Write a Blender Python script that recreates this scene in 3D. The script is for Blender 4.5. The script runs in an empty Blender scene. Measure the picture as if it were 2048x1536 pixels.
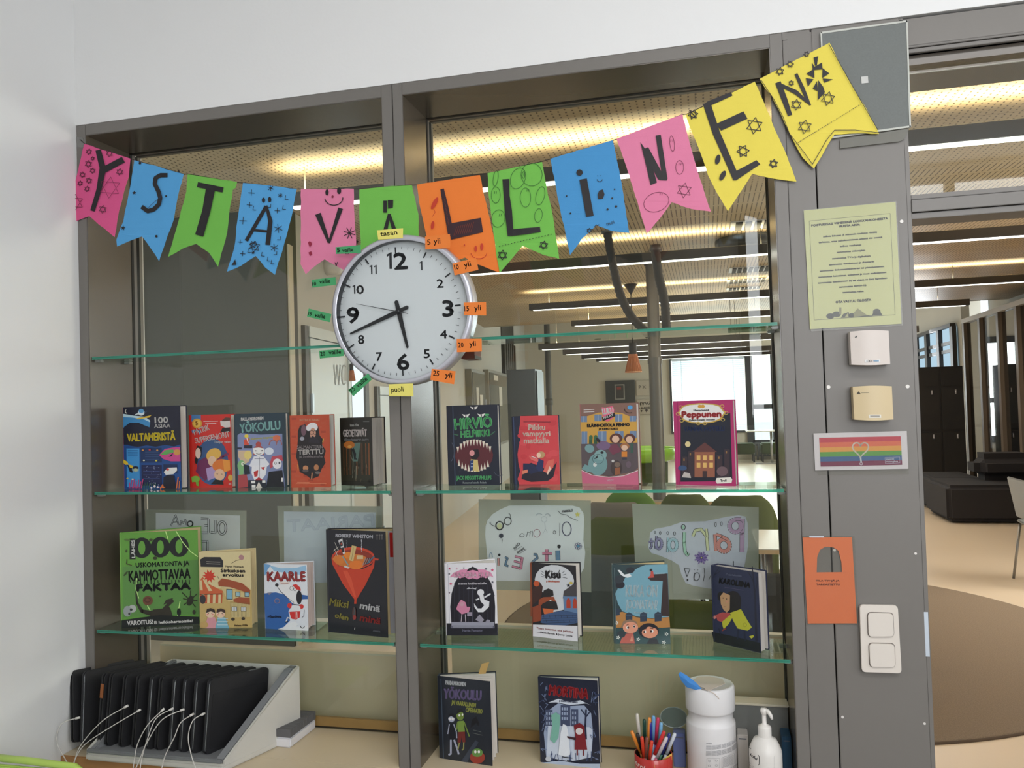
import bpy, bmesh, math, random
from mathutils import Vector, Matrix
from mathutils.geometry import tessellate_polygon

scn = bpy.context.scene
COL = scn.collection
V = Vector

# ---------------------------------------------------------------- camera
EYE = V((0.0, -2.11, 1.60)); FPX = 1600.0
YAW, PITCH, ROLL = -0.23693, 0.0250, -0.030514
FW = V((math.sin(YAW)*math.cos(PITCH), math.cos(YAW)*math.cos(PITCH), math.sin(PITCH)))
_r = V((math.cos(YAW), -math.sin(YAW), 0)); _u = _r.cross(FW)
RT = _r*math.cos(ROLL) + _u*math.sin(ROLL)
UP = -_r*math.sin(ROLL) + _u*math.cos(ROLL)
cam = bpy.data.cameras.new('camera'); camo = bpy.data.objects.new('camera', cam); COL.objects.link(camo)
cam.sensor_width = 36; cam.lens = FPX/2048*36; cam.clip_start = 0.05; cam.clip_end = 200
camo.matrix_world = Matrix(((RT.x, UP.x, -FW.x, EYE.x), (RT.y, UP.y, -FW.y, EYE.y), (RT.z, UP.z, -FW.z, EYE.z), (0, 0, 0, 1)))
scn.camera = camo

def at(px, py, ax, v):
    """surveying: the point of the plane <ax>=v seen at photo pixel px,py"""
    d = FW + RT*((px-1024)/FPX) - UP*((py-768)/FPX)
    i = 'xyz'.index(ax)
    return EYE + d*((v-EYE[i])/d[i])

# ---------------------------------------------------------------- world, exposure, daylight
scn.view_settings.view_transform = 'Standard'
scn.view_settings.look = 'None'
scn.view_settings.exposure = 0.0
scn.view_settings.gamma = 1.0
scn.view_settings.use_curve_mapping = False
w = bpy.data.worlds.new('world'); scn.world = w; w.use_nodes = True
bg = w.node_tree.nodes['Background']; bg.inputs[0].default_value = (0.80, 0.90, 1.0, 1); bg.inputs[1].default_value = 2.2

def area(name, loc, target, sx, sy, power, col=(1, 1, 1), spread=180):
    l = bpy.data.lights.new(name, 'AREA'); l.shape = 'RECTANGLE'; l.size = sx; l.size_y = sy
    l.energy = power; l.color = col; l.spread = math.radians(spread)
    o = bpy.data.objects.new(name, l); COL.objects.link(o); o.location = loc
    d = V(target)-V(loc); o.rotation_euler = d.to_track_quat('-Z', 'Y').to_euler()
    return o
# classroom windows on the right-hand wall, beside and behind the viewer
area('daylight_classroom', (3.38, -2.6, 2.35), (0, -2.6, 2.30), 2.4, 1.1, 15, (0.98, 0.98, 1.0))
area('daylight_classroom', (1.35, -4.26, 2.30), (1.35, 0, 2.25), 2.04, 1.7, 61, (0.99, 0.985, 1.0))
area('classroom_top_fill', (0.9, -1.9, 3.20), (0.9, -1.9, 0), 2.4, 0.5, 31, (1.0, 0.97, 0.94))  # added overhead fill to brighten the upper walls; no known lamp there
# hall windows: far wall and the right side, then an added fill
area('hall_day_and_fill', (0.7, 19.8, 1.6), (0.7, 0, 1.5), 3.6, 2.4, 260, (0.9, 0.95, 1.0))
area('hall_day_and_fill', (4.0, 15.8, 2.0), (-3, 14, 1.2), 3.6, 1.6, 190, (0.9, 0.95, 1.0))
area('hall_day_and_fill', (3.9, 4.2, 1.9), (0.5, 3.4, 0.0), 2.5, 1.5, 100, (1.0, 0.95, 0.88))  # added fill from the right, brightens the floor behind the doorway; no window there

# ---------------------------------------------------------------- materials
def lin(c):
    return tuple(((x/255)/12.92 if x/255 <= 0.04045 else ((x/255+0.055)/1.055)**2.4) for x in c[:3])
MATS = {}
def M(name, rgb, rough=0.5, metal=0.0, noise=0.05, scale=12.0, bump=0.0, spec=0.5, coat=0.0, bscale=None):
    if name in MATS: return MATS[name]
    m = bpy.data.materials.new(name); m.use_nodes = True; nt = m.node_tree; N = nt.nodes; L = nt.links
    b = N['Principled BSDF']; b.inputs['Roughness'].default_value = rough; b.inputs['Metallic'].default_value = metal
    b.inputs['Specular IOR Level'].default_value = spec; b.inputs['Coat Weight'].default_value = coat
    c = lin(rgb)
    tc = N.new('ShaderNodeTexCoord'); no = N.new('ShaderNodeTexNoise'); no.inputs['Scale'].default_value = scale
    no.inputs['Detail'].default_value = 4
    L.new(tc.outputs['Object'], no.inputs['Vector'])
    mx = N.new('ShaderNodeMix'); mx.data_type = 'RGBA'
    mx.inputs[6].default_value = (*[x*(1-noise) for x in c], 1); mx.inputs[7].default_value = (*[min(1, x*(1+noise)) for x in c], 1)
    L.new(no.outputs['Fac'], mx.inputs[0]); L.new(mx.outputs[2], b.inputs['Base Color'])
    if bump:
        n2 = N.new('ShaderNodeTexNoise'); n2.inputs['Scale'].default_value = bscale or scale*10; L.new(tc.outputs['Object'], n2.inputs['Vector'])
        bp = N.new('ShaderNodeBump'); bp.inputs['Strength'].default_value = bump; bp.inputs['Distance'].default_value = 0.002
        L.new(n2.outputs['Fac'], bp.inputs['Height']); L.new(bp.outputs['Normal'], b.inputs['Normal'])
    MATS[name] = m; return m

def emit(name, rgb, s):
    m = bpy.data.materials.new(name); m.use_nodes = True; N = m.node_tree.nodes; N.clear()
    e = N.new('ShaderNodeEmission'); e.inputs[0].default_value = (*lin(rgb), 1); e.inputs[1].default_value = s
    o = N.new('ShaderNodeOutputMaterial'); m.node_tree.links.new(e.outputs[0], o.inputs[0]); MATS[name] = m; return m

def clear(name, tint, gloss_rough=0.0, ior=1.5, haze=0.0, hazecol=(200, 205, 205), boost=1.0):
    """thin clear sheet: see-through with a fresnel reflection, optionally a little milky"""
    m = bpy.data.materials.new(name); m.use_nodes = True; N = m.node_tree.nodes; L = m.node_tree.links; N.clear()
    t = N.new('ShaderNodeBsdfTransparent'); t.inputs[0].default_value = (*lin(tint), 1)
    g = N.new('ShaderNodeBsdfGlossy'); g.inputs['Roughness'].default_value = gloss_rough; g.inputs[0].default_value = (1, 1, 1, 1)
    f = N.new('ShaderNodeFresnel'); f.inputs[0].default_value = ior
    mf = N.new('ShaderNodeMath'); mf.operation = 'MULTIPLY'; mf.inputs[1].default_value = boost; mf.use_clamp = True
    ge = N.new('ShaderNodeNewGeometry'); im = N.new('ShaderNodeMapRange')      # same reflection from either face of the thin sheet
    im.inputs[3].default_value = ior; im.inputs[4].default_value = 1/ior
    L.new(ge.outputs['Backfacing'], im.inputs[0]); L.new(im.outputs[0], f.inputs[0])
    L.new(f.outputs[0], mf.inputs[0])
    x = N.new('ShaderNodeMixShader'); L.new(mf.outputs[0], x.inputs[0])
    base = t
    if haze:
        d = N.new('ShaderNodeBsdfDiffuse'); d.inputs[0].default_value = (*lin(hazecol), 1)
        h = N.new('ShaderNodeMixShader'); h.inputs[0].default_value = haze
        L.new(t.outputs[0], h.inputs[1]); L.new(d.outputs[0], h.inputs[2]); base = h
    L.new(base.outputs[0], x.inputs[1]); L.new(g.outputs[0], x.inputs[2])
    o = N.new('ShaderNodeOutputMaterial'); L.new(x.outputs[0], o.inputs[0]); MATS[name] = m; return m

def printmat(name, rough, coat=0.0):
    m = bpy.data.materials.new(name); m.use_nodes = True; N = m.node_tree.nodes; L = m.node_tree.links
    b = N['Principled BSDF']; b.inputs['Roughness'].default_value = rough; b.inputs['Coat Weight'].default_value = coat
    b.inputs['Coat Roughness'].default_value = 0.12
    a = N.new('ShaderNodeAttribute'); a.attribute_name = 'Col'
    no = N.new('ShaderNodeTexNoise'); no.inputs['Scale'].default_value = 60
    hs = N.new('ShaderNodeHueSaturation'); mr = N.new('ShaderNodeMapRange')
    mr.inputs[3].default_value = 0.94; mr.inputs[4].default_value = 1.05
    L.new(no.outputs['Fac'], mr.inputs[0]); L.new(mr.outputs[0], hs.inputs['Value']); L.new(a.outputs['Color'], hs.inputs['Color'])
    L.new(hs.outputs[0], b.inputs['Base Color']); MATS[name] = m; return m
INK = printmat('printed_ink', 0.55)
GLOSSINK = printmat('printed_cover', 0.38, 0.25)

# ---------------------------------------------------------------- object helpers
def new_obj(name, mesh, parent=None, loc=None, kind=None):
    o = bpy.data.objects.new(name, mesh); COL.objects.link(o)
    if parent: o.parent = parent
    if loc is not None: o.location = loc
    if kind: o['kind'] = kind
    return o
def thing(name, label, cat, loc=(0, 0, 0), rz=0, group=None):
    o = bpy.data.objects.new(name, None); COL.objects.link(o); o.location = loc; o.rotation_euler = (0, 0, rz)
    o.empty_display_size = 0.05
    o['label'] = label; o['category'] = cat
    if group: o['group'] = group
    return o
def tag(o, label, cat, group=None):
    o['label'] = label; o['category'] = cat
    if group: o['group'] = group
    return o
def dup(root, label, loc=None, rz=None, name=None):
    r = root.copy(); COL.objects.link(r); r['label'] = label
    if loc is not None: r.location = loc
    if rz is not None: r.rotation_euler = (0, 0, rz)
    for ch in list(root.children):
        c = ch.copy(); COL.objects.link(c); c.parent = r
        for g in ch.children:
            d = g.copy(); COL.objects.link(d); d.parent = c
    return r

class MB:
    """mesh collector; off = world position of the owner, subtracted from world-authored points"""
    def __init__(s, off=(0, 0, 0)):
        s.v = []; s.f = []; s.sm = []; s.off = V(off); s.c = []
    def _add(s, vs, fs, smooth=False, col=None):
        n = len(s.v); s.v += [V(p)-s.off for p in vs]
        for f in fs: s.f.append([n+i for i in f]); s.sm.append(smooth); s.c.append(col)
        return s
    def box(s, a, b, col=None):
        x0, x1 = sorted((a[0], b[0])); y0, y1 = sorted((a[1], b[1])); z0, z1 = sorted((a[2], b[2]))
        vs = [(x0, y0, z0), (x1, y0, z0), (x1, y1, z0), (x0, y1, z0), (x0, y0, z1), (x1, y0, z1), (x1, y1, z1), (x0, y1, z1)]
        return s._add(vs, [(0, 3, 2, 1), (4, 5, 6, 7), (0, 1, 5, 4), (1, 2, 6, 5), (2, 3, 7, 6), (3, 0, 4, 7)], col=col)
    def obox(s, o, u, v, n, col=None):
        """box spanned by three edge vectors from corner o"""
        o, u, v, n = V(o), V(u), V(v), V(n)
        vs = [o, o+u, o+u+v, o+v, o+n, o+u+n, o+u+v+n, o+v+n]
        return s._add(vs, [(0, 3, 2, 1), (4, 5, 6, 7), (0, 1, 5, 4), (1, 2, 6, 5), (2, 3, 7, 6), (3, 0, 4, 7)], col=col)
    def prism(s, pts, n, col=None, smooth=False):
        """closed outline pts (3-D, planar) extruded by vector n"""
        pts = [V(p) for p in pts]; n = V(n); k = len(pts)
        vs = pts+[p+n for p in pts]
        tri = tessellate_polygon([pts])
        fs = [tuple(t) for t in tri]+[tuple(i+k for i in reversed(t)) for t in tri]
        s._add(vs, fs, False, col)
        b = len(s.v)-2*k
        for i in range(k):
            j = (i+1) % k; s.f.append([b+i, b+j, b+j+k, b+i+k]); s.sm.append(smooth); s.c.append(col)
        return s
    def lathe(s, prof, c=(0, 0, 0), seg=32, smooth=True, col=None, arc=2*math.pi):
        c = V(c); vs = []; fs = []; full = abs(arc-2*math.pi) < 1e-6; ns = seg if full else seg+1
        for r, z in prof:
            for i in range(ns):
                a = arc*i/seg; vs.append(c+V((r*math.cos(a), r*math.sin(a), z)))
        for j in range(len(prof)-1):
            for i in range(seg):
                k = (i+1) % ns
                fs.append((j*ns+i, j*ns+k, (j+1)*ns+k, (j+1)*ns+i))
        return s._add(vs, fs, smooth, col)
    def tube(s, pts, r, seg=8, col=None, cap=True):
        pts = [V(p) for p in pts]; vs = []; fs = []; prev = None
        for i, p in enumerate(pts):
            t = (pts[min(i+1, len(pts)-1)]-pts[max(i-1, 0)]).normalized()
            if prev is None:
                a = V((0, 0, 1)) if abs(t.z) < 0.9 else V((1, 0, 0)); prev = t.cross(a).normalized()
            prev = (prev-t*prev.dot(t)).normalized(); b = t.cross(prev)
            rr = r[i] if isinstance(r, (list, tuple)) else r
            for k in range(seg):
                a = 2*math.pi*k/seg; vs.append(p+prev*rr*math.cos(a)+b*rr*math.sin(a))
        for i in range(len(pts)-1):
            for k in range(seg):
                l = (k+1) % seg; fs.append((i*seg+k, i*seg+l, (i+1)*seg+l, (i+1)*seg+k))
        s._add(vs, fs, True, col)
        if cap:
            b = len(s.v)-len(vs)
            s.f.append([b+k for k in reversed(range(seg))]); s.f.append([b+len(vs)-seg+k for k in range(seg)]); s.sm += [False]*2; s.c += [col]*2
        return s
    def build(s, name, mat, parent=None, loc=None, kind=None, bevel=0.0, seg=2):
        me = bpy.data.meshes.new(name); me.from_pydata([tuple(p) for p in s.v], [], s.f)
        me.polygons.foreach_set('use_smooth', s.sm)
        bm = bmesh.new(); bm.from_mesh(me)
        if bevel:
            bmesh.ops.remove_doubles(bm, verts=bm.verts, dist=1e-6)
        bmesh.ops.recalc_face_normals(bm, faces=bm.faces)
        if bevel:
            ed = [e for e in bm.edges if len(e.link_faces) == 2 and e.calc_face_angle(0) > 0.6]
            bmesh.ops.bevel(bm, geom=ed, offset=bevel, segments=seg, affect='EDGES', clamp_overlap=True)
            for f in bm.faces: f.smooth = False
        bm.to_mesh(me); bm.free()
        if any(c is not None for c in s.c) and not bevel:
            ca = me.attributes.new('Col', 'FLOAT_COLOR', 'FACE')
            for i, c in enumerate(s.c): ca.data[i].color = (*lin(c or (128, 128, 128)), 1)
        me.materials.append(mat)
        return new_obj(name, me, parent, loc, kind)

def rrect(w, h, r, n=4, cx=0, cy=0):
    pts = []
    for (sx, sy, a0) in ((1, 1, 0), (-1, 1, 90), (-1, -1, 180), (1, -1, 270)):
        for i in range(n+1):
            a = math.radians(a0+90*i/n); pts.append((cx+sx*(w/2-r)+r*math.cos(a), cy+sy*(h/2-r)+r*math.sin(a)))
    return pts

# ---------------------------------------------------------------- flat print (lettering, drawings) laid on a real surface
_txt = {}
def glyphs(body):
    if body in _txt: return _txt[body]
    c = bpy.data.curves.new('t', 'FONT'); c.body = body; c.resolution_u = 2
    o = bpy.data.objects.new('t', c); COL.objects.link(o)
    dg = bpy.context.evaluated_depsgraph_get(); dg.update()
    me = bpy.data.meshes.new_from_object(o.evaluated_get(dg))
    vs = [(v.co.x, v.co.y) for v in me.vertices]; fs = [list(p.vertices) for p in me.polygons]
    bpy.data.objects.remove(o); bpy.data.curves.remove(c); bpy.data.meshes.remove(me)
    x0 = min(v[0] for v in vs); x1 = max(v[0] for v in vs)
    _txt[body] = ([((x-x0)/(x1-x0), y/0.72) for x, y in vs], fs); return _txt[body]

class Art:
    def cut(s): s.marks = len(s.f); return s
    def __init__(s, fn, n, off=(0, 0, 0), eps=0.00007, base=0.0004):
        s.fn = fn; s.n = V(n); s.off = V(off); s.eps = eps; s.base = base; s.k = 0; s.v = []; s.f = []; s.c = []
    def _put(s, pts, faces, col, same=False):
        if not same: s.k += 1
        n = len(s.v); d = s.n*(s.base+s.eps*s.k)
        s.v += [V(s.fn(*p))+d-s.off for p in pts]
        for f in faces: s.f.append([n+i for i in f]); s.c.append(col)
    def poly(s, pts, col, same=False):
        t = tessellate_polygon([[V((x, y, 0)) for x, y in pts]])
        s._put(pts, [tuple(a) for a in t], col, same); return s
    def rect(s, x0, y0, x1, y1, col, same=False): return s.poly([(x0, y0), (x1, y0), (x1, y1), (x0, y1)], col, same)
    def ell(s, cx, cy, rx, ry, col, rot=0, n=18, same=False):
        c, q = math.cos(math.radians(rot)), math.sin(math.radians(rot)); pts = []
        for i in range(n):
            a = 2*math.pi*i/n; x, y = rx*math.cos(a), ry*math.sin(a); pts.append((cx+x*c-y*q, cy+x*q+y*c))
        s._put(pts, [list(range(n))], col, same); return s
    def line(s, pts, w, col, closed=False, same=False, cap=True):
        if closed: pts = list(pts)+[pts[0]]
        if not same: s.k += 1
        for i in range(len(pts)-1):
            (x0, y0), (x1, y1) = pts[i], pts[i+1]; l = math.hypot(x1-x0, y1-y0) or 1e-6
            w0 = w[i] if isinstance(w, (list, tuple)) else w; w1 = w[i+1] if isinstance(w, (list, tuple)) else w
            nx, ny = -(y1-y0)/l/2, (x1-x0)/l/2
            s._put([(x0+nx*w0, y0+ny*w0), (x1+nx*w1, y1+ny*w1), (x1-nx*w1, y1-ny*w1), (x0-nx*w0, y0-ny*w0)], [(0, 1, 2, 3)], col, True)
            if cap and i > 0: s.ell(x0, y0, w0/2, w0/2, col, n=8, same=True)
        return s
    def ring(s, cx, cy, rx, ry, w, col, rot=0, n=18, a0=0, a1=360):
        c, q = math.cos(math.radians(rot)), math.sin(math.radians(rot)); pts = []
        for i in range(n+1):
            a = math.radians(a0+(a1-a0)*i/n); x, y = rx*math.cos(a), ry*math.sin(a); pts.append((cx+x*c-y*q, cy+x*q+y*c))
        return s.line(pts, w, col, cap=False)
    def star6(s, cx, cy, r, w, col, rot=0):
        for k in (0, 180):
            s.line([(cx+r*math.sin(math.radians(rot+k+120*i)), cy-r*math.cos(math.radians(rot+k+120*i))) for i in range(3)], w, col, closed=True, cap=False)
        return s
    def star5(s, cx, cy, r, col, rot=0):
        pts = []
        for i in range(10):
            q = r if i % 2 == 0 else r*0.42; a = math.radians(rot+36*i); pts.append((cx+q*math.sin(a), cy-q*math.cos(a)))
        return s.poly(pts, col)
    def text(s, body, x0, y0, x1, y1, h, col, bold=0.0, flip=False, wob=0.0):
        """baseline from (x0,y0) to (x1,y1) in drawing units, capital height h; flip = seen from behind"""
        vs, fs = glyphs(body); l = math.hypot(x1-x0, y1-y0); ux, uy = (x1-x0)/l, (y1-y0)/l
        s.k += 1
        offs = [(0, 0)] if not bold else [(-bold, 0), (bold, 0), (0, bold), (0, -bold)]
        for dx, dy in offs:
            pts = []
            for a, b in vs:
                if flip: a = 1-a
                X = a*l; Y = b*h+wob*math.sin(a*23)
                pts.append((x0+ux*X+uy*Y+dx, y0+uy*X-ux*Y+dy))
            s._put(pts, fs, col, True)
        return s
    def build(s, name, parent=None, mat=None, f0=0, f1=None, kind=None):
        if f0 or f1 is not None:
            F = s.f[f0:f1]; used = sorted({i for q in F for i in q}); mp = {k: i for i, k in enumerate(used)}
            t = Art(s.fn, s.n); t.v = [s.v[i] for i in used]; t.f = [[mp[i] for i in q] for q in F]; t.c = s.c[f0:f1]
            return t.build(name, parent, mat, kind=kind)
        me = bpy.data.meshes.new(name); me.from_pydata([tuple(p) for p in s.v], [], s.f)
        ca = me.attributes.new('Col', 'FLOAT_COLOR', 'FACE')
        flat = []
        for c in s.c: flat += [*lin(c), 1]
        ca.data.foreach_set('color', flat)
        me.materials.append(mat or INK)
        return new_obj(name, me, parent, kind=kind)

def crop(x0, y0, sc, ax, v):
    """drawing units of an enlarged detail -> point of a wall plane"""
    return lambda a, b: at(x0+a/sc, y0+b/sc, ax, v)

def homog(q):
    """map from drawing units to unit square, corners q = TL,TR,BR,BL"""
    import numpy as np
    A = []; B = []
    for (x, y), (X, Y) in zip(q, ((0, 1), (1, 1), (1, 0), (0, 0))):
        A += [[x, y, 1, 0, 0, 0, -X*x, -X*y], [0, 0, 0, x, y, 1, -Y*x, -Y*y]]; B += [X, Y]
    h = np.linalg.solve(np.array(A, float), np.array(B, float))
    def f(x, y):
        w_ = h[6]*x+h[7]*y+1; return ((h[0]*x+h[1]*y+h[2])/w_, (h[3]*x+h[4]*y+h[5])/w_)
    return f
# ================================================================ the setting
X0, X1, X2, X3, X4, X5, X6, X7, X8 = -1.895, -1.861, -0.866, -0.8335, -0.803, 0.189, 0.220, 0.288, 0.503
ZL, ZI, ZT = 0.60, 2.483, 2.517
D1, DG = 0.195, 0.225          # lining depth to the gasket, glass plane
frame_m = M('grey_lacquer', (120, 116, 111), 0.42, noise=0.03, scale=3, bump=0.05)
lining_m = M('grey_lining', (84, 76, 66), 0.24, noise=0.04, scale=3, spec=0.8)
gasket_m = M('black_gasket', (14, 12, 11), 0.6)
white_m = M('white_wall_paint', (236, 236, 235), 0.85, noise=0.02, scale=2, bump=0.15, bscale=90)
wood_m = M('oak_edge', (178, 128, 78), 0.5, noise=0.15, scale=14)
ledge_m = M('cream_laminate', (214, 198, 168), 0.4, noise=0.03, scale=4)

def struct(name, mb, mat, parent=None, **k):
    return mb.build(name, mat, parent, kind=None if parent else 'structure', **k)
struct('wall_left', MB().box((X0-0.15, -4.35, 0), (X0, 0.30, 3.25)), white_m)
struct('wall_front', MB().box((X0, -0.002, ZT), (4, 0.30, 3.25)).box((X0, 0.02, 0), (X8, 0.30, ZL-0.045)).box((1.55, 0.0, 0), (4, 0.30, ZT)), white_m)
struct('ceiling', MB().box((X0-0.15, -4.35, 3.25), (4, 0.3, 3.35)), white_m)
floorm = M('classroom_vinyl', (112, 104, 94), 0.45, noise=0.05)
struct('floor', MB().box((X0-0.15, -4.35, -0.1), (4, 0.0, 0)), floorm)
# right wall and back wall with window openings
def wall_holes(mb, plane, u0, u1, z0, z1, holes, t0, t1):
    """wall in plane axis ('x' or 'y') spanning u0..u1, z0..z1 with rectangular openings"""
    us = sorted({u0, u1, *[h[0] for h in holes], *[h[1] for h in holes]}); zs = sorted({z0, z1, *[h[2] for h in holes], *[h[3] for h in holes]})
    for i in range(len(us)-1):
        for j in range(len(zs)-1):
            cu, cz = (us[i]+us[i+1])/2, (zs[j]+zs[j+1])/2
            if any(h[0] < cu < h[1] and h[2] < cz < h[3] for h in holes): continue
            if plane == 'x': mb.box((t0, us[i], zs[j]), (t1, us[i+1], zs[j+1]))
            else: mb.box((us[i], t0, zs[j]), (us[i+1], t1, zs[j+1]))
    return mb
struct('wall_right', wall_holes(MB(), 'x', -4.35, 0, 0, 3.25, [(-3.8, -1.4, 1.75, 2.95)], 3.4, 3.55), white_m)
struct('wall_back', wall_holes(MB(), 'y', X0-0.15, 3.4, 0, 3.25, [(0.33, 2.37, 1.40, 3.15)], -4.35, -4.2), white_m)
w0 = bpy.data.objects.new('window_0', None); COL.objects.link(w0); w0['kind'] = 'structure'
wb = MB()
for wx in (0.30, 0.455, 1.1, 1.75, 2.34): wb.box((wx, -4.22, 1.40), (wx+0.06, -4.16, 3.15))
for wz in (1.37, 3.12): wb.box((0.30, -4.22, wz), (2.4, -4.16, wz+0.06))
wb.build('window_frame', M('classroom_window_frame', (60, 60, 62), 0.5), w0)

# casing of the display niche
Z0 = 0.0
def post(name, xa, xb, y0=0.0, y1=DG, z0=Z0, z1=ZT, mat=None): return struct(name, MB().box((xa, y0, z0), (xb, y1, z1)), mat or frame_m, bevel=0.0012)
p1 = post('trim_1', X0, X1)
p2 = post('trim_2', X2, X3-0.0012); p3 = post('trim_3', X3+0.0012, X4)
p4 = post('trim_4', X5, X6-0.0006); p5 = post('trim_5', X6+0.0006, X7-0.0018, 0.0015)
p6 = post('trim_6', X7+0.0018, 0.4925, 0.0025); p7 = post('trim_7', 0.4925, X8, 0.0045)
struct('trim_8', MB().box((X1, 0, ZI), (X2, DG, ZT)), frame_m, bevel=0.001)
struct('trim_9', MB().box((X4, 0, ZI), (X5, DG, ZT)), frame_m, bevel=0.001)
struct('trim_10', MB().box((X6+0.015, 0.0045, 2.445), (1.56, DG, 2.512)), frame_m, bevel=0.001)
for a in (p2, p3): pass
# recessed light-grey header strip beside the corner board
struct('trim_11', MB().box((X6, 0.0, ZT-0.02), (X6+0.012, 0.012, ZT+0.001)), frame_m)
# linings (a different, slightly shinier sheet) and gaskets
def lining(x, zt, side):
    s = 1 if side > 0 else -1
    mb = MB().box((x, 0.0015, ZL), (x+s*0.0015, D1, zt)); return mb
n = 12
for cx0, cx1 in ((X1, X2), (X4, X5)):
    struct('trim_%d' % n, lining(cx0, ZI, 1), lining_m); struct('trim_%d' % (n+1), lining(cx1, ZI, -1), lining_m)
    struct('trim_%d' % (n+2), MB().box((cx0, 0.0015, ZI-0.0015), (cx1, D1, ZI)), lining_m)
    g = 0.011
    struct('trim_%d' % (n+3), MB().box((cx0, D1, ZL), (cx0+0.003, D1+g, ZI)).box((cx1-0.003, D1, ZL), (cx1, D1+g, ZI)).box((cx0, D1, ZI-0.003), (cx1, D1+g, ZI)), gasket_m)
    n += 4
# glazed panes
glass_m = clear('pane_glass', (247, 250, 247), 0.0, 1.42, boost=0.8)
for i, (a, b) in enumerate(((X1, X2), (X4, X5))):
    wn = bpy.data.objects.new('window_%d' % (i+1), None); COL.objects.link(wn); wn['kind'] = 'structure'
    MB().box((a, DG, ZL), (b, DG+0.006, ZI)).build('pane', glass_m, wn)
    MB().box((a-0.01, DG+0.006, ZL), (a+0.005, DG+0.02, ZI)).box((b-0.005, DG+0.006, ZL), (b+0.01, DG+0.02, ZI)).box((a, DG+0.006, ZI-0.002), (b, DG+0.02, ZI+0.02)).build('glazing_frame', frame_m, wn)
    MB().box((a, DG-0.010, ZL+0.006), (b, DG, ZL+0.034)).build('glazing_bead', M('varnished_bead', (150, 120, 70), 0.4, noise=0.1, scale=20), wn); MB().box((a, DG-0.008, ZL), (b, DG, ZL+0.0058)).build('bead_gap', M('dark_joint', (44, 36, 22), 0.7), wn)
# ledge boards
for i, (a, b) in enumerate(((X1, X2), (X4, X5))):
    yf = -0.012
    l = struct('trim_%d' % (20+i), MB().box((a, yf, ZL-0.022), (b, DG-0.012, ZL)), ledge_m, bevel=0.0015)
    MB().box((a, yf-0.012, ZL-0.045), (b, yf, ZL-0.0015)).build('front_edge', wood_m, l)
# doorway right of the panel: header, transom bar, transom pane
hz = lambda y, yy=0.0: at(1818, y, 'y', yy).z
DX = 1.55
struct('trim_22', MB().box((X8, 0.02, hz(103)), (DX, DG, 2.446)), frame_m)
struct('trim_23', MB().box((X8, 0.006, hz(94)), (DX, 0.03, hz(81))).box((X8, 0.010, hz(103)), (DX, 0.03, hz(95))), frame_m, bevel=0.001)
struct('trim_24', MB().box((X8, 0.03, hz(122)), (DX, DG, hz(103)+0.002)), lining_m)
tz = lambda y: at(1825, y, 'y', 0.0).z
struct('trim_25', MB().box((X8, 0.0, tz(424)), (DX, 0.10, tz(400))).box((X8, 0.004, tz(398.5)), (DX, 0.10, tz(389))).box((X8, 0.008, tz(437)), (DX, 0.10, tz(425.5))), frame_m, bevel=0.001)
tw = bpy.data.objects.new('window_3', None); COL.objects.link(tw); tw['kind'] = 'structure'
MB().box((X8, 0.05, tz(392)), (DX, 0.056, hz(122)+0.01)).build('pane', glass_m, tw)
post('trim_26', DX, DX+0.06)
MB().box((at(1853, 1225, 'y', 0.0).x-0.008, 0.0035, at(1853, 1314, 'y', 0).z), (at(1853, 1225, 'y', 0.0).x+0.004, 0.0055, at(1853, 1225, 'y', 0).z)).build('strike_plate', M('brushed_steel', (214, 224, 234), 0.45, 0.6), p7)
# screws and caps on the grey panel (parts of the panel)
white_pl = M('white_plastic', (228, 224, 218), 0.35, noise=0.01)
for (sx, sy, r) in ((1657, 774, 0.0045), (1815, 773, 0.0045), (1803, 443, 0.0042), (1669, 1100, 0.0035), (1685, 1434, 0.0032), (1849, 1447, 0.003), (1831, 1107, 0.003)):
    c = at(sx, sy, 'y', 0.0025)
    m = MB(); pts = [(c.x+r*math.cos(a*math.pi/6), 0.0025, c.z+r*math.sin(a*math.pi/6)) for a in range(12)]
    m.prism(pts, (0, -0.0012, 0)); m.build('screw_cap', white_pl, p6)

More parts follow.
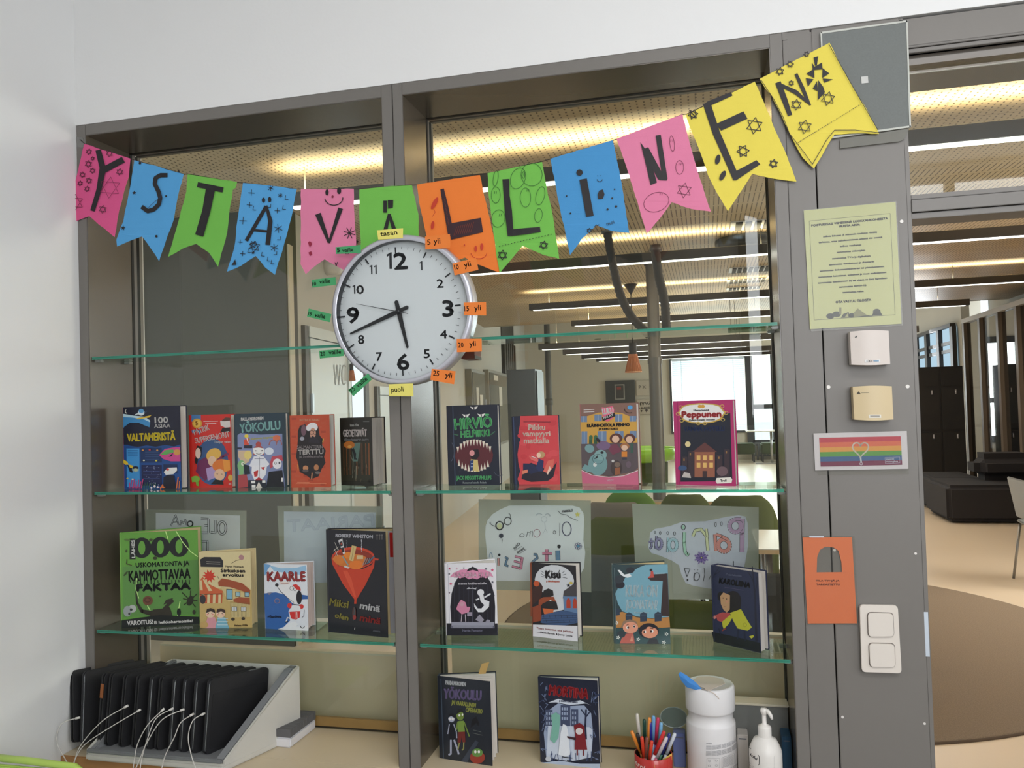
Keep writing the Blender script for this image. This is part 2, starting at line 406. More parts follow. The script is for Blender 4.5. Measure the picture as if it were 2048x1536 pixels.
# ---------------------------------------------------------------- the hall beyond
def perf_ceiling():
    m = bpy.data.materials.new('perforated_board'); m.use_nodes = True; N = m.node_tree.nodes; L = m.node_tree.links; b = N['Principled BSDF']
    tc = N.new('ShaderNodeTexCoord'); sp = N.new('ShaderNodeSeparateXYZ'); L.new(tc.outputs['Object'], sp.inputs[0])
    def mth(op, a, b_=None, c_=None):
        n_ = N.new('ShaderNodeMath'); n_.operation = op
        for i, v_ in enumerate((a, b_, c_)):
            if v_ is None: continue
            if isinstance(v_, (int, float)): n_.inputs[i].default_value = v_
            else: L.new(v_, n_.inputs[i])
        return n_.outputs[0]
    def dash(src, per, frac):
        return mth('LESS_THAN', mth('FRACT', mth('DIVIDE', src, per)), frac)
    x, y = sp.outputs[0], sp.outputs[1]
    dots = mth('MULTIPLY', dash(x, 0.034, 0.24), dash(mth('ADD', y, mth('MULTIPLY', mth('FLOOR', mth('DIVIDE', x, 0.034)), 0.02)), 0.040, 0.40))
    slots = mth('MULTIPLY', dash(x, 0.034, 0.22), dash(y, 0.30, 0.88))
    far = mth('GREATER_THAN', y, 3.4)
    mixv = mth('ADD', mth('MULTIPLY', dots, mth('SUBTRACT', 1.0, far)), mth('MULTIPLY', slots, far))
    seam = mth('MAXIMUM', dash(x, 1.2, 0.004), dash(y, 1.2, 0.004))
    tot = mth('MINIMUM', mth('ADD', mixv, mth('MULTIPLY', seam, 0.5)), 1.0)
    mx = N.new('ShaderNodeMix'); mx.data_type = 'RGBA'; L.new(tot, mx.inputs[0])
    mx.inputs[6].default_value = (*lin((186, 166, 134)), 1); mx.inputs[7].default_value = (*lin((88, 72, 52)), 1)
    L.new(mx.outputs[2], b.inputs['Base Color']); b.inputs['Roughness'].default_value = 0.45
    return m
hall_wall = M('hall_plaster', (206, 198, 180), 0.8, noise=0.06, scale=1.2)
hall_wall2 = M('hall_plaster_pale', (198, 197, 190), 0.75, noise=0.05, scale=1.5)
olive = M('dark_olive_wall', (70, 65, 52), 0.6, noise=0.06, scale=2)
hall_floor = M('hall_vinyl', (214, 197, 172), 0.28, noise=0.04, scale=1.5)
struct('floor_1', MB().box((-6.5, 0.0, -0.1), (6.5, 20.5, 0.0)), hall_floor)
struct('ceiling_1', MB().box((-6.5, 0.26, 3.0), (6.5, 11.8, 3.1)), perf_ceiling())
struct('ceiling_2', MB().box((-6.5, 11.8, 3.85), (6.5, 19.3, 3.95)), M('hall_upper_ceiling', (214, 204, 186), 0.8))
struct('wall_1', MB().box((-6.5, 11.75, 3.0), (6.5, 11.85, 3.95)), hall_wall)
struct('wall_2', MB().box((-6.5, 2.85, 0), (-2.77, 3.0, 3.0)), olive)             # dark wall facing the niche
# left wall of the hall runs away at a slight angle
LW0, LW1 = V((-2.77, 2.87, 0)), V((-4.75, 19.2, 0)); LD = (LW1-LW0).normalized(); LN = V((LD.y, -LD.x, 0))
def lw(t, z, o=0.0): return LW0+LD*t+LN*o+V((0, 0, z))
def lw_px(px, py):
    d = FW+RT*((px-1024)/FPX)-UP*((py-768)/FPX); k = (LW0-EYE).dot(LN)/d.dot(LN); p = EYE+d*k
    return ((p-LW0).dot(LD), p.z)
def lw_box(mb, t0, t1, z0, z1, o0, o1): return mb.obox(lw(t0, z0, o0), LD*(t1-t0), V((0, 0, z1-z0)), LN*(o1-o0))
struct('wall_3', lw_box(MB(), 0, 16.4, 0, 3.95, -0.15, 0.0), hall_wall2)
struct('trim_27', lw_box(MB(), 0.0, 0.075, 0, 2.75, 0.0, 0.012), M('beige_corner_strip', (206, 196, 172), 0.5))
struct('wall_4', MB().box((-6.5, 0.30, 0), (-6.4, 3, 3.0)), olive)
struct('wall_5', wall_holes(MB(), 'y', -6.5, 6.5, 0, 3.95, [(-0.85, 1.0, 0.75, 2.6), (1.12, 2.4, 0.45, 2.75)], 19.2, 19.35), hall_wall)
# right side wall of the hall (angled), seen through the doorway
RW0 = at(2048, 800, 'y', 9.9); RW1 = at(1935, 800, 'y', 12.6); RD = V((RW1.x-RW0.x, 2.7, 0)).normalized(); RN = V((-RD.y, RD.x, 0)); RW0 = V((RW0.x, 9.9, 0))
def rw(t, z, o=0.0): return RW0+RD*t+RN*o+V((0, 0, z))
def rw_box(mb, t0, t1, z0, z1, o0, o1): return mb.obox(rw(t0, z0, o0), RD*(t1-t0), V((0, 0, z1-z0)), RN*(o1-o0))
struct('wall_6', rw_box(rw_box(rw_box(MB(), -9.6, -4.0, 0, 3.95, -0.6, -0.45), -4.0, 3.0, 0, 3.95, -0.6, -0.45), 2.95, 9.6, 0, 3.95, -0.15, -0.02), hall_wall2)
# ================================================================ glass shelves
shelf_top = clear('shelf_glass', (226, 240, 233), 0.0, 1.5)
def edge_glass():
    m = bpy.data.materials.new('green_glass_edge'); m.use_nodes = True; N = m.node_tree.nodes; L = m.node_tree.links; N.clear()
    t = N.new('ShaderNodeBsdfTransparent'); t.inputs[0].default_value = (*lin((130, 215, 195)), 1)
    b = N.new('ShaderNodeBsdfPrincipled'); b.inputs['Base Color'].default_value = (*lin((74, 158, 136)), 1); b.inputs['Roughness'].default_value = 0.2
    tc = N.new('ShaderNodeTexCoord'); no = N.new('ShaderNodeTexNoise'); no.inputs['Scale'].default_value = 9
    mp = N.new('ShaderNodeMapping'); mp.inputs['Scale'].default_value = (1, 1, 30); L.new(tc.outputs['Object'], mp.inputs[0]); L.new(mp.outputs[0], no.inputs['Vector'])
    mr = N.new('ShaderNodeMapRange'); mr.inputs[1].default_value = 0.35; mr.inputs[2].default_value = 0.65; mr.inputs[3].default_value = 0.45; mr.inputs[4].default_value = 0.85
    L.new(no.outputs['Fac'], mr.inputs[0])
    x = N.new('ShaderNodeMixShader'); L.new(mr.outputs[0], x.inputs[0]); L.new(t.outputs[0], x.inputs[1]); L.new(b.outputs[0], x.inputs[2])
    o = N.new('ShaderNodeOutputMaterial'); L.new(x.outputs[0], o.inputs[0]); return m
edge_m = edge_glass()
clip_m = M('clear_clip', (150, 150, 145), 0.2)
def shelf(x0, x1, zt, label):
    t = thing('glass_shelf', label, 'shelf', ((x0+x1)/2, 0.09, zt-0.008), group='green-edged glass shelves in the window niche')
    o = t.location
    MB(o).box((x0, 0.0065, zt-0.008), (x1, 0.184, zt)).build('shelf_plate', shelf_top, t)
    MB(o).box((x0, 0.004, zt-0.008), (x1, 0.0064, zt)).build('front_edge', edge_m, t)
    for xa, s in ((x0-0.006, 1), (x1+0.006, -1)):
        for yy in (0.03, 0.16):
            MB(o).box((xa-s*0.001, yy-0.009, zt-0.016), (xa+s*0.020, yy+0.009, zt-0.0082)).build('shelf_clip', clip_m, t, bevel=0.002)
    return t
ZS1, ZS2, ZS3 = 1.786, 1.366, 0.941
shelf(X1+0.007, X2-0.007, ZS1, 'empty top glass shelf on the left, behind the row of note tabs beside the clock')
shelf(X4+0.007, X5-0.007, ZS1, 'empty top glass shelf on the right, right of the clock')
shelf(X1+0.007, X2-0.007, ZS2, 'glass shelf on the left carrying five closely set books, the ocean book first')
shelf(X4+0.007, X5-0.007, ZS2, 'glass shelf on the right carrying four books, the red vampire book second')
shelf(X1+0.007, X2-0.007, ZS3, 'lowest glass shelf on the left, carrying the bright green facts book')
shelf(X4+0.007, X5-0.007, ZS3, 'lowest glass shelf on the right, above the pen tin and white canister')

# ================================================================ pennants on a cord
paper = {}
def papermat(n_, c): return M('paper_'+n_, c, 0.85, noise=0.03, scale=30, bump=0.1)
PINK, ROSE, BLUE, BLUE2, GREEN, ORANGE, YELLOW = (222, 88, 142), (226, 130, 165), (86, 165, 222), (72, 148, 205), (116, 190, 80), (240, 128, 52), (232, 214, 88)
INKB = (26, 22, 26)
def wobble(pts, seed, amp=2.0):
    """torn, slightly uneven paper edges"""
    rnd = random.Random(seed); out = []
    for i in range(len(pts)):
        (x0, y0), (x1, y1) = pts[i], pts[(i+1) % len(pts)]; l = math.hypot(x1-x0, y1-y0); k = max(1, int(l/34))
        for j in range(k):
            t = j/k; a = 0 if j == 0 else rnd.uniform(-amp, amp)
            out.append((x0+(x1-x0)*t-(y1-y0)/l*a, y0+(y1-y0)*t+(x1-x0)/l*a))
    return out
def pennant(cr, pts, colname, col, y, label, draw, seed):
    x0, y0, sc = cr; base = crop(x0, y0, sc, 'y', y)
    c = base(pts[0][0], pts[0][1]); g0 = base(*pts[0]); g1 = base(*pts[1])
    ex = (g1-g0).normalized(); zlow = min(base(*p).z for p in pts); L_ = max(0.05, ((g0.z+g1.z)/2-zlow))
    def fn(a, b):
        p = base(a, b); k = max(0, (g0.z+(p.x-g0.x)*(g1.z-g0.z)/(g1.x-g0.x)-p.z))/L_      # 0 at the cord .. 1 at the tips
        u = (p.x-g0.x)/(g1.x-g0.x)
        return V((p.x, p.y-0.0022*math.sin(math.pi*min(1, max(0, u)))*(0.3+0.7*k)+0.0015*k*math.cos(3*u+seed), p.z))
    # fine grid of strips so the sheet can curl
    out = wobble(pts, seed); t = thing('pennant', label, 'pennant', g0, group='hand-lettered paper pennants on a cord')
    mb = MB(g0); tri = tessellate_polygon([[V((a, b, 0)) for a, b in out]])
    vs = [fn(*p) for p in out]; k = len(vs)
    back = [v+V((0, 0.0006, 0)) for v in vs]
    bm_v = vs+back
    mb._add(bm_v, [tuple(q) for q in tri]+[tuple(i+k for i in reversed(q)) for q in tri]+[(i, (i+1) % k, (i+1) % k+k, i+k) for i in range(k)])
    mb.build('paper', papermat(colname, col), t)
    # drawing follows the paper: same triangles are planar pieces, so keep ink clear of them
    a = Art(fn, (0, -1, 0), g0, base=0.0016, eps=0.00006); draw(a)
    if getattr(a, 'marks', 0) and a.marks < len(a.f): a.build('letter', t, f0=0, f1=a.marks); a.build('doodles', t, f0=a.marks, f1=len(a.f), kind='stuff')
    else: a.build('letter', t)
    return t
P1, P2, P3 = (100, 220, 2.6947), (820, 180, 3.3032), (1360, 30, 2.977)
def L_(x, y, w, *p): pass
def dY(a):
    a.line([(262, 216), (292, 332)], [30, 34], INKB, cap=False); a.line([(292, 325), (398, 268)], 34, INKB); a.line([(288, 318), (268, 430), (232, 545)], [36, 28, 26], INKB).cut()
    for x, y, r in ((212, 226, 17), (232, 262, 11), (210, 292, 21), (233, 328, 16), (177, 350, 17), (213, 382, 18), (165, 396, 15), (203, 426, 16), (325, 235, 20), (380, 335, 19), (291, 537, 22)): a.star6(x, y, r, 2.6, (70, 14, 40), 8)
    a.star6(328, 420, 58, 2, (120, 30, 70), 5); a.star6(138, 500, 46, 2.4, (110, 24, 60), 2)
def dS(a):
    a.line([(636, 352), (598, 352), (572, 368), (568, 400), (588, 440), (598, 475), (590, 510), (562, 538), (530, 546), (497, 522)], 23, INKB).cut()
    a.line([(602, 440), (600, 470), (545, 515), (535, 528)], 2, (40, 60, 100))
    a.star5(456, 447, 12, INKB); a.star5(395, 636, 14, INKB, 10)
    for x, y, r in ((487, 287, 7), (695, 332, 6), (629, 465, 5), (579, 682, 7)): a.ell(x, y, r, r, INKB)
def dT(a): a.line([(797, 403), (935, 432)], 28, INKB, cap=False); a.line([(868, 425), (846, 545), (808, 678)], [50, 44, 46], INKB)
def dA(a):
    a.line([(1060, 706), (1168, 520)], 20, INKB); a.line([(1168, 516), (1190, 600), (1176, 728)], [12, 24, 26], INKB); a.line([(1098, 648), (1182, 656)], 13, INKB)
    a.ell(1153, 487, 9, 14, INKB); a.ell(1186, 484, 9, 15, INKB).cut()
    for x, y, r in ((1088, 447, 17), (1078, 512, 15), (1043, 597, 20), (1028, 712, 13), (1042, 775, 14), (1228, 543, 15)): a.line([(x-r, y), (x+r, y+2)], 3, INKB); a.line([(x+1, y-r), (x-1, y+r)], 3, INKB)
    for x, y, r in ((1192, 422, 17), (1244, 461, 12), (1233, 640, 24), (1213, 743, 22)):
        for q in range(3): c, s_ = math.cos(q*1.05+.4)*r, math.sin(q*1.05+.4)*r; a.line([(x-c, y-s_), (x+c, y+s_)], 3.2, INKB)
    for x, y in ((1278, 475), (1265, 528), (1106, 532), (1152, 780), (1183, 806), (1203, 822), (1078, 760)): a.line([(x-4, y-13), (x-8, y+8), (x+10, y+9)], 3, INKB)
    for x, y in ((1240, 695), (1222, 775), (1190, 520)): a.line([(x+5, y-12), (x+4, y+6), (x-12, y+6)], 3, INKB)
    a.star6(1107, 738, 30, 3, INKB, 10); a.star6(1100, 726, 20, 3, INKB, 30); a.star5(1100, 770, 11, INKB); a.poly([(984, 838), (1004, 806), (1010, 836)], INKB)
def dV(a):
    a.line([(1446, 560), (1506, 716)], [32, 14], INKB, cap=False); a.line([(1568, 530), (1506, 718)], [26, 12], INKB, cap=False).cut()
    a.ell(1495, 445, 9, 17, INKB); a.ell(1560, 436, 11, 18, INKB); a.ell(1525, 468, 6, 7, (130, 30, 60)); a.ring(1532, 476, 48, 38, 5, INKB, a0=-6, a1=176)
    a.poly([(1402, 742), (1392, 715), (1400, 708), (1408, 712), (1414, 722)], (150, 24, 60)); a.poly([(1395, 768), (1410, 762), (1414, 780), (1402, 788)], (150, 24, 60))
    for q in range(4): c, s_ = math.cos(q*.8+.3)*32, math.sin(q*.8+.3)*32; a.line([(1616-c, 664-s_), (1616+c, 664+s_)], 4, INKB)
    a.line([(1538, 822), (1545, 842), (1552, 820)], 4, INKB); a.line([(1595, 775), (1606, 770), (1612, 776)], 5, INKB)
def dA2(a):
    a.rect(1798, 490, 1818, 554, INKB); a.poly([(1822, 486), (1852, 486), (1850, 528), (1824, 532)], INKB)
    a.line([(1800, 690), (1830, 562)], [26, 14], INKB, cap=False); a.line([(1872, 690), (1830, 562)], [26, 14], INKB, cap=False); a.line([(1806, 660), (1862, 660)], 14, INKB)
def dL(a):
    br = (52, 24, 34); a.line([(214, 655), (240, 780), (275, 965)], [24, 34, 40], br); a.poly([(258, 885), (470, 845), (484, 940), (275, 990)], br).cut()
    for i in range(9): a.line([(292+i*14, 965-i*3), (312+i*14, 905-i*4)], 3.4, (118, 48, 34))
    for i in range(6): a.line([(228+i*5, 720+i*30), (236+i*5, 745+i*30)], 5, (98, 44, 34))
    rd = (196, 56, 30); a.ell(165, 750, 14, 44, rd, 28); a.line([(160, 790), (170, 808), (150, 838)], 3, rd); a.ell(152, 895, 11, 28, rd, 8)
    a.ell(364, 1027, 4, 6, rd); a.ell(437, 1050, 9, 20, rd); a.ell(477, 1037, 10, 24, rd); a.ring(458, 1076, 52, 40, 4, rd, a0=0, a1=175)
def dL2(a):
    a.line([(635, 590), (640, 700), (652, 800), (668, 965)], [46, 40, 48, 40], INKB); a.line([(668, 945), (760, 935), (862, 922)], [44, 42, 34], INKB).cut()
    g = (40, 92, 36)
    for x, y, rx, ry, ro in ((567, 585, 16, 52, 8), (568, 695, 30, 54, 0), (585, 850, 44, 58, 10), (715, 585, 48, 72, 20), (805, 560, 70, 76, 0), (765, 712, 35, 64, 0), (862, 700, 28, 62, 14), (850, 830, 25, 46, 8), (752, 563, 9, 22, 0)): a.ring(x, y, rx, ry, 3, g, ro)
    for x, y in ((568, 680), (600, 828), (782, 665), (750, 560)): a.line([(x-6, y-8), (x-8, y+8)], 3, g); a.line([(x+6, y-8), (x+4, y+8)], 3, g)
    for i in range(18): x = 590+i*20; y = 1036-i*4.7; a.line([(x, y), (x+9, y-2)], 4, INKB, cap=False)
    a.star6(615, 1093, 33, 5, INKB, 4); a.star6(886, 1027, 29, 5, INKB, 10)
def di(a):
    a.ell(1121, 547, 21, 21, INKB); a.line([(1145, 590), (1190, 836)], 50, INKB, cap=False).cut()
    a.ring(1254, 590, 17, 17, 4, INKB, a0=5, a1=175); a.ell(1240, 568, 2.5, 2.5, INKB); a.ell(1262, 566, 2.5, 2.5, INKB)
    a.poly([(1252, 665), (1275, 658), (1286, 690), (1276, 718), (1244, 722), (1240, 690)], INKB)
    for x, y, r in ((1036, 702, 5), (1062, 817, 6), (1352, 657, 5), (1336, 716, 6), (1362, 770, 8), (1306, 790, 7)): a.ell(x, y, r, r, INKB)
    a.star6(1187, 932, 18, 4, INKB); a.line([(1220, 905), (1232, 892), (1240, 900), (1250, 890)], 4, INKB); a.text('moi', 1302, 898, 1352, 882, 26, INKB)
def dN(a):
    a.poly([(1522, 345), (1552, 388), (1572, 380), (1600, 500), (1632, 612), (1590, 630), (1560, 500)], INKB); a.line([(1560, 388), (1655, 575), (1700, 590)], [34, 44, 18], INKB); a.line([(1640, 300), (1660, 430), (1686, 590)], [34, 34, 32], INKB).cut()
    q = (112, 30, 66); a.ring(1732, 355, 15, 52, 3, q, -6); a.ring(1782, 512, 26, 46, 3, q); a.ring(1628, 742, 86, 62, 3, q, -22)
    for x, y in ((1732, 335), (1785, 490), (1660, 690)): a.line([(x-6, y-7), (x-9, y+8)], 3, q); a.line([(x+7, y-7), (x+4, y+8)], 3, q)
    a.star6(1812, 664, 50, 3, (90, 16, 50), 8)
def dE(a):
    a.line([(158, 525), (215, 700), (335, 975)], [46, 44, 40], INKB); a.poly([(135, 540), (165, 515), (305, 460), (312, 482), (185, 540)], INKB); a.poly([(215, 650), (378, 575), (402, 618), (245, 690)], INKB); a.poly([(325, 935), (455, 865), (478, 890), (335, 985), (315, 985)], INKB).cut()
    a.star6(78, 593, 30, 5, INKB, 20); a.line([(55, 570), (100, 615)], 6, INKB); a.star6(443, 660, 50, 4.5, INKB, 8); a.star6(375, 812, 38, 5, INKB, 25); a.star6(556, 887, 27, 5, INKB, 12)
    a.ell(225, 862, 15, 30, INKB, 15); a.ell(254, 958, 15, 32, INKB, 28)
def dN2(a):
    a.line([(583, 402), (620, 500), (655, 600)], [34, 34, 26], INKB); a.line([(578, 408), (690, 462), (778, 538)], [18, 26, 10], INKB); a.line([(690, 352), (730, 440), (768, 530)], [18, 24, 16], INKB).cut()
    for p in ([(795, 255), (822, 248), (815, 300), (803, 305)], [(785, 285), (800, 310), (845, 285), (848, 325), (790, 330)], [(752, 352), (798, 320), (800, 378)], [(888, 350), (848, 318), (846, 378)], [(748, 378), (795, 385), (762, 428)], [(910, 385), (848, 380), (860, 405)], [(790, 440), (815, 395), (820, 455), (812, 452)], [(822, 390), (852, 430), (862, 462), (820, 510)]): a.poly(p, INKB)
    for x, y, r, ro in ((594, 338, 25, 10), (655, 295, 22, 30), (752, 236, 18, 20), (662, 408, 17, 0), (692, 537, 33, 5), (880, 500, 42, 12), (742, 668, 42, 8)): a.star6(x, y, r, 4, INKB, ro)
    for i in range(36): t = i/36; a.line([(690+390*t, 770-238*t), (696+390*t, 766-238*t)], 3.4, INKB, cap=False)
    a.line([(482, 392), (520, 450), (560, 510), (612, 610), (650, 710), (735, 820), (787, 893), (870, 750), (918, 690), (1040, 690), (1180, 705)], 4, (50, 44, 20)); a.line([(884, 178), (1036, 450), (1176, 690)], 4, (50, 44, 20))
pennant(P1, [(185, 182), (433, 262), (425, 360), (400, 440), (375, 540), (360, 640), (352, 686), (212, 572), (68, 622), (110, 480), (150, 330)], 'pink', PINK, -0.006, 'hot pink pennant lettered Y, covered in small stars, at the left end of the cord', dY, 1)
pennant(P1, [(455, 270), (720, 345), (690, 460), (668, 590), (635, 680), (592, 815), (545, 745), (497, 682), (430, 705), (360, 735), (356, 700), (395, 600), (415, 500), (435, 400)], 'blue', BLUE, -0.006, 'blue pennant lettered S with two tiny black stars', dS, 2)
pennant(P1, [(742, 347), (1008, 388), (1000, 420), (985, 430), (965, 560), (955, 660), (935, 740), (907, 845), (860, 770), (790, 722), (720, 745), (636, 792), (690, 610), (735, 440)], 'green', GREEN, -0.006, 'plain green pennant with a thick black T', dT, 3)
pennant(P1, [(1040, 393), (1330, 425), (1300, 580), (1262, 720), (1213, 888), (1162, 850), (1110, 787), (1030, 840), (955, 872), (995, 740), (1010, 600), (1025, 490)], 'blue', BLUE, -0.006, 'blue pennant with a dotted letter A among crosses and tick marks', dA, 4)
pennant(P1, [(1352, 425), (1637, 425), (1640, 560), (1650, 720), (1655, 900), (1600, 870), (1480, 805), (1430, 840), (1378, 885), (1350, 830), (1352, 640)], 'rose', ROSE, -0.005, 'light pink pennant lettered V under a smiling face', dV, 5)
pennant(P1, [(1667, 425), (1950, 403), (1985, 560), (1990, 700), (1975, 840), (1830, 790), (1680, 850), (1668, 600)], 'green', GREEN, -0.004, 'green pennant whose lower half is hidden behind the top of the clock', dA2, 6)
pennant(P2, [(45, 625), (462, 562), (490, 700), (530, 860), (560, 1000), (590, 1205), (440, 1150), (365, 1108), (180, 1180), (130, 1050), (95, 900), (60, 740)], 'orange', ORANGE, -0.005, 'orange pennant with a brown shaded L and a red smiling face', dL, 7)
pennant(P2, [(512, 550), (872, 475), (905, 660), (945, 840), (965, 980), (985, 1115), (870, 1085), (745, 1030), (680, 1110), (592, 1212), (565, 1040), (540, 850), (520, 700)], 'green', GREEN, -0.006, 'green pennant lettered L, crowded with oval outlines', dL2, 8)
pennant(P2, [(927, 455), (1340, 332), (1375, 500), (1410, 690), (1425, 800), (1448, 943), (1330, 930), (1232, 895), (1140, 980), (1058, 1092), (1030, 960), (990, 780), (960, 620)], 'blue_deep', BLUE2, -0.006, 'deeper blue pennant with a lower-case i and a small greeting', di, 9)
pennant(P2, [(1365, 322), (1800, 160), (1850, 360), (1895, 520), (1940, 660), (1988, 803), (1860, 785), (1727, 742), (1650, 850), (1565, 950), (1520, 800), (1450, 570)], 'rose', ROSE, -0.006, 'light pink pennant lettered N with one outlined star and three ovals', dN, 10)
pennant(P3, [(35, 595), (445, 397), (500, 520), (548, 640), (620, 800), (650, 880), (693, 992), (560, 975), (430, 945), (370, 1040), (285, 1168), (220, 1060), (165, 950), (110, 790), (60, 670)], 'yellow', YELLOW, -0.007, 'yellow pennant with a thick black E and four small stars', dE, 11)
pennant(P3, [(475, 380), (890, 165), (950, 285), (1035, 440), (1110, 560), (1185, 708), (1050, 705), (920, 712), (860, 810), (797, 915), (730, 850), (690, 780), (645, 690), (605, 600), (545, 480), (510, 440)], 'yellow', YELLOW, -0.010, 'tilted yellow pennant lettered N with a black flower, at the right end of the cord', dN2, 12)
cord_px = [(160, 279), (170, 288), (262, 318), (276, 322), (367, 348), (384, 349), (474, 365), (490, 366), (593, 378), (602, 378), (707, 378), (720, 378), (823, 370), (836, 370), (960, 349), (976, 347), (1084, 323), (1101, 318), (1226, 281), (1234, 278), (1365, 229), (1374, 228), (1509, 164), (1520, 158), (1660, 86), (1685, 72), (1704, 58)]
cp = [at(x, y, 'y', -0.0035) for x, y in cord_px]
tag(MB().tube(cp, 0.0011, 6).build('bunting_cord', M('brown_cord', (60, 50, 44), 0.8)), 'thin dark cord carrying the lettered pennants across the window frames', 'cord')
tag(MB().obox(at(152, 274, 'y', -0.0003), (0.026, 0, -0.004), (0.004, 0, -0.034), (0, -0.0008, 0)).build('tape_strip', clear('clear_tape', (235, 235, 232), 0.25, 1.45, 0.25, (190, 190, 188))), 'strip of clear tape holding the left end of the cord to the grey frame', 'tape')

# ================================================================ wall clock
CC = V((-0.8035, 0, 1.8675)); CR = 0.2075
K = (600, 440, 4.2667)
ck = thing('wall_clock', 'large round white wall clock with a silver rim, hung on the mullion over the pennants', 'clock', CC)
silver = M('silver_rim', (202, 203, 212), 0.34, 0.5, noise=0.02)
def ylathe(prof, seg=96, smooth=True):
    """profile of (radius, y) turned about the clock's own y axis"""
    mb = MB(); vs = []; fs = []
    for r, y in prof:
        for i in range(seg):
            a = 2*math.pi*i/seg; vs.append((r*math.cos(a), y, r*math.sin(a)))
    for j in range(len(prof)-1):
        for i in range(seg):
            k = (i+1) % seg; fs.append((j*seg+i, j*seg+k, (j+1)*seg+k, (j+1)*seg+i))
    return mb._add(vs, fs, smooth)
ylathe([(0.19, -0.011), (CR*1.0, -0.011), (CR*1.0, -0.046), (CR-0.001, -0.052), (CR-0.006, -0.0565), (CR-0.012, -0.0575), (CR-0.016, -0.055)]).build('clock_rim', silver, ck)
ylathe([(CR-0.016, -0.0552), (CR-0.0165, -0.040), (CR-0.0155, -0.030)]).build('inner_ring', M('dark_inner_ring', (30, 32, 38), 0.3), ck)
ylathe([(0.0001, -0.012), (0.19, -0.012), (CR-0.01, -0.012), (CR-0.01, -0.0285), (CR-0.017, -0.030), (CR-0.03, -0.0305), (0.0001, -0.0305)], smooth=False).build('clock_dial', M('dial_white', (225, 229, 231), 0.5, noise=0.01), ck)
YD = -0.0305; kf = crop(*K, 'y', YD); ka = Art(kf, (0, -1, 0), CC, base=0.0002)
DK = (30, 33, 38)
for s_, cx, cy, w_, h_, b_ in (('12', 828, 347, 178, 142, 6), ('1', 1037, 390, 34, 78, 2.6), ('2', 1197, 540, 54, 74, 2.6), ('3', 1265, 752, 88, 140, 6), ('4', 1226, 974, 56, 74, 2.6), ('5', 1083, 1139, 50, 76, 2.6), ('6', 883, 1208, 98, 138, 6), ('7', 676, 1164, 50, 76, 2.6), ('8', 523, 1018, 50, 76, 2.6), ('9', 455, 810, 98, 136, 6), ('10', 497, 592, 98, 76, 2.6), ('11', 634, 423, 82, 78, 2.6)):
    ka = Art(kf, (0, -1, 0), CC, base=0.0002); t_ = 0.035*w_; x_ = cx-w_/2; rest = s_; st = h_*0.155
    def one(xl):                                  # a plain flagged stroke
        ka.poly([(xl, cy-h_*0.36), (xl+h_*0.24, cy-h_*0.5), (xl+h_*0.31, cy-h_*0.5), (xl+h_*0.33, cy+h_*0.5), (xl+h_*0.33-st, cy+h_*0.5), (xl+h_*0.31-st, cy-h_*0.31), (xl+h_*0.02, cy-h_*0.22)], DK)
    if s_[0] == '1': one(x_); x_ += h_*0.48; rest = s_[1:]
    if rest == '1': one(x_); rest = ''
    if rest: ka.text(rest, x_, cy+h_/2+t_*.5, cx+w_/2, cy+h_/2-t_*.5, h_, DK, b_)
    ka.build('numeral', ck)
PC = kf(845, 783)-CC; PC.y = 0
tk = MB(); th0 = 0.0
u12 = (kf(812, 215)-kf(883, 1345)); tilt = math.atan2(u12.x, u12.z); pc2 = (kf(812, 215)+kf(883, 1345))/2-CC
tka = Art(lambda a, b: V((pc2.x+a, YD, pc2.z+b))+CC, (0, -1, 0), CC, base=0.0002)
for i in range(60):
    an = tilt+2*math.pi*i/60; c, s_ = math.cos(an), math.sin(an); big = i % 5 == 0
    r1 = 0.179; r0 = r1-(0.0175 if big else 0.0075)
    tka.line([(s_*r0, c*r0), (s_*r1, c*r1)], 0.0042 if big else 0.0013, DK, cap=False)
tka.build('minute_track', ck)
def hand(name, tipx, tipy, tailx, taily, w0, w1, y, col=(24, 26, 30), th=0.0012):
    tp = kf(tipx, tipy)-CC; tl = kf(tailx, taily)-CC; d = (tp-tl); d.y = 0; l = d.length; d.normalize(); nn = V((d.z, 0, -d.x))
    a = V((tl.x, y, tl.z)); b = a+d*l
    pts = [a+nn*w0*.8, a-d*w0*.5, a-nn*w0*.8, a+d*l*.28-nn*w0, b-nn*w1, b+d*w1*.8, b+nn*w1, a+d*l*.28+nn*w0]
    MB().prism(pts, (0, -th, 0)).build(name, M('hand_black' if col[0] < 40 else 'hand_grey', col, 0.4), ck)
hand('hour_hand', 922, 1088, 826, 695, 0.0068, 0.0034, -0.034)
hand('minute_hand', 440, 972, 926, 745, 0.0062, 0.0026, -0.037)
hand('second_hand', 492, 718, 932, 801, 0.0014, 0.0004, -0.040, (60, 62, 66), 0.0006)
ylathe([(0.0001, -0.0425), (0.0055, -0.0425), (0.0062, -0.041), (0.0062, -0.031)], 20).build('hand_hub', M('hand_black', (24, 26, 30), 0.4), ck).location = (PC.x, 0, PC.z)
ylathe([(0.0001, -0.0505), (CR-0.016, -0.0505)], 64, False).build('clock_glass', clear('clock_glass', (244, 246, 246), 0.0, 1.35, boost=0.5), ck)

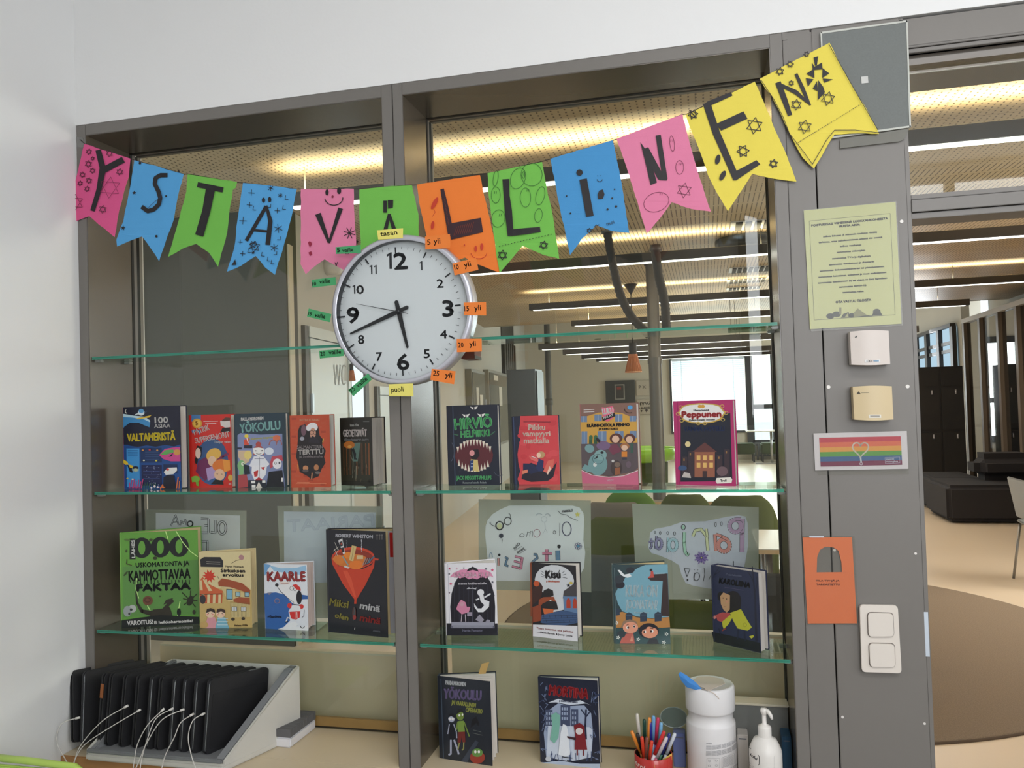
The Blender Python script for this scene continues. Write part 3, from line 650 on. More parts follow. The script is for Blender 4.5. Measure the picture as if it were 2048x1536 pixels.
# little handwritten tabs stuck round the rim
def tab(q, colname, col, words, label, tx, h, y=-0.0585, grp='small sticky tabs round the clock rim', ink=(24, 26, 24)):
    f = crop(*K, 'y', y); o = f(*q[0])
    t = thing('sticky_tab', label, 'note', o, group=grp)
    MB(o).prism([f(*p) for p in q], (0, -0.0005, 0)).build('tab_paper', papermat('tab_'+colname, col), t)
    a = Art(f, (0, -1, 0), o, base=0.0007)
    for w_, x0, y0, x1, y1, hh in words: a.text(w_, x0, y0, x1, y1, hh, ink, 0.9, wob=1.5)
    a.build('handwriting', t)
TG, TO, TY = (72, 160, 104), (236, 130, 56), (234, 224, 118)
tab([(657, 88), (880, 70), (878, 155), (668, 168)], 'yellow', TY, [('tasan', 688, 138, 832, 122, 40)], 'pale yellow tab reading tasan above the twelve', 0, 0)
tab([(1068, 140), (1280, 120), (1282, 238), (1070, 253)], 'orange', TO, [('5', 1088, 212, 1115, 210, 46), ('yli', 1143, 203, 1198, 200, 48)], 'orange tab reading 5 yli, on the rim above the one', 0, 0)
tab([(1300, 372), (1503, 322), (1523, 425), (1320, 472)], 'orange', TO, [('10', 1322, 425, 1358, 418, 42), ('yli', 1405, 406, 1462, 392, 46)], 'orange tab reading 10 yli, tilted upward at the two', 0, 0)
tab([(1398, 705), (1588, 700), (1590, 815), (1400, 812)], 'orange', TO, [('15', 1405, 778, 1443, 776, 44), ('yli', 1490, 773, 1545, 770, 48)], 'orange tab reading 15 yli, level with the three', 0, 0)
tab([(1337, 1015), (1550, 1012), (1552, 1122), (1340, 1128)], 'orange', TO, [('20', 1352, 1088, 1396, 1086, 42), ('yli', 1448, 1078, 1502, 1074, 46)], 'orange tab reading 20 yli, at the four', 0, 0)
tab([(1125, 1270), (1328, 1290), (1315, 1402), (1113, 1365)], 'orange', TO, [('25', 1135, 1325, 1185, 1332, 44), ('yli', 1238, 1342, 1295, 1350, 46)], 'orange tab reading 25 yli, below the five', 0, 0)
tab([(757, 1402), (965, 1395), (968, 1505), (762, 1503)], 'yellow', TY, [('puoli', 782, 1470, 884, 1462, 44)], 'pale yellow tab reading puoli below the six', 0, 0)
tab([(582, 1308), (612, 1362), (455, 1505), (412, 1450)], 'green', TG, [('25', 440, 1478, 476, 1446, 34), ('vaille', 498, 1432, 580, 1362, 38)], 'dark green tab reading 25 vaille, slanting at the seven', 0, 0)
tab([(163, 1115), (368, 1100), (375, 1160), (170, 1182)], 'green', TG, [('20', 176, 1160, 216, 1156, 36), ('vaille', 248, 1148, 352, 1140, 38)], 'dark green tab reading 20 vaille, beside the eight', 0, 0)
tab([(75, 755), (268, 803), (255, 872), (60, 825)], 'green', TG, [('15', 70, 812, 96, 818, 32), ('vaille', 126, 826, 214, 842, 36)], 'dark green tab reading 15 vaille, beside the nine', 0, 0)
tab([(98, 510), (303, 487), (310, 553), (105, 577)], 'green', TG, [('10', 108, 562, 140, 558, 32), ('vaille', 170, 546, 260, 534, 38)], 'dark green tab reading 10 vaille, beside the ten', 0, 0)
tab([(303, 232), (518, 213), (520, 282), (308, 290)], 'green', TG, [('5', 318, 276, 342, 274, 36), ('vaille', 364, 276, 455, 268, 34)], 'dark green tab reading 5 vaille, near the eleven', 0, 0)
# ================================================================ books
def page_mat(name, c):
    m = M(name, c, 0.8, noise=0.02); nt = m.node_tree; N = nt.nodes; L = nt.links; b = N['Principled BSDF']
    tc = N.new('ShaderNodeTexCoord'); wv = N.new('ShaderNodeTexNoise'); wv.inputs['Scale'].default_value = 240
    mp = N.new('ShaderNodeMapping'); mp.inputs['Scale'].default_value = (1, 1, 0.01); L.new(tc.outputs['Object'], mp.inputs[0]); L.new(mp.outputs[0], wv.inputs['Vector'])
    bp = N.new('ShaderNodeBump'); bp.inputs['Strength'].default_value = 0.6; bp.inputs['Distance'].default_value = 0.001
    L.new(wv.outputs['Fac'], bp.inputs['Height']); L.new(bp.outputs[0], b.inputs['Normal']); return m
PAGE_W = page_mat('pages_white', (214, 208, 200)); PAGE_C = page_mat('pages_cream', (212, 192, 146))
GR = 'books standing in the window niche'
def book(cr, quad, zs, label, base_col, draw, tf=0.004, tb=0.008, ang=10, spine=None, pages=None, hgt=None, inner=None):
    x0, y0, sc = cr; Q = [(x0+a/sc, y0+b/sc) for a, b in quad]
    BL = at(Q[3][0], Q[3][1], 'z', zs); BR = at(Q[2][0], Q[2][1], 'z', zs)
    U = V((BR.x-BL.x, BR.y-BL.y, 0)); w_ = U.length; U.normalize(); Nn = V((U.y, -U.x, 0))   # towards the viewer
    hl = at(Q[0][0], Q[0][1], 'y', BL.y).z-zs; hr = at(Q[1][0], Q[1][1], 'y', BR.y).z-zs; h = hgt or (hl+hr)/2
    base = V((BL.x, BL.y, zs)); t = thing('book', label, 'book', base, group=GR)
    Z = V((0, 0, 1)); bd = 0.0025
    cm = M('cover_'+'_'.join(map(str, base_col)), base_col, 0.4, noise=0.03, scale=30)
    sp = M('cover_'+'_'.join(map(str, spine or base_col)), spine or base_col, 0.4, noise=0.03, scale=30); pg = pages or PAGE_W
    O = V((0, 0, 0))
    MB().obox(O, U*w_, Z*h, -Nn*bd).build('front_cover', cm, t, bevel=0.0006, seg=1)
    MB().obox(U*0.003-Nn*bd+Z*0.003, U*(w_-0.006), Z*(h-0.006), -Nn*tf).build('front_pages', pg, t)
    a = math.radians(ang); U2 = U*math.cos(a)-Nn*math.sin(a); N2 = Nn*math.cos(a)+U*math.sin(a)
    piv = -Nn*(bd+tf)+U*0.001
    MB().obox(piv+U2*0.002-N2*0.0002+Z*0.003, U2*(w_-0.005), Z*(h-0.006), -N2*tb).build('back_pages', pg, t)
    bk = MB().obox(piv-N2*tb, U2*w_, Z*h, -N2*bd).build('back_cover', cm, t, bevel=0.0006, seg=1)
    if ang > 14:                                    # loose leaves fanned between the two halves
        for k, fr in enumerate((0.3, 0.62)):
            aa = a*fr; U3 = U*math.cos(aa)-Nn*math.sin(aa)
            MB().obox(piv+Z*0.003, U3*(w_-0.006), Z*(h-0.006), -(Nn*math.cos(aa)+U*math.sin(aa))*0.0008).build('loose_leaf', pg, t)
    e = piv-N2*(tb+bd)
    poly = [O+U*0.0008, -U*0.0022-Nn*0.0012, e-U2*0.0028+N2*0.001, e+U2*0.0005, piv-N2*0.001+U*0.001]
    MB().prism([p for p in poly], Z*h).build('spine', sp, t)
    H = homog(quad)
    def fn(px, py):
        u_, v_ = H(px, py); return V(base)+U*(w_*u_)+Z*(h*v_)
    A = Art(fn, Nn, base, eps=0.00004, base=0.00015)
    A.poly(quad, base_col); draw(A); A.build('cover_print', t, GLOSSINK)
    if inner: inner(t, U, U2, Nn, Z, w_, h, piv)
    return t
WH = (232, 230, 226)
CA, CB, CC_, CD, CE = (180, 780, 3.3032), (840, 780, 2.6947), (180, 1000, 3.1508), (840, 990, 2.6947), (820, 1290, 2.4976)

def b_ocean(a):
    nv, bl = (18, 22, 46), (22, 74, 140)
    a.poly([(228, 360), (600, 360), (605, 655), (228, 655)], bl)
    a.poly([(228, 165), (270, 172), (320, 175), (370, 180), (405, 215), (400, 245), (375, 235), (330, 215), (270, 215), (235, 240), (228, 250)], (62, 140, 196))
    a.poly([(228, 155), (300, 168), (370, 175), (404, 200), (404, 212), (360, 190), (290, 180), (228, 175)], (190, 220, 232))
    a.poly([(240, 250), (255, 225), (300, 218), (350, 225), (400, 252), (600, 250), (598, 360), (560, 372), (500, 362), (440, 374), (380, 364), (320, 375), (262, 364), (236, 335)], nv)
    a.ell(250, 140, 9, 13, (235, 235, 215)); a.ell(254, 138, 8, 11, nv)
    a.poly([(305, 188), (415, 165), (400, 180), (330, 192)], (228, 190, 60)); a.ell(348, 148, 22, 20, (222, 232, 236)); a.ell(348, 138, 17, 14, (90, 160, 210)); a.line([(328, 155), (308, 162)], 7, (220, 230, 235)); a.line([(368, 150), (388, 138)], 6, (40, 60, 90))
    a.text('100', 437, 218, 522, 215, 40, WH, 1.6); a.text('ASIAA', 432, 250, 538, 247, 26, WH, 0.6)
    a.text('VALTAMERISTÄ', 254, 337, 568, 328, 52, (236, 212, 52), 2.2)
    a.rect(247, 384, 332, 640, (64, 150, 214)); a.rect(340, 380, 478, 478, (24, 52, 98)); a.rect(344, 494, 478, 632, (22, 30, 78)); a.rect(488, 490, 580, 545, (16, 40, 84))
    for i in range(4): a.line([(256, 396+i*12), (322, 396+i*12)], 3, (30, 90, 150)); a.line([(356, 512+i*24), (464, 512+i*24)], 2.4, (70, 90, 150)); a.line([(370, 408+i*16), (460, 408+i*16)], 2.4, (60, 92, 140))
    a.poly([(462, 428), (500, 388), (560, 378), (600, 376), (602, 470), (540, 470), (490, 455)], (206, 70, 140)); a.poly([(470, 425), (505, 396), (555, 390), (560, 410), (505, 428)], (96, 170, 90)); a.poly([(525, 440), (555, 412), (545, 438)], nv); a.ell(580, 410, 22, 20, (210, 150, 80))
    a.poly([(228, 458), (250, 470), (262, 490), (240, 492), (226, 480)], (232, 196, 50)); a.poly([(250, 490), (290, 510), (285, 545), (268, 540)], nv); a.poly([(262, 490), (290, 498), (288, 516), (268, 510)], (232, 196, 50)); a.ell(306, 524, 24, 18, (120, 160, 190)); a.ell(306, 512, 20, 11, nv); a.ell(306, 526, 15, 10, (180, 190, 150))
    a.poly([(492, 540), (520, 512), (578, 510), (580, 530), (555, 555), (505, 560)], WH); a.ell(518, 524, 10, 8, (214, 50, 40)); a.poly([(490, 575), (520, 560), (560, 565), (575, 655), (485, 655)], (16, 18, 40))
    for i in range(9): a.line([(262+i*10, 652), (266+i*10+(i % 3)*5, 610-(i*17) % 28)], 6, (196, 66, 120))
    for i in range(7): a.line([(352+i*14, 652), (356+i*14, 622-(i*7) % 16)], 4, (50, 96, 66))
    for x, y in ((410, 646), (432, 636), (452, 642)): a.ell(x, y, 7, 8, (240, 220, 226))
    a.line([(470, 655), (484, 625), (492, 650)], 7, (226, 120, 60)); a.line([(465, 645), (502, 640)], 6, (226, 120, 60)); a.line([(575, 652), (588, 575)], 8, (206, 110, 60)); a.line([(592, 652), (596, 600)], 6, (206, 110, 60))
    rnd = random.Random(3)
    for i in range(34): a.ell(348+rnd.random()*128, 498+rnd.random()*130, 1.8, 1.8, (190, 200, 230), n=6)
    for x, y, c in ((360, 395, (220, 150, 70)), (405, 393, (210, 60, 60)), (455, 396, (220, 160, 80)), (448, 465, (220, 210, 80)), (366, 463, (230, 230, 200)), (256, 583, (220, 190, 80)), (290, 588, WH)): a.ell(x, y, 7, 5, c)
book(CA, [(228, 112), (600, 103), (605, 655), (228, 655)], ZS2, 'wide navy ocean book with a pink spine and yellow title, leftmost on its shelf', (18, 22, 46), b_ocean, 0.004, 0.010, 4, spine=(222, 92, 130))

def b_patrik(a):
    rd = (206, 44, 36)
    a.ell(810, 470, 106, 150, (52, 84, 130)); a.ell(812, 540, 95, 88, (58, 96, 146))
    a.rect(672, 165, 735, 210, (74, 120, 170)); a.poly([(672, 270), (735, 270), (728, 300), (705, 262), (680, 290)], (74, 120, 170)); a.ell(710, 222, 33, 33, (214, 160, 60)); a.ell(710, 222, 24, 24, (228, 184, 84)); a.text('5', 702, 234, 716, 232, 26, (150, 90, 30), 1.5)
    a.line([(752, 208), (850, 206)], 3, WH); a.line([(765, 224), (838, 222)], 3, WH)
    a.poly([(865, 205), (900, 190), (930, 200), (932, 245), (900, 250), (868, 235)], (216, 206, 200)); a.poly([(870, 205), (900, 180), (932, 182), (930, 202), (895, 206)], (90, 60, 50)); a.poly([(865, 280), (880, 250), (930, 248), (930, 275)], (30, 24, 28))
    a.text('PATRIK', 694, 300, 796, 262, 38, WH, 0.8); a.text('SUPERSENIORIT', 700, 355, 928, 308, 38, WH, 0.8); a.text('Torjan taiat', 822, 352, 932, 350, 15, WH, 0.4)
    a.poly([(698, 400), (712, 368), (742, 378), (738, 440), (700, 470)], (24, 22, 26)); a.ell(716, 420, 18, 36, (226, 196, 180)); a.ell(704, 468, 10, 22, (24, 22, 26))
    a.poly([(700, 540), (720, 470), (775, 440), (830, 480), (835, 560), (760, 600)], (110, 40, 86)); a.ell(820, 430, 52, 42, (226, 178, 84), -30); a.ell(810, 472, 28, 34, (228, 190, 160)); a.poly([(768, 520), (830, 500), (830, 580), (780, 600)], (176, 150, 196)); a.line([(840, 470), (880, 440), (918, 420)], 16, (120, 44, 84))
    a.ell(868, 500, 58, 42, (222, 120, 48), -8); a.poly([(880, 460), (928, 465), (930, 530), (890, 545)], (232, 150, 60)); a.ell(858, 560, 36, 38, (230, 186, 152)); a.poly([(800, 622), (830, 590), (880, 600), (885, 625)], (30, 26, 30)); a.line([(838, 555), (848, 556)], 3, (40, 30, 30)); a.line([(868, 556), (878, 557)], 3, (40, 30, 30))
    a.poly([(672, 575), (700, 570), (730, 585), (718, 605), (722, 635), (705, 632), (700, 605), (676, 610)], (122, 172, 66)); a.ell(700, 588, 28, 20, (130, 180, 70)); a.ell(930, 580, 16, 20, (220, 170, 70)); a.text('ARE', 918, 626, 936, 624, 12, WH)
book(CA, [(655, 168), (935, 158), (940, 645), (663, 645)], ZS2, 'red book with a gold medal, second on the upper left book shelf', (206, 44, 36), b_patrik, 0.004, 0.008, 3, spine=(176, 50, 36))

def b_yokoulu(a):
    a.poly([(968, 300), (985, 285), (1120, 295), (1265, 290), (1272, 500), (1290, 640), (978, 640)], (128, 138, 176))
    a.text('PAULA NORONEN', 990, 205, 1138, 196, 22, WH, 0.8); tq = (150, 200, 196)
    a.text('YÖKOULU', 985, 285, 1252, 262, 62, (30, 60, 70), 4); a.text('YÖKOULU', 985, 283, 1252, 260, 60, tq, 2.2); a.text('ja kadonnut kaupunki', 1040, 330, 1205, 318, 15, (196, 190, 90), 0.8)
    a.ell(1028, 305, 14, 12, (226, 200, 70)); a.poly([(1010, 330), (1042, 315), (1045, 370), (1015, 375)], (210, 80, 60)); a.line([(1030, 315), (1040, 350)], 5, WH); a.ell(1228, 318, 26, 20, (206, 110, 80)); a.ring(1205, 365, 26, 34, 7, (160, 96, 88), a0=180, a1=330); a.ring(1245, 370, 18, 40, 6, (160, 96, 88), a0=190, a1=350); a.rect(1012, 365, 1068, 385, (40, 40, 56)); a.rect(966, 380, 998, 392, (40, 40, 56))
    a.ell(1180, 405, 30, 24, (214, 220, 230)); a.poly([(975, 400), (1060, 400), (1050, 470), (1010, 500), (975, 440)], (206, 180, 150)); a.ell(1040, 430, 26, 30, (224, 202, 120))
    a.ell(1108, 360, 18, 18, (170, 74, 70)); a.poly([(1075, 400), (1085, 372), (1130, 372), (1146, 400), (1146, 430), (1075, 430)], (170, 80, 78)); a.poly([(1072, 385), (1110, 380), (1150, 388), (1145, 420), (1110, 440), (1078, 420)], WH); a.poly([(1085, 398), (1105, 402), (1090, 406)], (40, 40, 50)); a.poly([(1120, 402), (1140, 396), (1134, 406)], (40, 40, 50)); a.ring(1112, 414, 18, 10, 3, (60, 40, 50), a0=10, a1=170)
    a.poly([(1050, 500), (1080, 440), (1145, 440), (1185, 490), (1170, 505), (1060, 508)], (226, 226, 232)); a.poly([(1068, 500), (1168, 500), (1160, 560), (1130, 600), (1085, 595), (1066, 550)], (230, 228, 232)); a.line([(1118, 445), (1118, 600)], 3, (90, 90, 110)); a.poly([(1080, 540), (1110, 530), (1106, 570), (1086, 575)], (190, 50, 50)); a.poly([(1125, 512), (1155, 508), (1145, 530)], (190, 50, 50)); a.poly([(1085, 600), (1115, 575), (1148, 600), (1116, 650)], (176, 44, 50)); a.line([(1085, 455), (1150, 455)], 3, (120, 120, 140))
    a.ell(998, 500, 26, 36, (128, 178, 120)); a.ell(1008, 488, 12, 12, (220, 226, 200)); a.ell(1010, 488, 4, 4, (20, 30, 30)); a.poly([(985, 520), (1015, 520), (1012, 560), (985, 560)], (128, 178, 120)); a.poly([(978, 562), (1035, 555), (1050, 640), (978, 648)], (170, 70, 74))
    a.poly([(1185, 490), (1200, 440), (1265, 430), (1275, 470), (1240, 462), (1215, 500), (1190, 520)], (190, 76, 90)); a.ell(1235, 488, 30, 34, (232, 230, 234)); a.ell(1224, 484, 8, 9, (60, 60, 70)); a.ell(1224, 483, 5, 6, WH); a.ell(1250, 482, 6, 8, (60, 60, 70)); a.poly([(1180, 540), (1270, 530), (1285, 640), (1165, 640)], (24, 26, 34))
    a.poly([(1012, 490), (1050, 500), (1058, 555), (1020, 560)], (30, 40, 50)); a.rect(1045, 595, 1165, 648, (34, 40, 52)); a.rect(1065, 600, 1092, 616, WH); a.rect(1070, 626, 1095, 644, WH); a.rect(1138, 596, 1160, 612, WH); a.rect(1264, 580, 1276, 606, WH)
    a.poly([(1092, 655), (1116, 606), (1142, 650)], (218, 210, 200))
book(CA, [(945, 160), (1284, 150), (1303, 638), (965, 648)], ZS2, 'dark teal book with a ghostly white figure, third on the upper left shelf', (38, 58, 70), b_yokoulu, 0.004, 0.012, 5, spine=(34, 44, 54))

def b_terttu(a):
    for i in range(16):
        for j in range(5):
            a.rect(1330+j*56+(i % 2)*24, 182+i*29, 1362+j*56+(i % 2)*24, 196+i*29, (164, 62, 40) if (i*3+j) % 4 == 0 else (188, 82, 52), same=(i+j > 0)) if 1330+j*56+(i % 2)*24 < 1545 else None
    bk = (30, 24, 28)
    a.poly([(1372, 270), (1385, 235), (1420, 225), (1432, 250), (1470, 225), (1505, 240), (1515, 300), (1540, 330), (1530, 360), (1556, 400), (1545, 440), (1555, 480), (1530, 520), (1510, 570), (1460, 590), (1440, 570), (1385, 540), (1375, 480), (1360, 440), (1368, 380), (1372, 330)], bk)
    a.text('BOTEA KUNNAS', 1384, 205, 1512, 203, 15, (220, 170, 140), 0.5)
    a.ell(1468, 245, 34, 30, (224, 222, 224)); a.ell(1440, 250, 14, 20, (224, 222, 224)); a.ell(1470, 285, 20, 36, (196, 146, 122)); a.ring(1462, 280, 12, 13, 3, bk); a.ring(1484, 280, 10, 13, 3, bk); a.ell(1410, 265, 17, 36, (110, 80, 92)); a.ell(1400, 320, 14, 14, (160, 160, 170)); a.poly([(1440, 345), (1465, 300), (1500, 320), (1520, 350)], (40, 34, 44))
    a.text('SALMANTERIN', 1368, 386, 1535, 384, 22, (168, 160, 160), 0.5); a.text('TERTTU', 1375, 424, 1540, 420, 32, (206, 200, 196), 1.2); a.text('ja Sorkkasnuha', 1382, 446, 1535, 444, 15, (160, 150, 150), 0.4)
    a.ell(1424, 514, 18, 17, (190, 130, 90)); a.ell(1495, 510, 16, 20, (180, 120, 80)); a.ell(1424, 532, 20, 10, (90, 80, 80)); a.line([(1468, 545), (1464, 590)], 8, (190, 130, 90)); a.ell(1505, 545, 18, 10, (110, 100, 96)); a.line([(1372, 490), (1376, 530)], 6, (210, 140, 60)); a.line([(1540, 320), (1535, 345)], 6, (220, 180, 70))
    a.line([(1362, 615), (1562, 618)], 3, (226, 150, 110)); a.line([(1370, 608), (1450, 609)], 2, (226, 150, 110))
book(CA, [(1320, 168), (1575, 163), (1592, 640), (1333, 645)], ZS2, 'brick-orange book with a black jagged hole, fourth on the upper left shelf', (188, 76, 46), b_terttu, 0.020, 0.014, 16, spine=(176, 70, 44))

def b_geo(a):
    a.poly([(1662, 340), (1850, 340), (1862, 600), (1664, 600)], (46, 44, 30))
    for x, w_ in ((1680, 8), (1700, 5), (1722, 10), (1765, 6), (1800, 12), (1826, 6), (1846, 9)): a.line([(x, 560), (x-4, 350)], w_, (128, 76, 38) if x % 3 else (84, 56, 34))
    a.poly([(1730, 350), (1790, 345), (1770, 470), (1740, 470)], (90, 120, 110)); a.line([(1722, 430), (1740, 470), (1735, 580)], 4, (120, 124, 110)); a.line([(1760, 500), (1758, 590)], 3, (150, 150, 130))
    a.ell(1715, 360, 36, 24, (190, 112, 44)); a.ell(1718, 372, 14, 9, (220, 160, 80)); a.poly([(1730, 390), (1745, 380), (1760, 420), (1756, 462), (1746, 455), (1742, 420)], (18, 26, 30)); a.line([(1752, 440), (1765, 460)], 6, (24, 34, 34))
    a.text('Ismo Ylha', 1722, 240, 1778, 238, 17, (200, 200, 195), 0.6); a.text('GEOETSIVÄT', 1678, 306, 1830, 303, 46, (214, 204, 200), 2.0); a.text('Viktoriasaaren aarre', 1680, 334, 1842, 331, 18, (160, 160, 160), 0.5); a.line([(1806, 208), (1846, 208)], 2, (160, 160, 160))
    a.line([(1664, 612), (1862, 612)], 2, (60, 54, 44)); rnd = random.Random(9)
    for i in range(26): x = 1668+rnd.random()*180; y = 480+rnd.random()*110; a.line([(x, y), (x+rnd.uniform(-8, 8), y+20)], 2, (26, 22, 18) if i % 2 else (116, 100, 78))
book(CA, [(1655, 185), (1858, 180), (1870, 635), (1662, 628)], ZS2, 'small dark forest book against the mullion, rightmost on the upper left book shelf', (36, 32, 26), b_geo, 0.020, 0.016, 16, spine=(26, 26, 28))

def b_hirvio(a):
    gr, tooth = (96, 190, 120), (226, 218, 200)
    a.line([(178, 86), (190, 512)], 4, (70, 84, 108))
    for x, y, w_ in ((291, 97, 42), (248, 137, 42), (330, 135, 42)): a.poly([(x-w_/2, y-8), (x-w_/6, y-4), (x+w_/5, y-6), (x+w_/2, y-10), (x+w_/4, y+8), (x-w_/5, y+8)], (232, 228, 222)); a.ell(x, y+1, 3, 8, (16, 18, 28))
    a.text('HIRVIÖ', 190, 212, 388, 198, 60, gr, 3); a.text('&', 284, 220, 296, 219, 12, gr, 1); a.text('HELMIKKI', 222, 254, 374, 246, 36, gr, 1.8); a.line([(182, 236), (208, 242)], 5, (60, 110, 80)); a.line([(380, 240), (404, 222)], 5, (60, 110, 80))
    a.ell(292, 353, 102, 88, (92, 36, 44), -4)
    for i in range(11): x = 205+i*17.2; yt = 353-84*math.sqrt(max(0.05, 1-((x-292)/102)**2)); a.poly([(x-7, yt-4), (x+7, yt-5), (x+1, yt+30)], tooth)
    for i in range(10): x = 212+i*17.2; yb = 353+84*math.sqrt(max(0.05, 1-((x-292)/102)**2)); a.poly([(x-7, yb+3), (x+7, yb+3), (x-1, yb-34)], tooth)
    a.poly([(270, 350), (285, 320), (315, 318), (322, 350), (300, 378), (280, 372)], (34, 26, 34)); a.ell(281, 338, 14, 16, (222, 150, 150)); a.poly([(268, 430), (275, 372), (312, 375), (318, 440)], (214, 190, 120)); a.poly([(270, 380), (290, 376), (286, 432), (268, 436)], (40, 60, 110)); a.line([(276, 395), (286, 395)], 4, (190, 200, 220)); a.line([(275, 412), (286, 412)], 4, (190, 200, 220))
    a.text('JACK MEGGITT-PHILLIPS', 198, 483, 385, 482, 22, gr, 0.9); a.text('Kuvannut Isabelle Follath', 232, 504, 358, 503, 11, (180, 190, 190), 0.3)
    a.ring(160, 330, 26, 55, 4, (80, 84, 100), a0=-60, a1=70); a.ring(430, 420, 34, 42, 3, (80, 84, 100), a0=60, a1=150)
book(CB, [(147, 85), (415, 78), (430, 512), (157, 515)], ZS2, 'black-blue book with green title and a toothy red monster mouth, beside the mullion', (28, 33, 50), b_hirvio, 0.004, 0.014, 4, spine=(34, 42, 62))

def b_pikku(a):
    rd = (206, 66, 72)
    a.poly([(538, 140), (748, 137), (755, 508), (535, 509), (526, 480), (540, 440), (530, 400), (524, 350), (530, 310), (540, 270), (528, 230), (536, 190)], rd)
    rnd = random.Random(4)
    for i in range(26): a.ell(550+rnd.random()*190, 150+rnd.random()*340, 12+rnd.random()*20, 8+rnd.random()*12, (214, 76, 82) if i % 2 else (198, 58, 66), n=10)
    a.line([(500, 145), (518, 508)], 4, (60, 76, 110)); a.line([(556, 172), (706, 174)], 4, (120, 30, 44)); cr_ = (240, 222, 206)
    a.text('Pikku', 584, 218, 676, 217, 31, cr_, 1.1); a.text('vampyyri', 553, 250, 704, 249, 27, cr_, 1.1); a.text('matkalla', 560, 290, 698, 289, 31, cr_, 1.1)
    a.poly([(548, 480), (560, 410), (600, 395), (660, 420), (700, 440), (740, 390), (720, 470), (690, 490), (600, 495)], (36, 30, 44)); a.poly([(665, 440), (690, 385), (725, 375), (720, 420), (690, 450)], (218, 104, 90)); a.ell(654, 352, 22, 18, (186, 150, 104)); a.ell(641, 355, 12, 14, (236, 196, 172)); a.poly([(620, 440), (640, 372), (668, 385), (662, 440)], (36, 48, 92)); a.poly([(586, 358), (610, 368), (640, 378), (636, 392), (600, 380)], (226, 110, 104)); a.line([(600, 360), (632, 372)], 3, WH); a.poly([(556, 398), (610, 400), (640, 440), (600, 455), (556, 430)], (34, 40, 74)); a.poly([(550, 438), (580, 430), (582, 446), (552, 456)], (226, 130, 100)); a.poly([(684, 452), (700, 412), (708, 428), (690, 458)], (236, 200, 180))
book(CB, [(492, 142), (748, 137), (755, 508), (508, 510)], ZS2, 'small raspberry-red book with a navy spine edge, second on the upper right shelf', (30, 34, 56), b_pikku, 0.004, 0.008, 3, spine=(34, 38, 60))

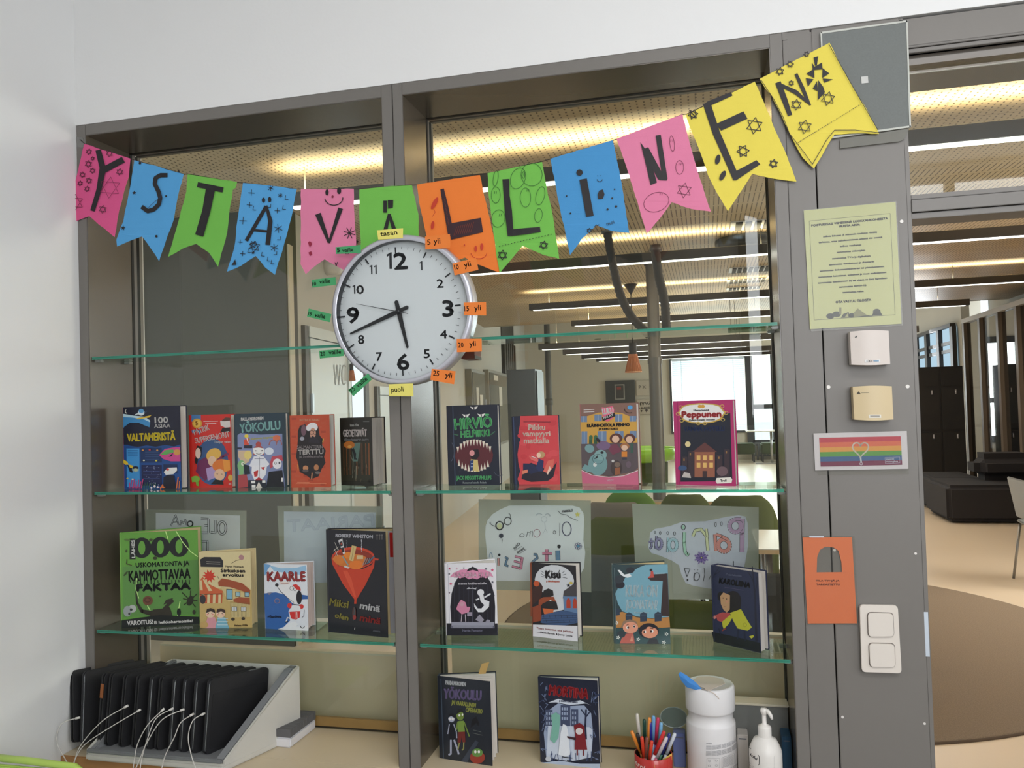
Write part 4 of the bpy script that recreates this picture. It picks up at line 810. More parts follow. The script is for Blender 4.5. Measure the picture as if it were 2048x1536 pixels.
def b_elain(a):
    bn, yl, gy, pk = (134, 100, 88), (210, 160, 70), (92, 80, 84), (206, 104, 134)
    a.poly([(864, 168), (900, 140), (960, 122), (1020, 118), (1090, 126), (1168, 160), (1172, 300), (868, 300)], yl)
    for x0_, y0_, x1_, y1_ in ((866, 140, 900, 172), (940, 132, 980, 168), (1052, 132, 1092, 172), (1130, 142, 1166, 172), (870, 222, 902, 290), (958, 222, 1006, 276), (1050, 222, 1098, 262), (1132, 222, 1168, 260)): a.rect(x0_, y0_, x1_, y1_, (110, 134, 166)); a.line([((x0_+x1_)/2, y0_), ((x0_+x1_)/2, y1_)], 2, (190, 200, 214))
    a.poly([(868, 290), (1172, 285), (1176, 420), (1150, 440), (1020, 466), (900, 440), (872, 425)], gy)
    a.line([(882, 106), (940, 104)], 3, WH); a.line([(882, 118), (940, 116)], 3, WH); a.ell(1133, 96, 14, 12, (84, 160, 214)); a.ring(1130, 105, 26, 20, 4, (60, 44, 40), a0=60, a1=190)
    a.poly([(980, 92), (1000, 95), (1040, 86), (1048, 108), (1044, 150), (1012, 172), (988, 160), (982, 120)], (224, 100, 132)); a.text('LUKU', 986, 132, 1044, 124, 32, WH, 1.6); a.poly([(982, 148), (1050, 122), (1054, 142), (986, 168)], (24, 22, 26)); a.text('PALAT', 992, 156, 1044, 138, 11, WH, 0.6)
    a.text('ELÄINHOITOLA PEHMO', 902, 199, 1130, 196, 17, (24, 22, 26), 1.6); a.text('JA KIERO RAKKI', 964, 215, 1068, 214, 10, (24, 22, 26), 0.9)
    a.rect(912, 262, 930, 290, (50, 86, 60)); a.rect(938, 262, 956, 290, (50, 86, 60)); a.ell(922, 256, 10, 14, (60, 104, 70)); a.ell(948, 256, 10, 14, (60, 104, 70))
    a.ell(1058, 262, 34, 28, (92, 50, 42)); a.ell(1056, 265, 20, 20, (226, 186, 160)); a.ell(1132, 262, 30, 26, (92, 50, 42)); a.ell(1130, 268, 19, 19, (226, 186, 160)); a.poly([(1000, 300), (1060, 290), (1090, 330), (1040, 350)], (120, 60, 80)); a.ell(1106, 304, 24, 18, (170, 110, 66)); a.ell(1104, 312, 17, 15, (228, 190, 162)); a.rect(1088, 332, 1118, 362, (216, 132, 52)); a.rect(1092, 362, 1116, 376, (60, 60, 76)); a.rect(1136, 288, 1150, 340, (60, 92, 80)); a.ell(990, 300, 38, 24, (120, 96, 130))
    a.ell(960, 400, 52, 60, (118, 156, 158)); a.poly([(872, 425), (890, 400), (940, 420), (980, 452), (900, 440)], (118, 156, 158)); a.ell(915, 315, 26, 22, (124, 160, 162), 20); a.ell(975, 350, 34, 28, (132, 168, 168)); a.ell(983, 337, 9, 7, (24, 24, 28)); a.poly([(940, 372), (960, 350), (958, 368)], (30, 30, 36)); a.ell(945, 402, 10, 12, (214, 220, 216)); a.ring(962, 372, 30, 26, 2.5, (70, 96, 100))
    a.ell(1060, 420, 30, 42, (70, 58, 58)); a.ell(1042, 383, 7, 7, WH); a.ell(1042, 383, 3, 3, (20, 20, 20)); a.ell(1066, 402, 16, 14, (124, 104, 92)); a.poly([(1052, 420), (1080, 416), (1082, 452), (1052, 460)], (150, 90, 60)); a.ell(1126, 402, 14, 18, (110, 92, 104)); a.ell(962, 270, 8, 16, (40, 34, 40), -40)
    a.poly([(872, 432), (930, 458), (1020, 470), (1100, 462), (1176, 434), (1180, 510), (877, 503)], pk); a.line([(872, 432), (930, 458), (1020, 470), (1100, 462), (1176, 434)], 3, (230, 220, 220)); a.text('WSOY', 1010, 492, 1046, 491, 10, (236, 190, 205), 0.6)
book(CB, [(862, 75), (1165, 70), (1180, 510), (877, 503)], ZS2, 'brown, yellow and pink book full of cartoon animals, third on the upper right shelf', (134, 100, 88), b_elain, 0.005, 0.006, 3, spine=(200, 120, 130))

def b_pep(a):
    mg, bk = (178, 44, 104), (24, 28, 44)
    a.line([(1386, 62), (1398, 510)], 4, (150, 34, 86))
    a.poly([(1404, 130), (1672, 124), (1684, 490), (1404, 494)], bk)
    a.poly([(1400, 105), (1412, 86), (1450, 76), (1512, 70), (1580, 74), (1618, 84), (1632, 104), (1648, 122), (1636, 140), (1620, 162), (1580, 176), (1520, 182), (1460, 178), (1418, 164), (1404, 142), (1388, 124)], (196, 160, 70))
    a.poly([(1406, 108), (1418, 92), (1452, 82), (1512, 77), (1578, 80), (1612, 90), (1626, 108), (1638, 122), (1628, 138), (1612, 156), (1576, 170), (1520, 175), (1462, 171), (1424, 158), (1410, 140), (1396, 124)], WH)
    for x, y in ((1404, 92), (1628, 88), (1390, 128), (1650, 124), (1410, 165), (1632, 160), (1500, 180), (1535, 180)): a.ring(x, y, 10, 8, 3, (206, 176, 90))
    a.ell(1508, 88, 11, 9, (214, 156, 60)); a.ell(1524, 88, 11, 9, (214, 156, 60)); a.text('Mestarietsivä', 1474, 114, 1558, 113, 9, (30, 26, 40), 0.6)
    a.text('Peppunen', 1412, 147, 1622, 144, 32, (176, 56, 60), 3.2); a.text('Hylätyn hotellin mysteeri', 1450, 166, 1590, 163, 9, (30, 26, 40), 0.5)
    # plain night scene: a street of old houses
    a.text('VANHA HOTELLI', 1422, 222, 1640, 220, 26, (36, 52, 96), 1.2)
    for i, (x, h_) in enumerate(((1412, 110), (1446, 140), (1600, 120), (1640, 150))): a.rect(x, 470-h_, x+30, 470, (58, 44, 52)); a.rect(x+8, 480-h_, x+15, 492-h_, (150, 110, 60))
    a.rect(1480, 330, 1590, 470, (150, 92, 70)); a.poly([(1468, 334), (1535, 282), (1602, 334)], (96, 54, 52)); [a.rect(1492+k*34, 352+m*40, 1512+k*34, 378+m*40, (224, 180, 104)) for k in range(3) for m in range(2)]; a.rect(1524, 436, 1548, 470, (60, 40, 44)); a.ell(1444, 292, 15, 15, (226, 206, 150))
    a.poly([(1412, 470), (1425, 442), (1455, 448), (1462, 474)], (196, 186, 180)); a.ell(1630, 438, 30, 26, (110, 86, 92)); a.ell(1415, 420, 24, 14, (54, 80, 120))
    a.poly([(1600, 474), (1676, 470), (1684, 482), (1680, 500), (1602, 504), (1594, 490)], (236, 230, 220)); a.text('Troll', 1620, 494, 1652, 493, 12, (40, 30, 34), 0.9)
book(CB, [(1365, 60), (1685, 52), (1703, 518), (1382, 510)], ZS2, 'magenta-framed book with a white ornate title plate, rightmost on the upper right shelf', (178, 44, 104), b_pep, 0.006, 0.008, 3, spine=(196, 70, 126))

def b_faktaa(a):
    g1, g2, bk = (98, 156, 62), (120, 180, 78), (20, 26, 26)
    a.poly([(206, 420), (684, 380), (688, 720), (208, 740)], (92, 142, 70))
    for i in range(3): a.ell(330+i*118, 300-i*2, 62, 66, bk); a.ell(330+i*118, 300-i*2, 22, 44, g1)
    for p in ([(482, 198), (498, 250)], [(548, 198), (590, 270), (640, 330), (684, 362)], [(300, 470), (292, 560), (310, 620)], [(570, 640), (552, 740)], [(362, 660), (382, 698)]): a.line(p, 5, (206, 240, 150))
    a.rect(252, 240, 290, 372, bk); a.line([(271, 365), (271, 250)], 1, bk)
    a.text('LÄHES', 286, 362, 284, 250, 20, (230, 232, 226), 1.4)
    a.text('USKOMATONTA JA', 292, 424, 630, 414, 30, bk, 1.2); a.text('KAMMOTTAVAA', 248, 510, 636, 496, 66, bk, 2.4)
    for i in range(18): x = 256+i*22; a.line([(x, 505), (x+1, 520+(i*37) % 14)], 5, bk)
    a.text('FAKTAA', 300, 574, 636, 564, 44, bk, 5)
    a.line([(292, 575), (300, 650), (330, 700), (400, 716), (470, 700)], [8, 14, 22, 34, 26], (44, 42, 32)); a.poly([(380, 735), (400, 690), (460, 684), (520, 618), (534, 640), (500, 670), (512, 690), (525, 735)], (48, 44, 34)); a.poly([(466, 660), (484, 628), (530, 618), (500, 648)], (52, 48, 38))
    a.ell(368, 634, 32, 30, (110, 70, 50)); a.ring(366, 630, 18, 14, 7, (84, 50, 38)); a.ell(270, 684, 26, 24, (176, 182, 176)); a.ell(238, 700, 26, 34, (150, 158, 156)); a.ell(262, 690, 9, 8, (50, 54, 52)); a.ell(250, 716, 7, 8, (50, 54, 52))
    a.ell(634, 636, 20, 32, (36, 40, 26), 20)
    for dx, dy in ((-50, -48), (-44, -10), (-40, 30), (44, -40), (46, 2), (34, 44), (4, -60)): a.line([(634, 632), (634+dx, 632+dy)], 6, (40, 42, 28))
    a.ell(564, 706, 13, 24, bk); a.ell(228, 462, 6, 20, (60, 76, 40), 40); a.line([(236, 370), (232, 400), (268, 410)], 5, (70, 70, 44)); a.ell(416, 366, 14, 10, (50, 60, 34)); a.ell(232, 318, 6, 9, (60, 76, 40)); a.ell(658, 706, 10, 14, (50, 50, 34)); a.ell(446, 606, 6, 5, (60, 70, 40)); a.ell(390, 250, 12, 9, (60, 70, 40)); a.ell(240, 248, 22, 7, (84, 116, 56), 12)
    a.poly([(200, 758), (300, 742), (450, 724), (560, 730), (689, 736), (690, 778), (200, 805)], bk); a.text('VAROITUS!', 238, 788, 400, 778, 27, WH, 1.6); a.text('Ei heikkohermoisille!', 410, 779, 650, 768, 17, WH, 1.2)
book(CC_, [(190, 205), (683, 193), (690, 778), (200, 805)], ZS3, 'large bright green facts book with three big black zeros, lower left shelf', (98, 156, 62), b_faktaa, 0.005, 0.010, 18, spine=(160, 226, 110), pages=PAGE_C)

def b_sirk(a):
    cr_ = (214, 198, 150)
    a.poly([(694, 560), (1020, 560), (1022, 803), (697, 805)], (196, 168, 104)); a.poly([(697, 385), (720, 368), (820, 362), (838, 385), (838, 425), (700, 430)], (36, 36, 40)); a.line([(735, 396), (820, 394)], 3, (190, 186, 170)); a.line([(735, 408), (820, 406)], 3, (190, 186, 170))
    a.ell(955, 355, 17, 17, (176, 130, 130)); a.line([(945, 370), (920, 378), (902, 390), (892, 398)], 3, (60, 50, 44)); a.text('Martin Widmark', 852, 424, 970, 421, 13, (50, 44, 40), 0.6); a.text('Sirkuksen', 824, 456, 978, 450, 22, (44, 38, 36), 2.0); a.text('arvoitus', 836, 482, 968, 477, 20, (44, 38, 36), 1.8)
    pts = []
    for i in range(20): q = 42 if i % 2 == 0 else 24; pts.append((752+q*math.cos(i*math.pi/10), 485+q*math.sin(i*math.pi/10)))
    a.poly(pts, (204, 56, 34)); a.line([(800, 480), (812, 500)], 3, (90, 80, 70))
    a.poly([(694, 575), (700, 505), (712, 490), (740, 530), (836, 575), (830, 600), (694, 600)], (200, 96, 54)); a.poly([(712, 505), (722, 505), (770, 575), (748, 578)], cr_); a.poly([(697, 520), (706, 510), (712, 575), (698, 575)], cr_); a.poly([(694, 600), (834, 595), (830, 650), (700, 655)], (190, 90, 52))
    for i in range(4): a.poly([(706+i*34, 598), (722+i*34, 597), (720+i*34, 652), (704+i*34, 654)], cr_)
    a.ell(712, 630, 18, 28, (50, 46, 50)); a.line([(694, 600), (832, 592)], 4, (50, 40, 30)); a.poly([(806, 520), (830, 495), (870, 500), (960, 520), (1012, 560), (1010, 590), (960, 570), (880, 548), (810, 545)], (158, 76, 44)); a.poly([(820, 545), (1008, 590), (1008, 630), (870, 640), (850, 600)], (206, 186, 132)); a.poly([(905, 640), (900, 625), (940, 608), (1008, 612), (1010, 655), (960, 650)], (160, 80, 46)); a.poly([(880, 645), (1008, 655), (1010, 735), (890, 740)], (208, 190, 134))
    for x0_, y0_ in ((862, 570), (915, 575), (975, 575)): a.rect(x0_, y0_, x0_+32, y0_+32, (50, 60, 66)); a.rect(x0_+4, y0_+4, x0_+28, y0_+28, (150, 186, 196))
    a.rect(858, 560, 898, 626, (50, 60, 66)); a.rect(862, 564, 894, 622, (128, 176, 196))
    for x0_ in (890, 950): a.rect(x0_, 670, x0_+36, 700, (44, 44, 48)); a.rect(x0_+3, 673, x0_+33, 697, (214, 222, 226)); a.line([(x0_+18, 673), (x0_+18, 697)], 2, (44, 44, 48))
    for i in range(15): a.line([(884+i*8.5, 640), (885+i*8.5, 735)], 1.6, (140, 116, 76))
    a.ell(900, 750, 12, 10, (60, 50, 40)); a.ell(966, 745, 12, 10, (60, 50, 40))
    for x, c1, c2 in ((762, (214, 150, 158), (50, 36, 34)), (826, (120, 176, 196), (60, 40, 34))): a.poly([(x-38, 806), (x-20, 738), (x+24, 738), (x+50, 806)], c1); a.ell(x-4, 716, 28, 26, (232, 200, 170)); a.poly([(x-30, 712), (x-24, 688), (x, 682), (x+24, 692), (x+26, 712), (x, 702)], c2); a.ell(x-14, 714, 3, 3, (40, 30, 30)); a.ell(x+6, 714, 3, 3, (40, 30, 30)); a.ell(x-20, 722, 6, 4, (220, 130, 120)); a.ell(x+12, 722, 6, 4, (220, 130, 120))
    for i in range(3): a.line([(798+i, 745+i*20), (868, 745+i*20)], 5, (190, 214, 220))
    a.ell(720, 785, 26, 20, (196, 160, 100)); a.text('Helena Willis', 910, 794, 996, 792, 12, (70, 50, 34), 0.6)
book(CC_, [(690, 340), (1015, 312), (1022, 803), (697, 805)], ZS3, 'cream circus book with a striped tent, right beside the bright green book', (214, 198, 150), b_sirk, 0.004, 0.006, 16, pages=PAGE_C, spine=(200, 184, 140))

def b_kaarle(a):
    a.poly([(1098, 405), (1140, 412), (1120, 440), (1110, 470), (1100, 480)], (110, 160, 206)); a.poly([(1098, 590), (1170, 582), (1240, 600), (1290, 640), (1250, 700), (1260, 760), (1220, 800), (1180, 815), (1107, 810)], (44, 96, 166)); a.poly([(1300, 590), (1372, 600), (1373, 622), (1330, 625)], (44, 96, 166)); a.poly([(1130, 414), (1200, 430), (1300, 425), (1360, 408), (1364, 440), (1330, 470), (1240, 460), (1160, 450)], (150, 190, 220))
    a.text('KAARLE', 1120, 512, 1356, 506, 58, (80, 26, 34), 5); a.text('KAARLE', 1120, 512, 1356, 506, 58, (196, 76, 76), 2); a.rect(1194, 514, 1258, 534, (226, 214, 206)); a.line([(1202, 524), (1250, 524)], 3, (150, 60, 60))
    a.poly([(1175, 540), (1260, 530), (1310, 560), (1320, 620), (1300, 660), (1270, 645), (1230, 600)], (232, 232, 232)); a.line([(1176, 540), (1200, 575), (1250, 620), (1285, 645)], 3, (40, 40, 50)); a.ell(1177, 536, 11, 11, (20, 20, 28)); a.ring(1270, 556, 11, 13, 2.5, (50, 50, 60)); a.ring(1292, 562, 9, 10, 2.5, (50, 50, 60)); a.poly([(1275, 535), (1300, 528), (1325, 550), (1330, 570), (1300, 562)], (206, 48, 44)); a.ell(1318, 612, 18, 44, (22, 22, 30))
    a.ell(1258, 665, 15, 17, (206, 48, 44)); a.ell(1332, 670, 15, 15, (206, 48, 44)); a.poly([(1270, 665), (1325, 668), (1328, 700), (1268, 700)], (228, 228, 230)); a.line([(1276, 655), (1318, 662)], 5, (40, 40, 50)); a.poly([(1256, 704), (1325, 700), (1322, 740), (1300, 752), (1268, 748)], (206, 40, 40)); a.line([(1292, 704), (1292, 750)], 3, WH); a.line([(1304, 704), (1306, 745)], 3, WH)
    a.line([(1270, 750), (1245, 740), (1236, 765)], 7, (226, 226, 230)); a.line([(1292, 752), (1298, 785)], 7, (226, 226, 230)); a.line([(1232, 770), (1248, 764)], 8, (20, 20, 28)); a.line([(1284, 790), (1306, 786)], 8, (20, 20, 28)); a.line([(1352, 690), (1348, 730), (1336, 740)], 3, (60, 60, 70))
    a.poly([(1215, 815), (1240, 780), (1290, 765), (1310, 780), (1300, 800), (1375, 790), (1375, 823)], (230, 232, 234)); a.line([(1120, 735), (1140, 728), (1148, 742), (1170, 730), (1205, 738)], 4, (20, 30, 60)); a.text('Mattimila', 1122, 744, 1208, 742, 14, (20, 30, 60), 0.6); a.ring(1340, 792, 12, 14, 5, (30, 34, 44), a0=0, a1=180); a.ring(1180, 636, 16, 14, 4, (150, 120, 130)); a.poly([(1118, 585), (1150, 582), (1130, 600)], (120, 120, 140))
book(CC_, [(1098, 405), (1365, 405), (1375, 823), (1107, 810)], ZS3, 'small white and blue book with a red block-letter title, lower left shelf', (222, 226, 232), b_kaarle, 0.007, 0.006, 18, spine=(206, 212, 220), pages=page_mat('pages_pinkish', (206, 188, 180)))

C7 = (580, 960, 4.5167)
def b_miksi(a):
    rd = (198, 60, 32)
    a.text('ROBERT WINSTON', 412, 512, 748, 530, 30, (196, 196, 204), 2.0)
    for x in (790, 812, 834): a.line([(x, 545), (x, 500)], 8, (96, 92, 90)); a.ell(x, 503, 8, 7, (110, 106, 104))
    a.line([(345, 440), (352, 1380)], 4, (50, 52, 66))
    a.ell(572, 705, 198, 100, rd); a.ell(570, 712, 186, 84, (140, 44, 26)); a.ell(560, 730, 150, 62, (206, 116, 44)); a.ell(525, 680, 36, 30, (226, 130, 40)); a.ell(600, 770, 66, 40, (224, 120, 40)); a.ell(440, 720, 56, 44, (214, 124, 50))
    a.poly([(376, 705), (384, 760), (480, 940), (585, 1080), (582, 1120), (602, 1120), (604, 1080), (680, 960), (762, 790), (772, 715), (740, 770), (660, 805), (560, 808), (440, 780)], rd); a.poly([(480, 820), (585, 1060), (600, 1060), (560, 900), (520, 820)], (214, 80, 50))
    a.poly([(748, 706), (806, 716), (800, 730), (764, 728)], rd)
    a.poly([(436, 545), (474, 524), (500, 660), (484, 672)], (214, 214, 216)); a.poly([(446, 560), (474, 548), (482, 592), (456, 600)], (40, 36, 40)); a.poly([(462, 612), (486, 606), (494, 648), (474, 655)], (40, 36, 40)); a.ell(466, 575, 7, 9, (170, 60, 50)); a.poly([(562, 590), (604, 600), (574, 735), (536, 725)], (206, 180, 120)); a.line([(576, 610), (560, 720)], 3, (110, 90, 60)); a.rect(606, 682, 664, 716, (212, 186, 140))
    for x0_, y0_, x1_, y1_ in ((392, 640, 440, 600), (400, 618, 432, 682), (405, 560, 440, 640), (412, 684, 440, 622)): a.line([(x0_, y0_), (x1_, y1_)], 4, (196, 190, 180))
    for i in range(7): a.line([(662+i*10, 770-i*3), (690+i*9, 705)], 5, (50, 50, 60) if i % 2 else (130, 140, 150))
    a.line([(700, 760), (768, 690)], 12, (70, 100, 120)); a.line([(480, 690), (530, 770)], 10, (120, 160, 170)); a.poly([(500, 770), (545, 790), (530, 800), (490, 785)], (200, 200, 196))
    for i in range(8): a.ell(650+((i*7) % 5), 545+i*14, 4, 6, (200, 200, 206)); a.ell(515+((i*5) % 7), 545+i*9, 2.5, 3, (150, 150, 160))
    a.text('Miksi', 360, 1130, 528, 1156, 66, (160, 150, 70), 2.4); a.text('olen', 408, 1240, 528, 1268, 48, (160, 150, 70), 2.4); a.text('minä', 636, 1160, 814, 1192, 60, (214, 214, 214), 2.8); a.text('minä', 636, 1270, 818, 1302, 60, (156, 44, 40), 2.8)
    a.ell(585, 1200, 17, 52, (84, 50, 46)); a.line([(590, 1150), (578, 1270)], 6, (60, 84, 90)); a.ell(588, 1240, 16, 22, (150, 50, 46)); a.line([(592, 1330), (589, 1350)], 5, WH); a.text('Atena', 754, 1366, 820, 1374, 18, (120, 120, 130), 0.8)
def flap(t, U, U2, Nn, Z, w_, h, piv):
    a = math.radians(7); U3 = U*math.cos(a)-Nn*math.sin(a)
    MB().obox(piv+U3*0.01+Z*0.0035, U3*(w_+0.003), Z*(h-0.007), -Nn*0.0006).build('jacket_flap', M('flap_silver', (186, 186, 192), 0.3), t)
    MB().obox(piv+U3*(w_-0.004)+Z*(h*0.74)+Nn*0.0004, U3*0.0165, Z*(h*0.235), Nn*0.0005).build('flap_band', M('flap_red', (190, 36, 34), 0.4), t)
book(C7, [(325, 440), (862, 472), (885, 1425), (350, 1372)], ZS3, 'black book with a red funnel on its cover, standing against the mullion', (20, 20, 32), b_miksi, 0.004, 0.012, 16, spine=(44, 46, 60), pages=PAGE_C, inner=flap)

def b_isa(a):
    bk, pk = (24, 22, 34), (214, 140, 172)
    a.line([(152, 372), (160, 690)], 3, (190, 190, 200)); a.poly([(144, 690), (417, 690), (420, 757), (145, 757)], bk)
    arch = [(170, 690), (165, 600), (172, 530), (190, 470), (215, 430), (250, 405), (282, 386), (320, 405), (352, 430), (378, 470), (396, 530), (402, 600), (402, 690)]; a.poly(arch, bk); a.line(arch, 3, (60, 60, 70))
    for i in range(9): a.line([(186+i*25, 690), (186+i*25, 470)], 1.4, (64, 62, 80))
    a.line([(283, 690), (283, 470)], 3, (80, 80, 96)); a.poly([(162, 442), (180, 420), (220, 402), (282, 398), (344, 400), (378, 415), (392, 440), (370, 432), (352, 446), (332, 436), (306, 452), (283, 446), (262, 452), (238, 438), (216, 448), (196, 436)], pk); a.poly([(248, 412), (262, 394), (283, 386), (304, 396), (316, 412), (283, 402)], bk)
    a.text('ISADORA KUU', 186, 442, 370, 440, 26, (180, 84, 128), 2.2); a.text('ISADORA KUU', 186, 442, 370, 440, 26, (240, 214, 224), 0.6); a.text('menee luokkaretkelle', 208, 481, 355, 478, 12, (214, 210, 216), 0.6)
    a.poly([(250, 504), (262, 494), (272, 500), (283, 496), (294, 500), (304, 494), (300, 506), (283, 502)], (190, 190, 196))
    a.ell(325, 522, 18, 18, (222, 222, 226)); a.poly([(318, 535), (340, 535), (345, 560), (372, 570), (370, 600), (340, 628), (312, 628), (292, 600), (290, 580), (310, 608), (330, 608), (345, 590), (325, 570)], (222, 222, 226)); a.line([(345, 548), (378, 528)], 8, (222, 222, 226)); a.line([(318, 555), (300, 562)], 7, (222, 222, 226))
    a.poly([(196, 612), (205, 585), (222, 560), (245, 575), (252, 600), (270, 600), (262, 630), (225, 640)], (206, 130, 160)); a.ell(226, 585, 12, 12, (200, 150, 166)); a.line([(226, 640), (222, 680)], 4, (190, 180, 190)); a.line([(244, 640), (246, 680)], 4, (190, 180, 190)); a.rect(254, 628, 280, 650, (150, 140, 156)); a.poly([(298, 670), (320, 640), (345, 670), (330, 686)], (150, 146, 160)); a.poly([(352, 680), (362, 668), (378, 672), (376, 684)], (150, 146, 160))
    a.rect(170, 682, 400, 702, (150, 150, 164)); a.rect(166, 702, 402, 716, (96, 96, 112)); a.line([(176, 709), (392, 709)], 2.4, (190, 190, 200)); a.text('Harriet Muncaster', 230, 735, 338, 733, 14, (120, 118, 140), 0.6)
    for x, y, r, c in ((162, 396, 7, (190, 70, 110)), (386, 402, 10, (206, 80, 120)), (168, 476, 9, (206, 80, 120)), (160, 424, 6, (70, 70, 84)), (236, 392, 5, (70, 70, 84)), (352, 396, 8, (90, 90, 104)), (388, 466, 8, (80, 80, 96)), (398, 536, 4, (80, 80, 96)), (160, 524, 6, (100, 80, 100)), (200, 395, 6, (220, 180, 196))): a.star5(x, y, r, c)
book(CD, [(137, 370), (403, 365), (420, 757), (145, 757)], ZS3, 'white book with a black arched door and pale ghost, lower right shelf beside the mullion', (226, 224, 228), b_isa, 0.005, 0.007, 20, spine=(214, 212, 220))

def b_kisu(a):
    bk = (28, 26, 32)
    a.poly([(593, 370), (845, 375), (848, 600), (608, 700)], bk); a.ell(725, 462, 110, 86, (206, 210, 214)); a.ell(720, 520, 60, 60, (206, 210, 214)); a.poly([(660, 520), (790, 500), (780, 620), (700, 640)], (206, 210, 214))
    a.text('Kisu', 676, 452, 756, 448, 42, bk, 4); a.text('ja kiikarikaappaus', 678, 474, 752, 472, 10, (196, 84, 50), 0.6); a.line([(752, 404), (748, 420)], 4, bk)
    for x0_, y0_, x1_, y1_ in ((650, 428, 668, 440), (648, 412, 664, 424), (652, 444, 668, 446), (770, 432, 790, 424), (770, 444, 796, 448), (768, 420, 782, 408)): a.line([(x0_, y0_), (x1_, y1_)], 3, (80, 84, 92))
    a.line([(593, 372), (600, 660)], 10, (130, 66, 36)); a.poly([(602, 520), (640, 470), (660, 500), (652, 560), (604, 600)], (60, 30, 24)); a.ell(625, 484, 16, 16, (196, 84, 40)); a.poly([(770, 560), (776, 520), (830, 480), (850, 470), (850, 560)], (66, 62, 66)); a.poly([(772, 548), (850, 548), (852, 640), (776, 625)], (92, 122, 160)); a.ell(802, 580, 12, 22, (176, 60, 34)); a.rect(790, 580, 814, 612, (176, 60, 34)); a.ell(838, 580, 11, 22, (176, 60, 34)); a.rect(827, 580, 849, 612, (176, 60, 34)); a.star5(802, 488, 12, bk); a.ell(818, 474, 10, 8, (200, 180, 80))
    a.poly([(655, 560), (665, 520), (690, 508), (716, 518), (720, 545), (690, 560), (735, 580), (745, 620), (700, 625), (660, 600), (640, 590)], (30, 26, 28)); a.ell(704, 575, 16, 14, (40, 32, 32)); a.ell(700, 573, 3, 3, WH); a.ell(710, 573, 3, 3, WH); a.poly([(636, 620), (640, 570), (662, 556), (720, 552), (734, 580), (700, 570), (660, 590)], (150, 70, 36)); a.poly([(605, 610), (650, 595), (656, 680), (610, 690)], (140, 62, 34)); a.poly([(660, 615), (720, 620), (715, 650), (668, 645)], (200, 100, 50))
    a.poly([(656, 650), (770, 625), (852, 640), (852, 690), (780, 705), (700, 706), (650, 690)], (58, 84, 124))
    for i in range(4): a.line([(652+i*4, 658+i*12), (850, 650+i*12)], 2.4, (34, 46, 70))
    for i in range(12): x = 664+(i % 6)*32+(i//6)*14; a.line([(x, 650+(i//6)*24), (x+4, 664+(i//6)*24)], 2.4, (34, 46, 70))
    a.poly([(610, 700), (852, 706), (852, 788), (610, 760)], (222, 220, 224)); a.text('Tassu parantaa, aisa pelastaa', 628, 722, 826, 742, 10, (150, 60, 50), 0.5); a.text('Paula Savola & Jenny Lucke', 650, 744, 822, 764, 9, (50, 44, 50), 0.6); a.line([(630, 738), (700, 746)], 2.6, (60, 50, 60))
book(CD, [(593, 370), (845, 375), (852, 788), (610, 760)], ZS3, 'book with a full moon, black cat and orange-brown spine, second on the lower right shelf', (28, 26, 32), b_kisu, 0.004, 0.005, 16, spine=(150, 78, 44))

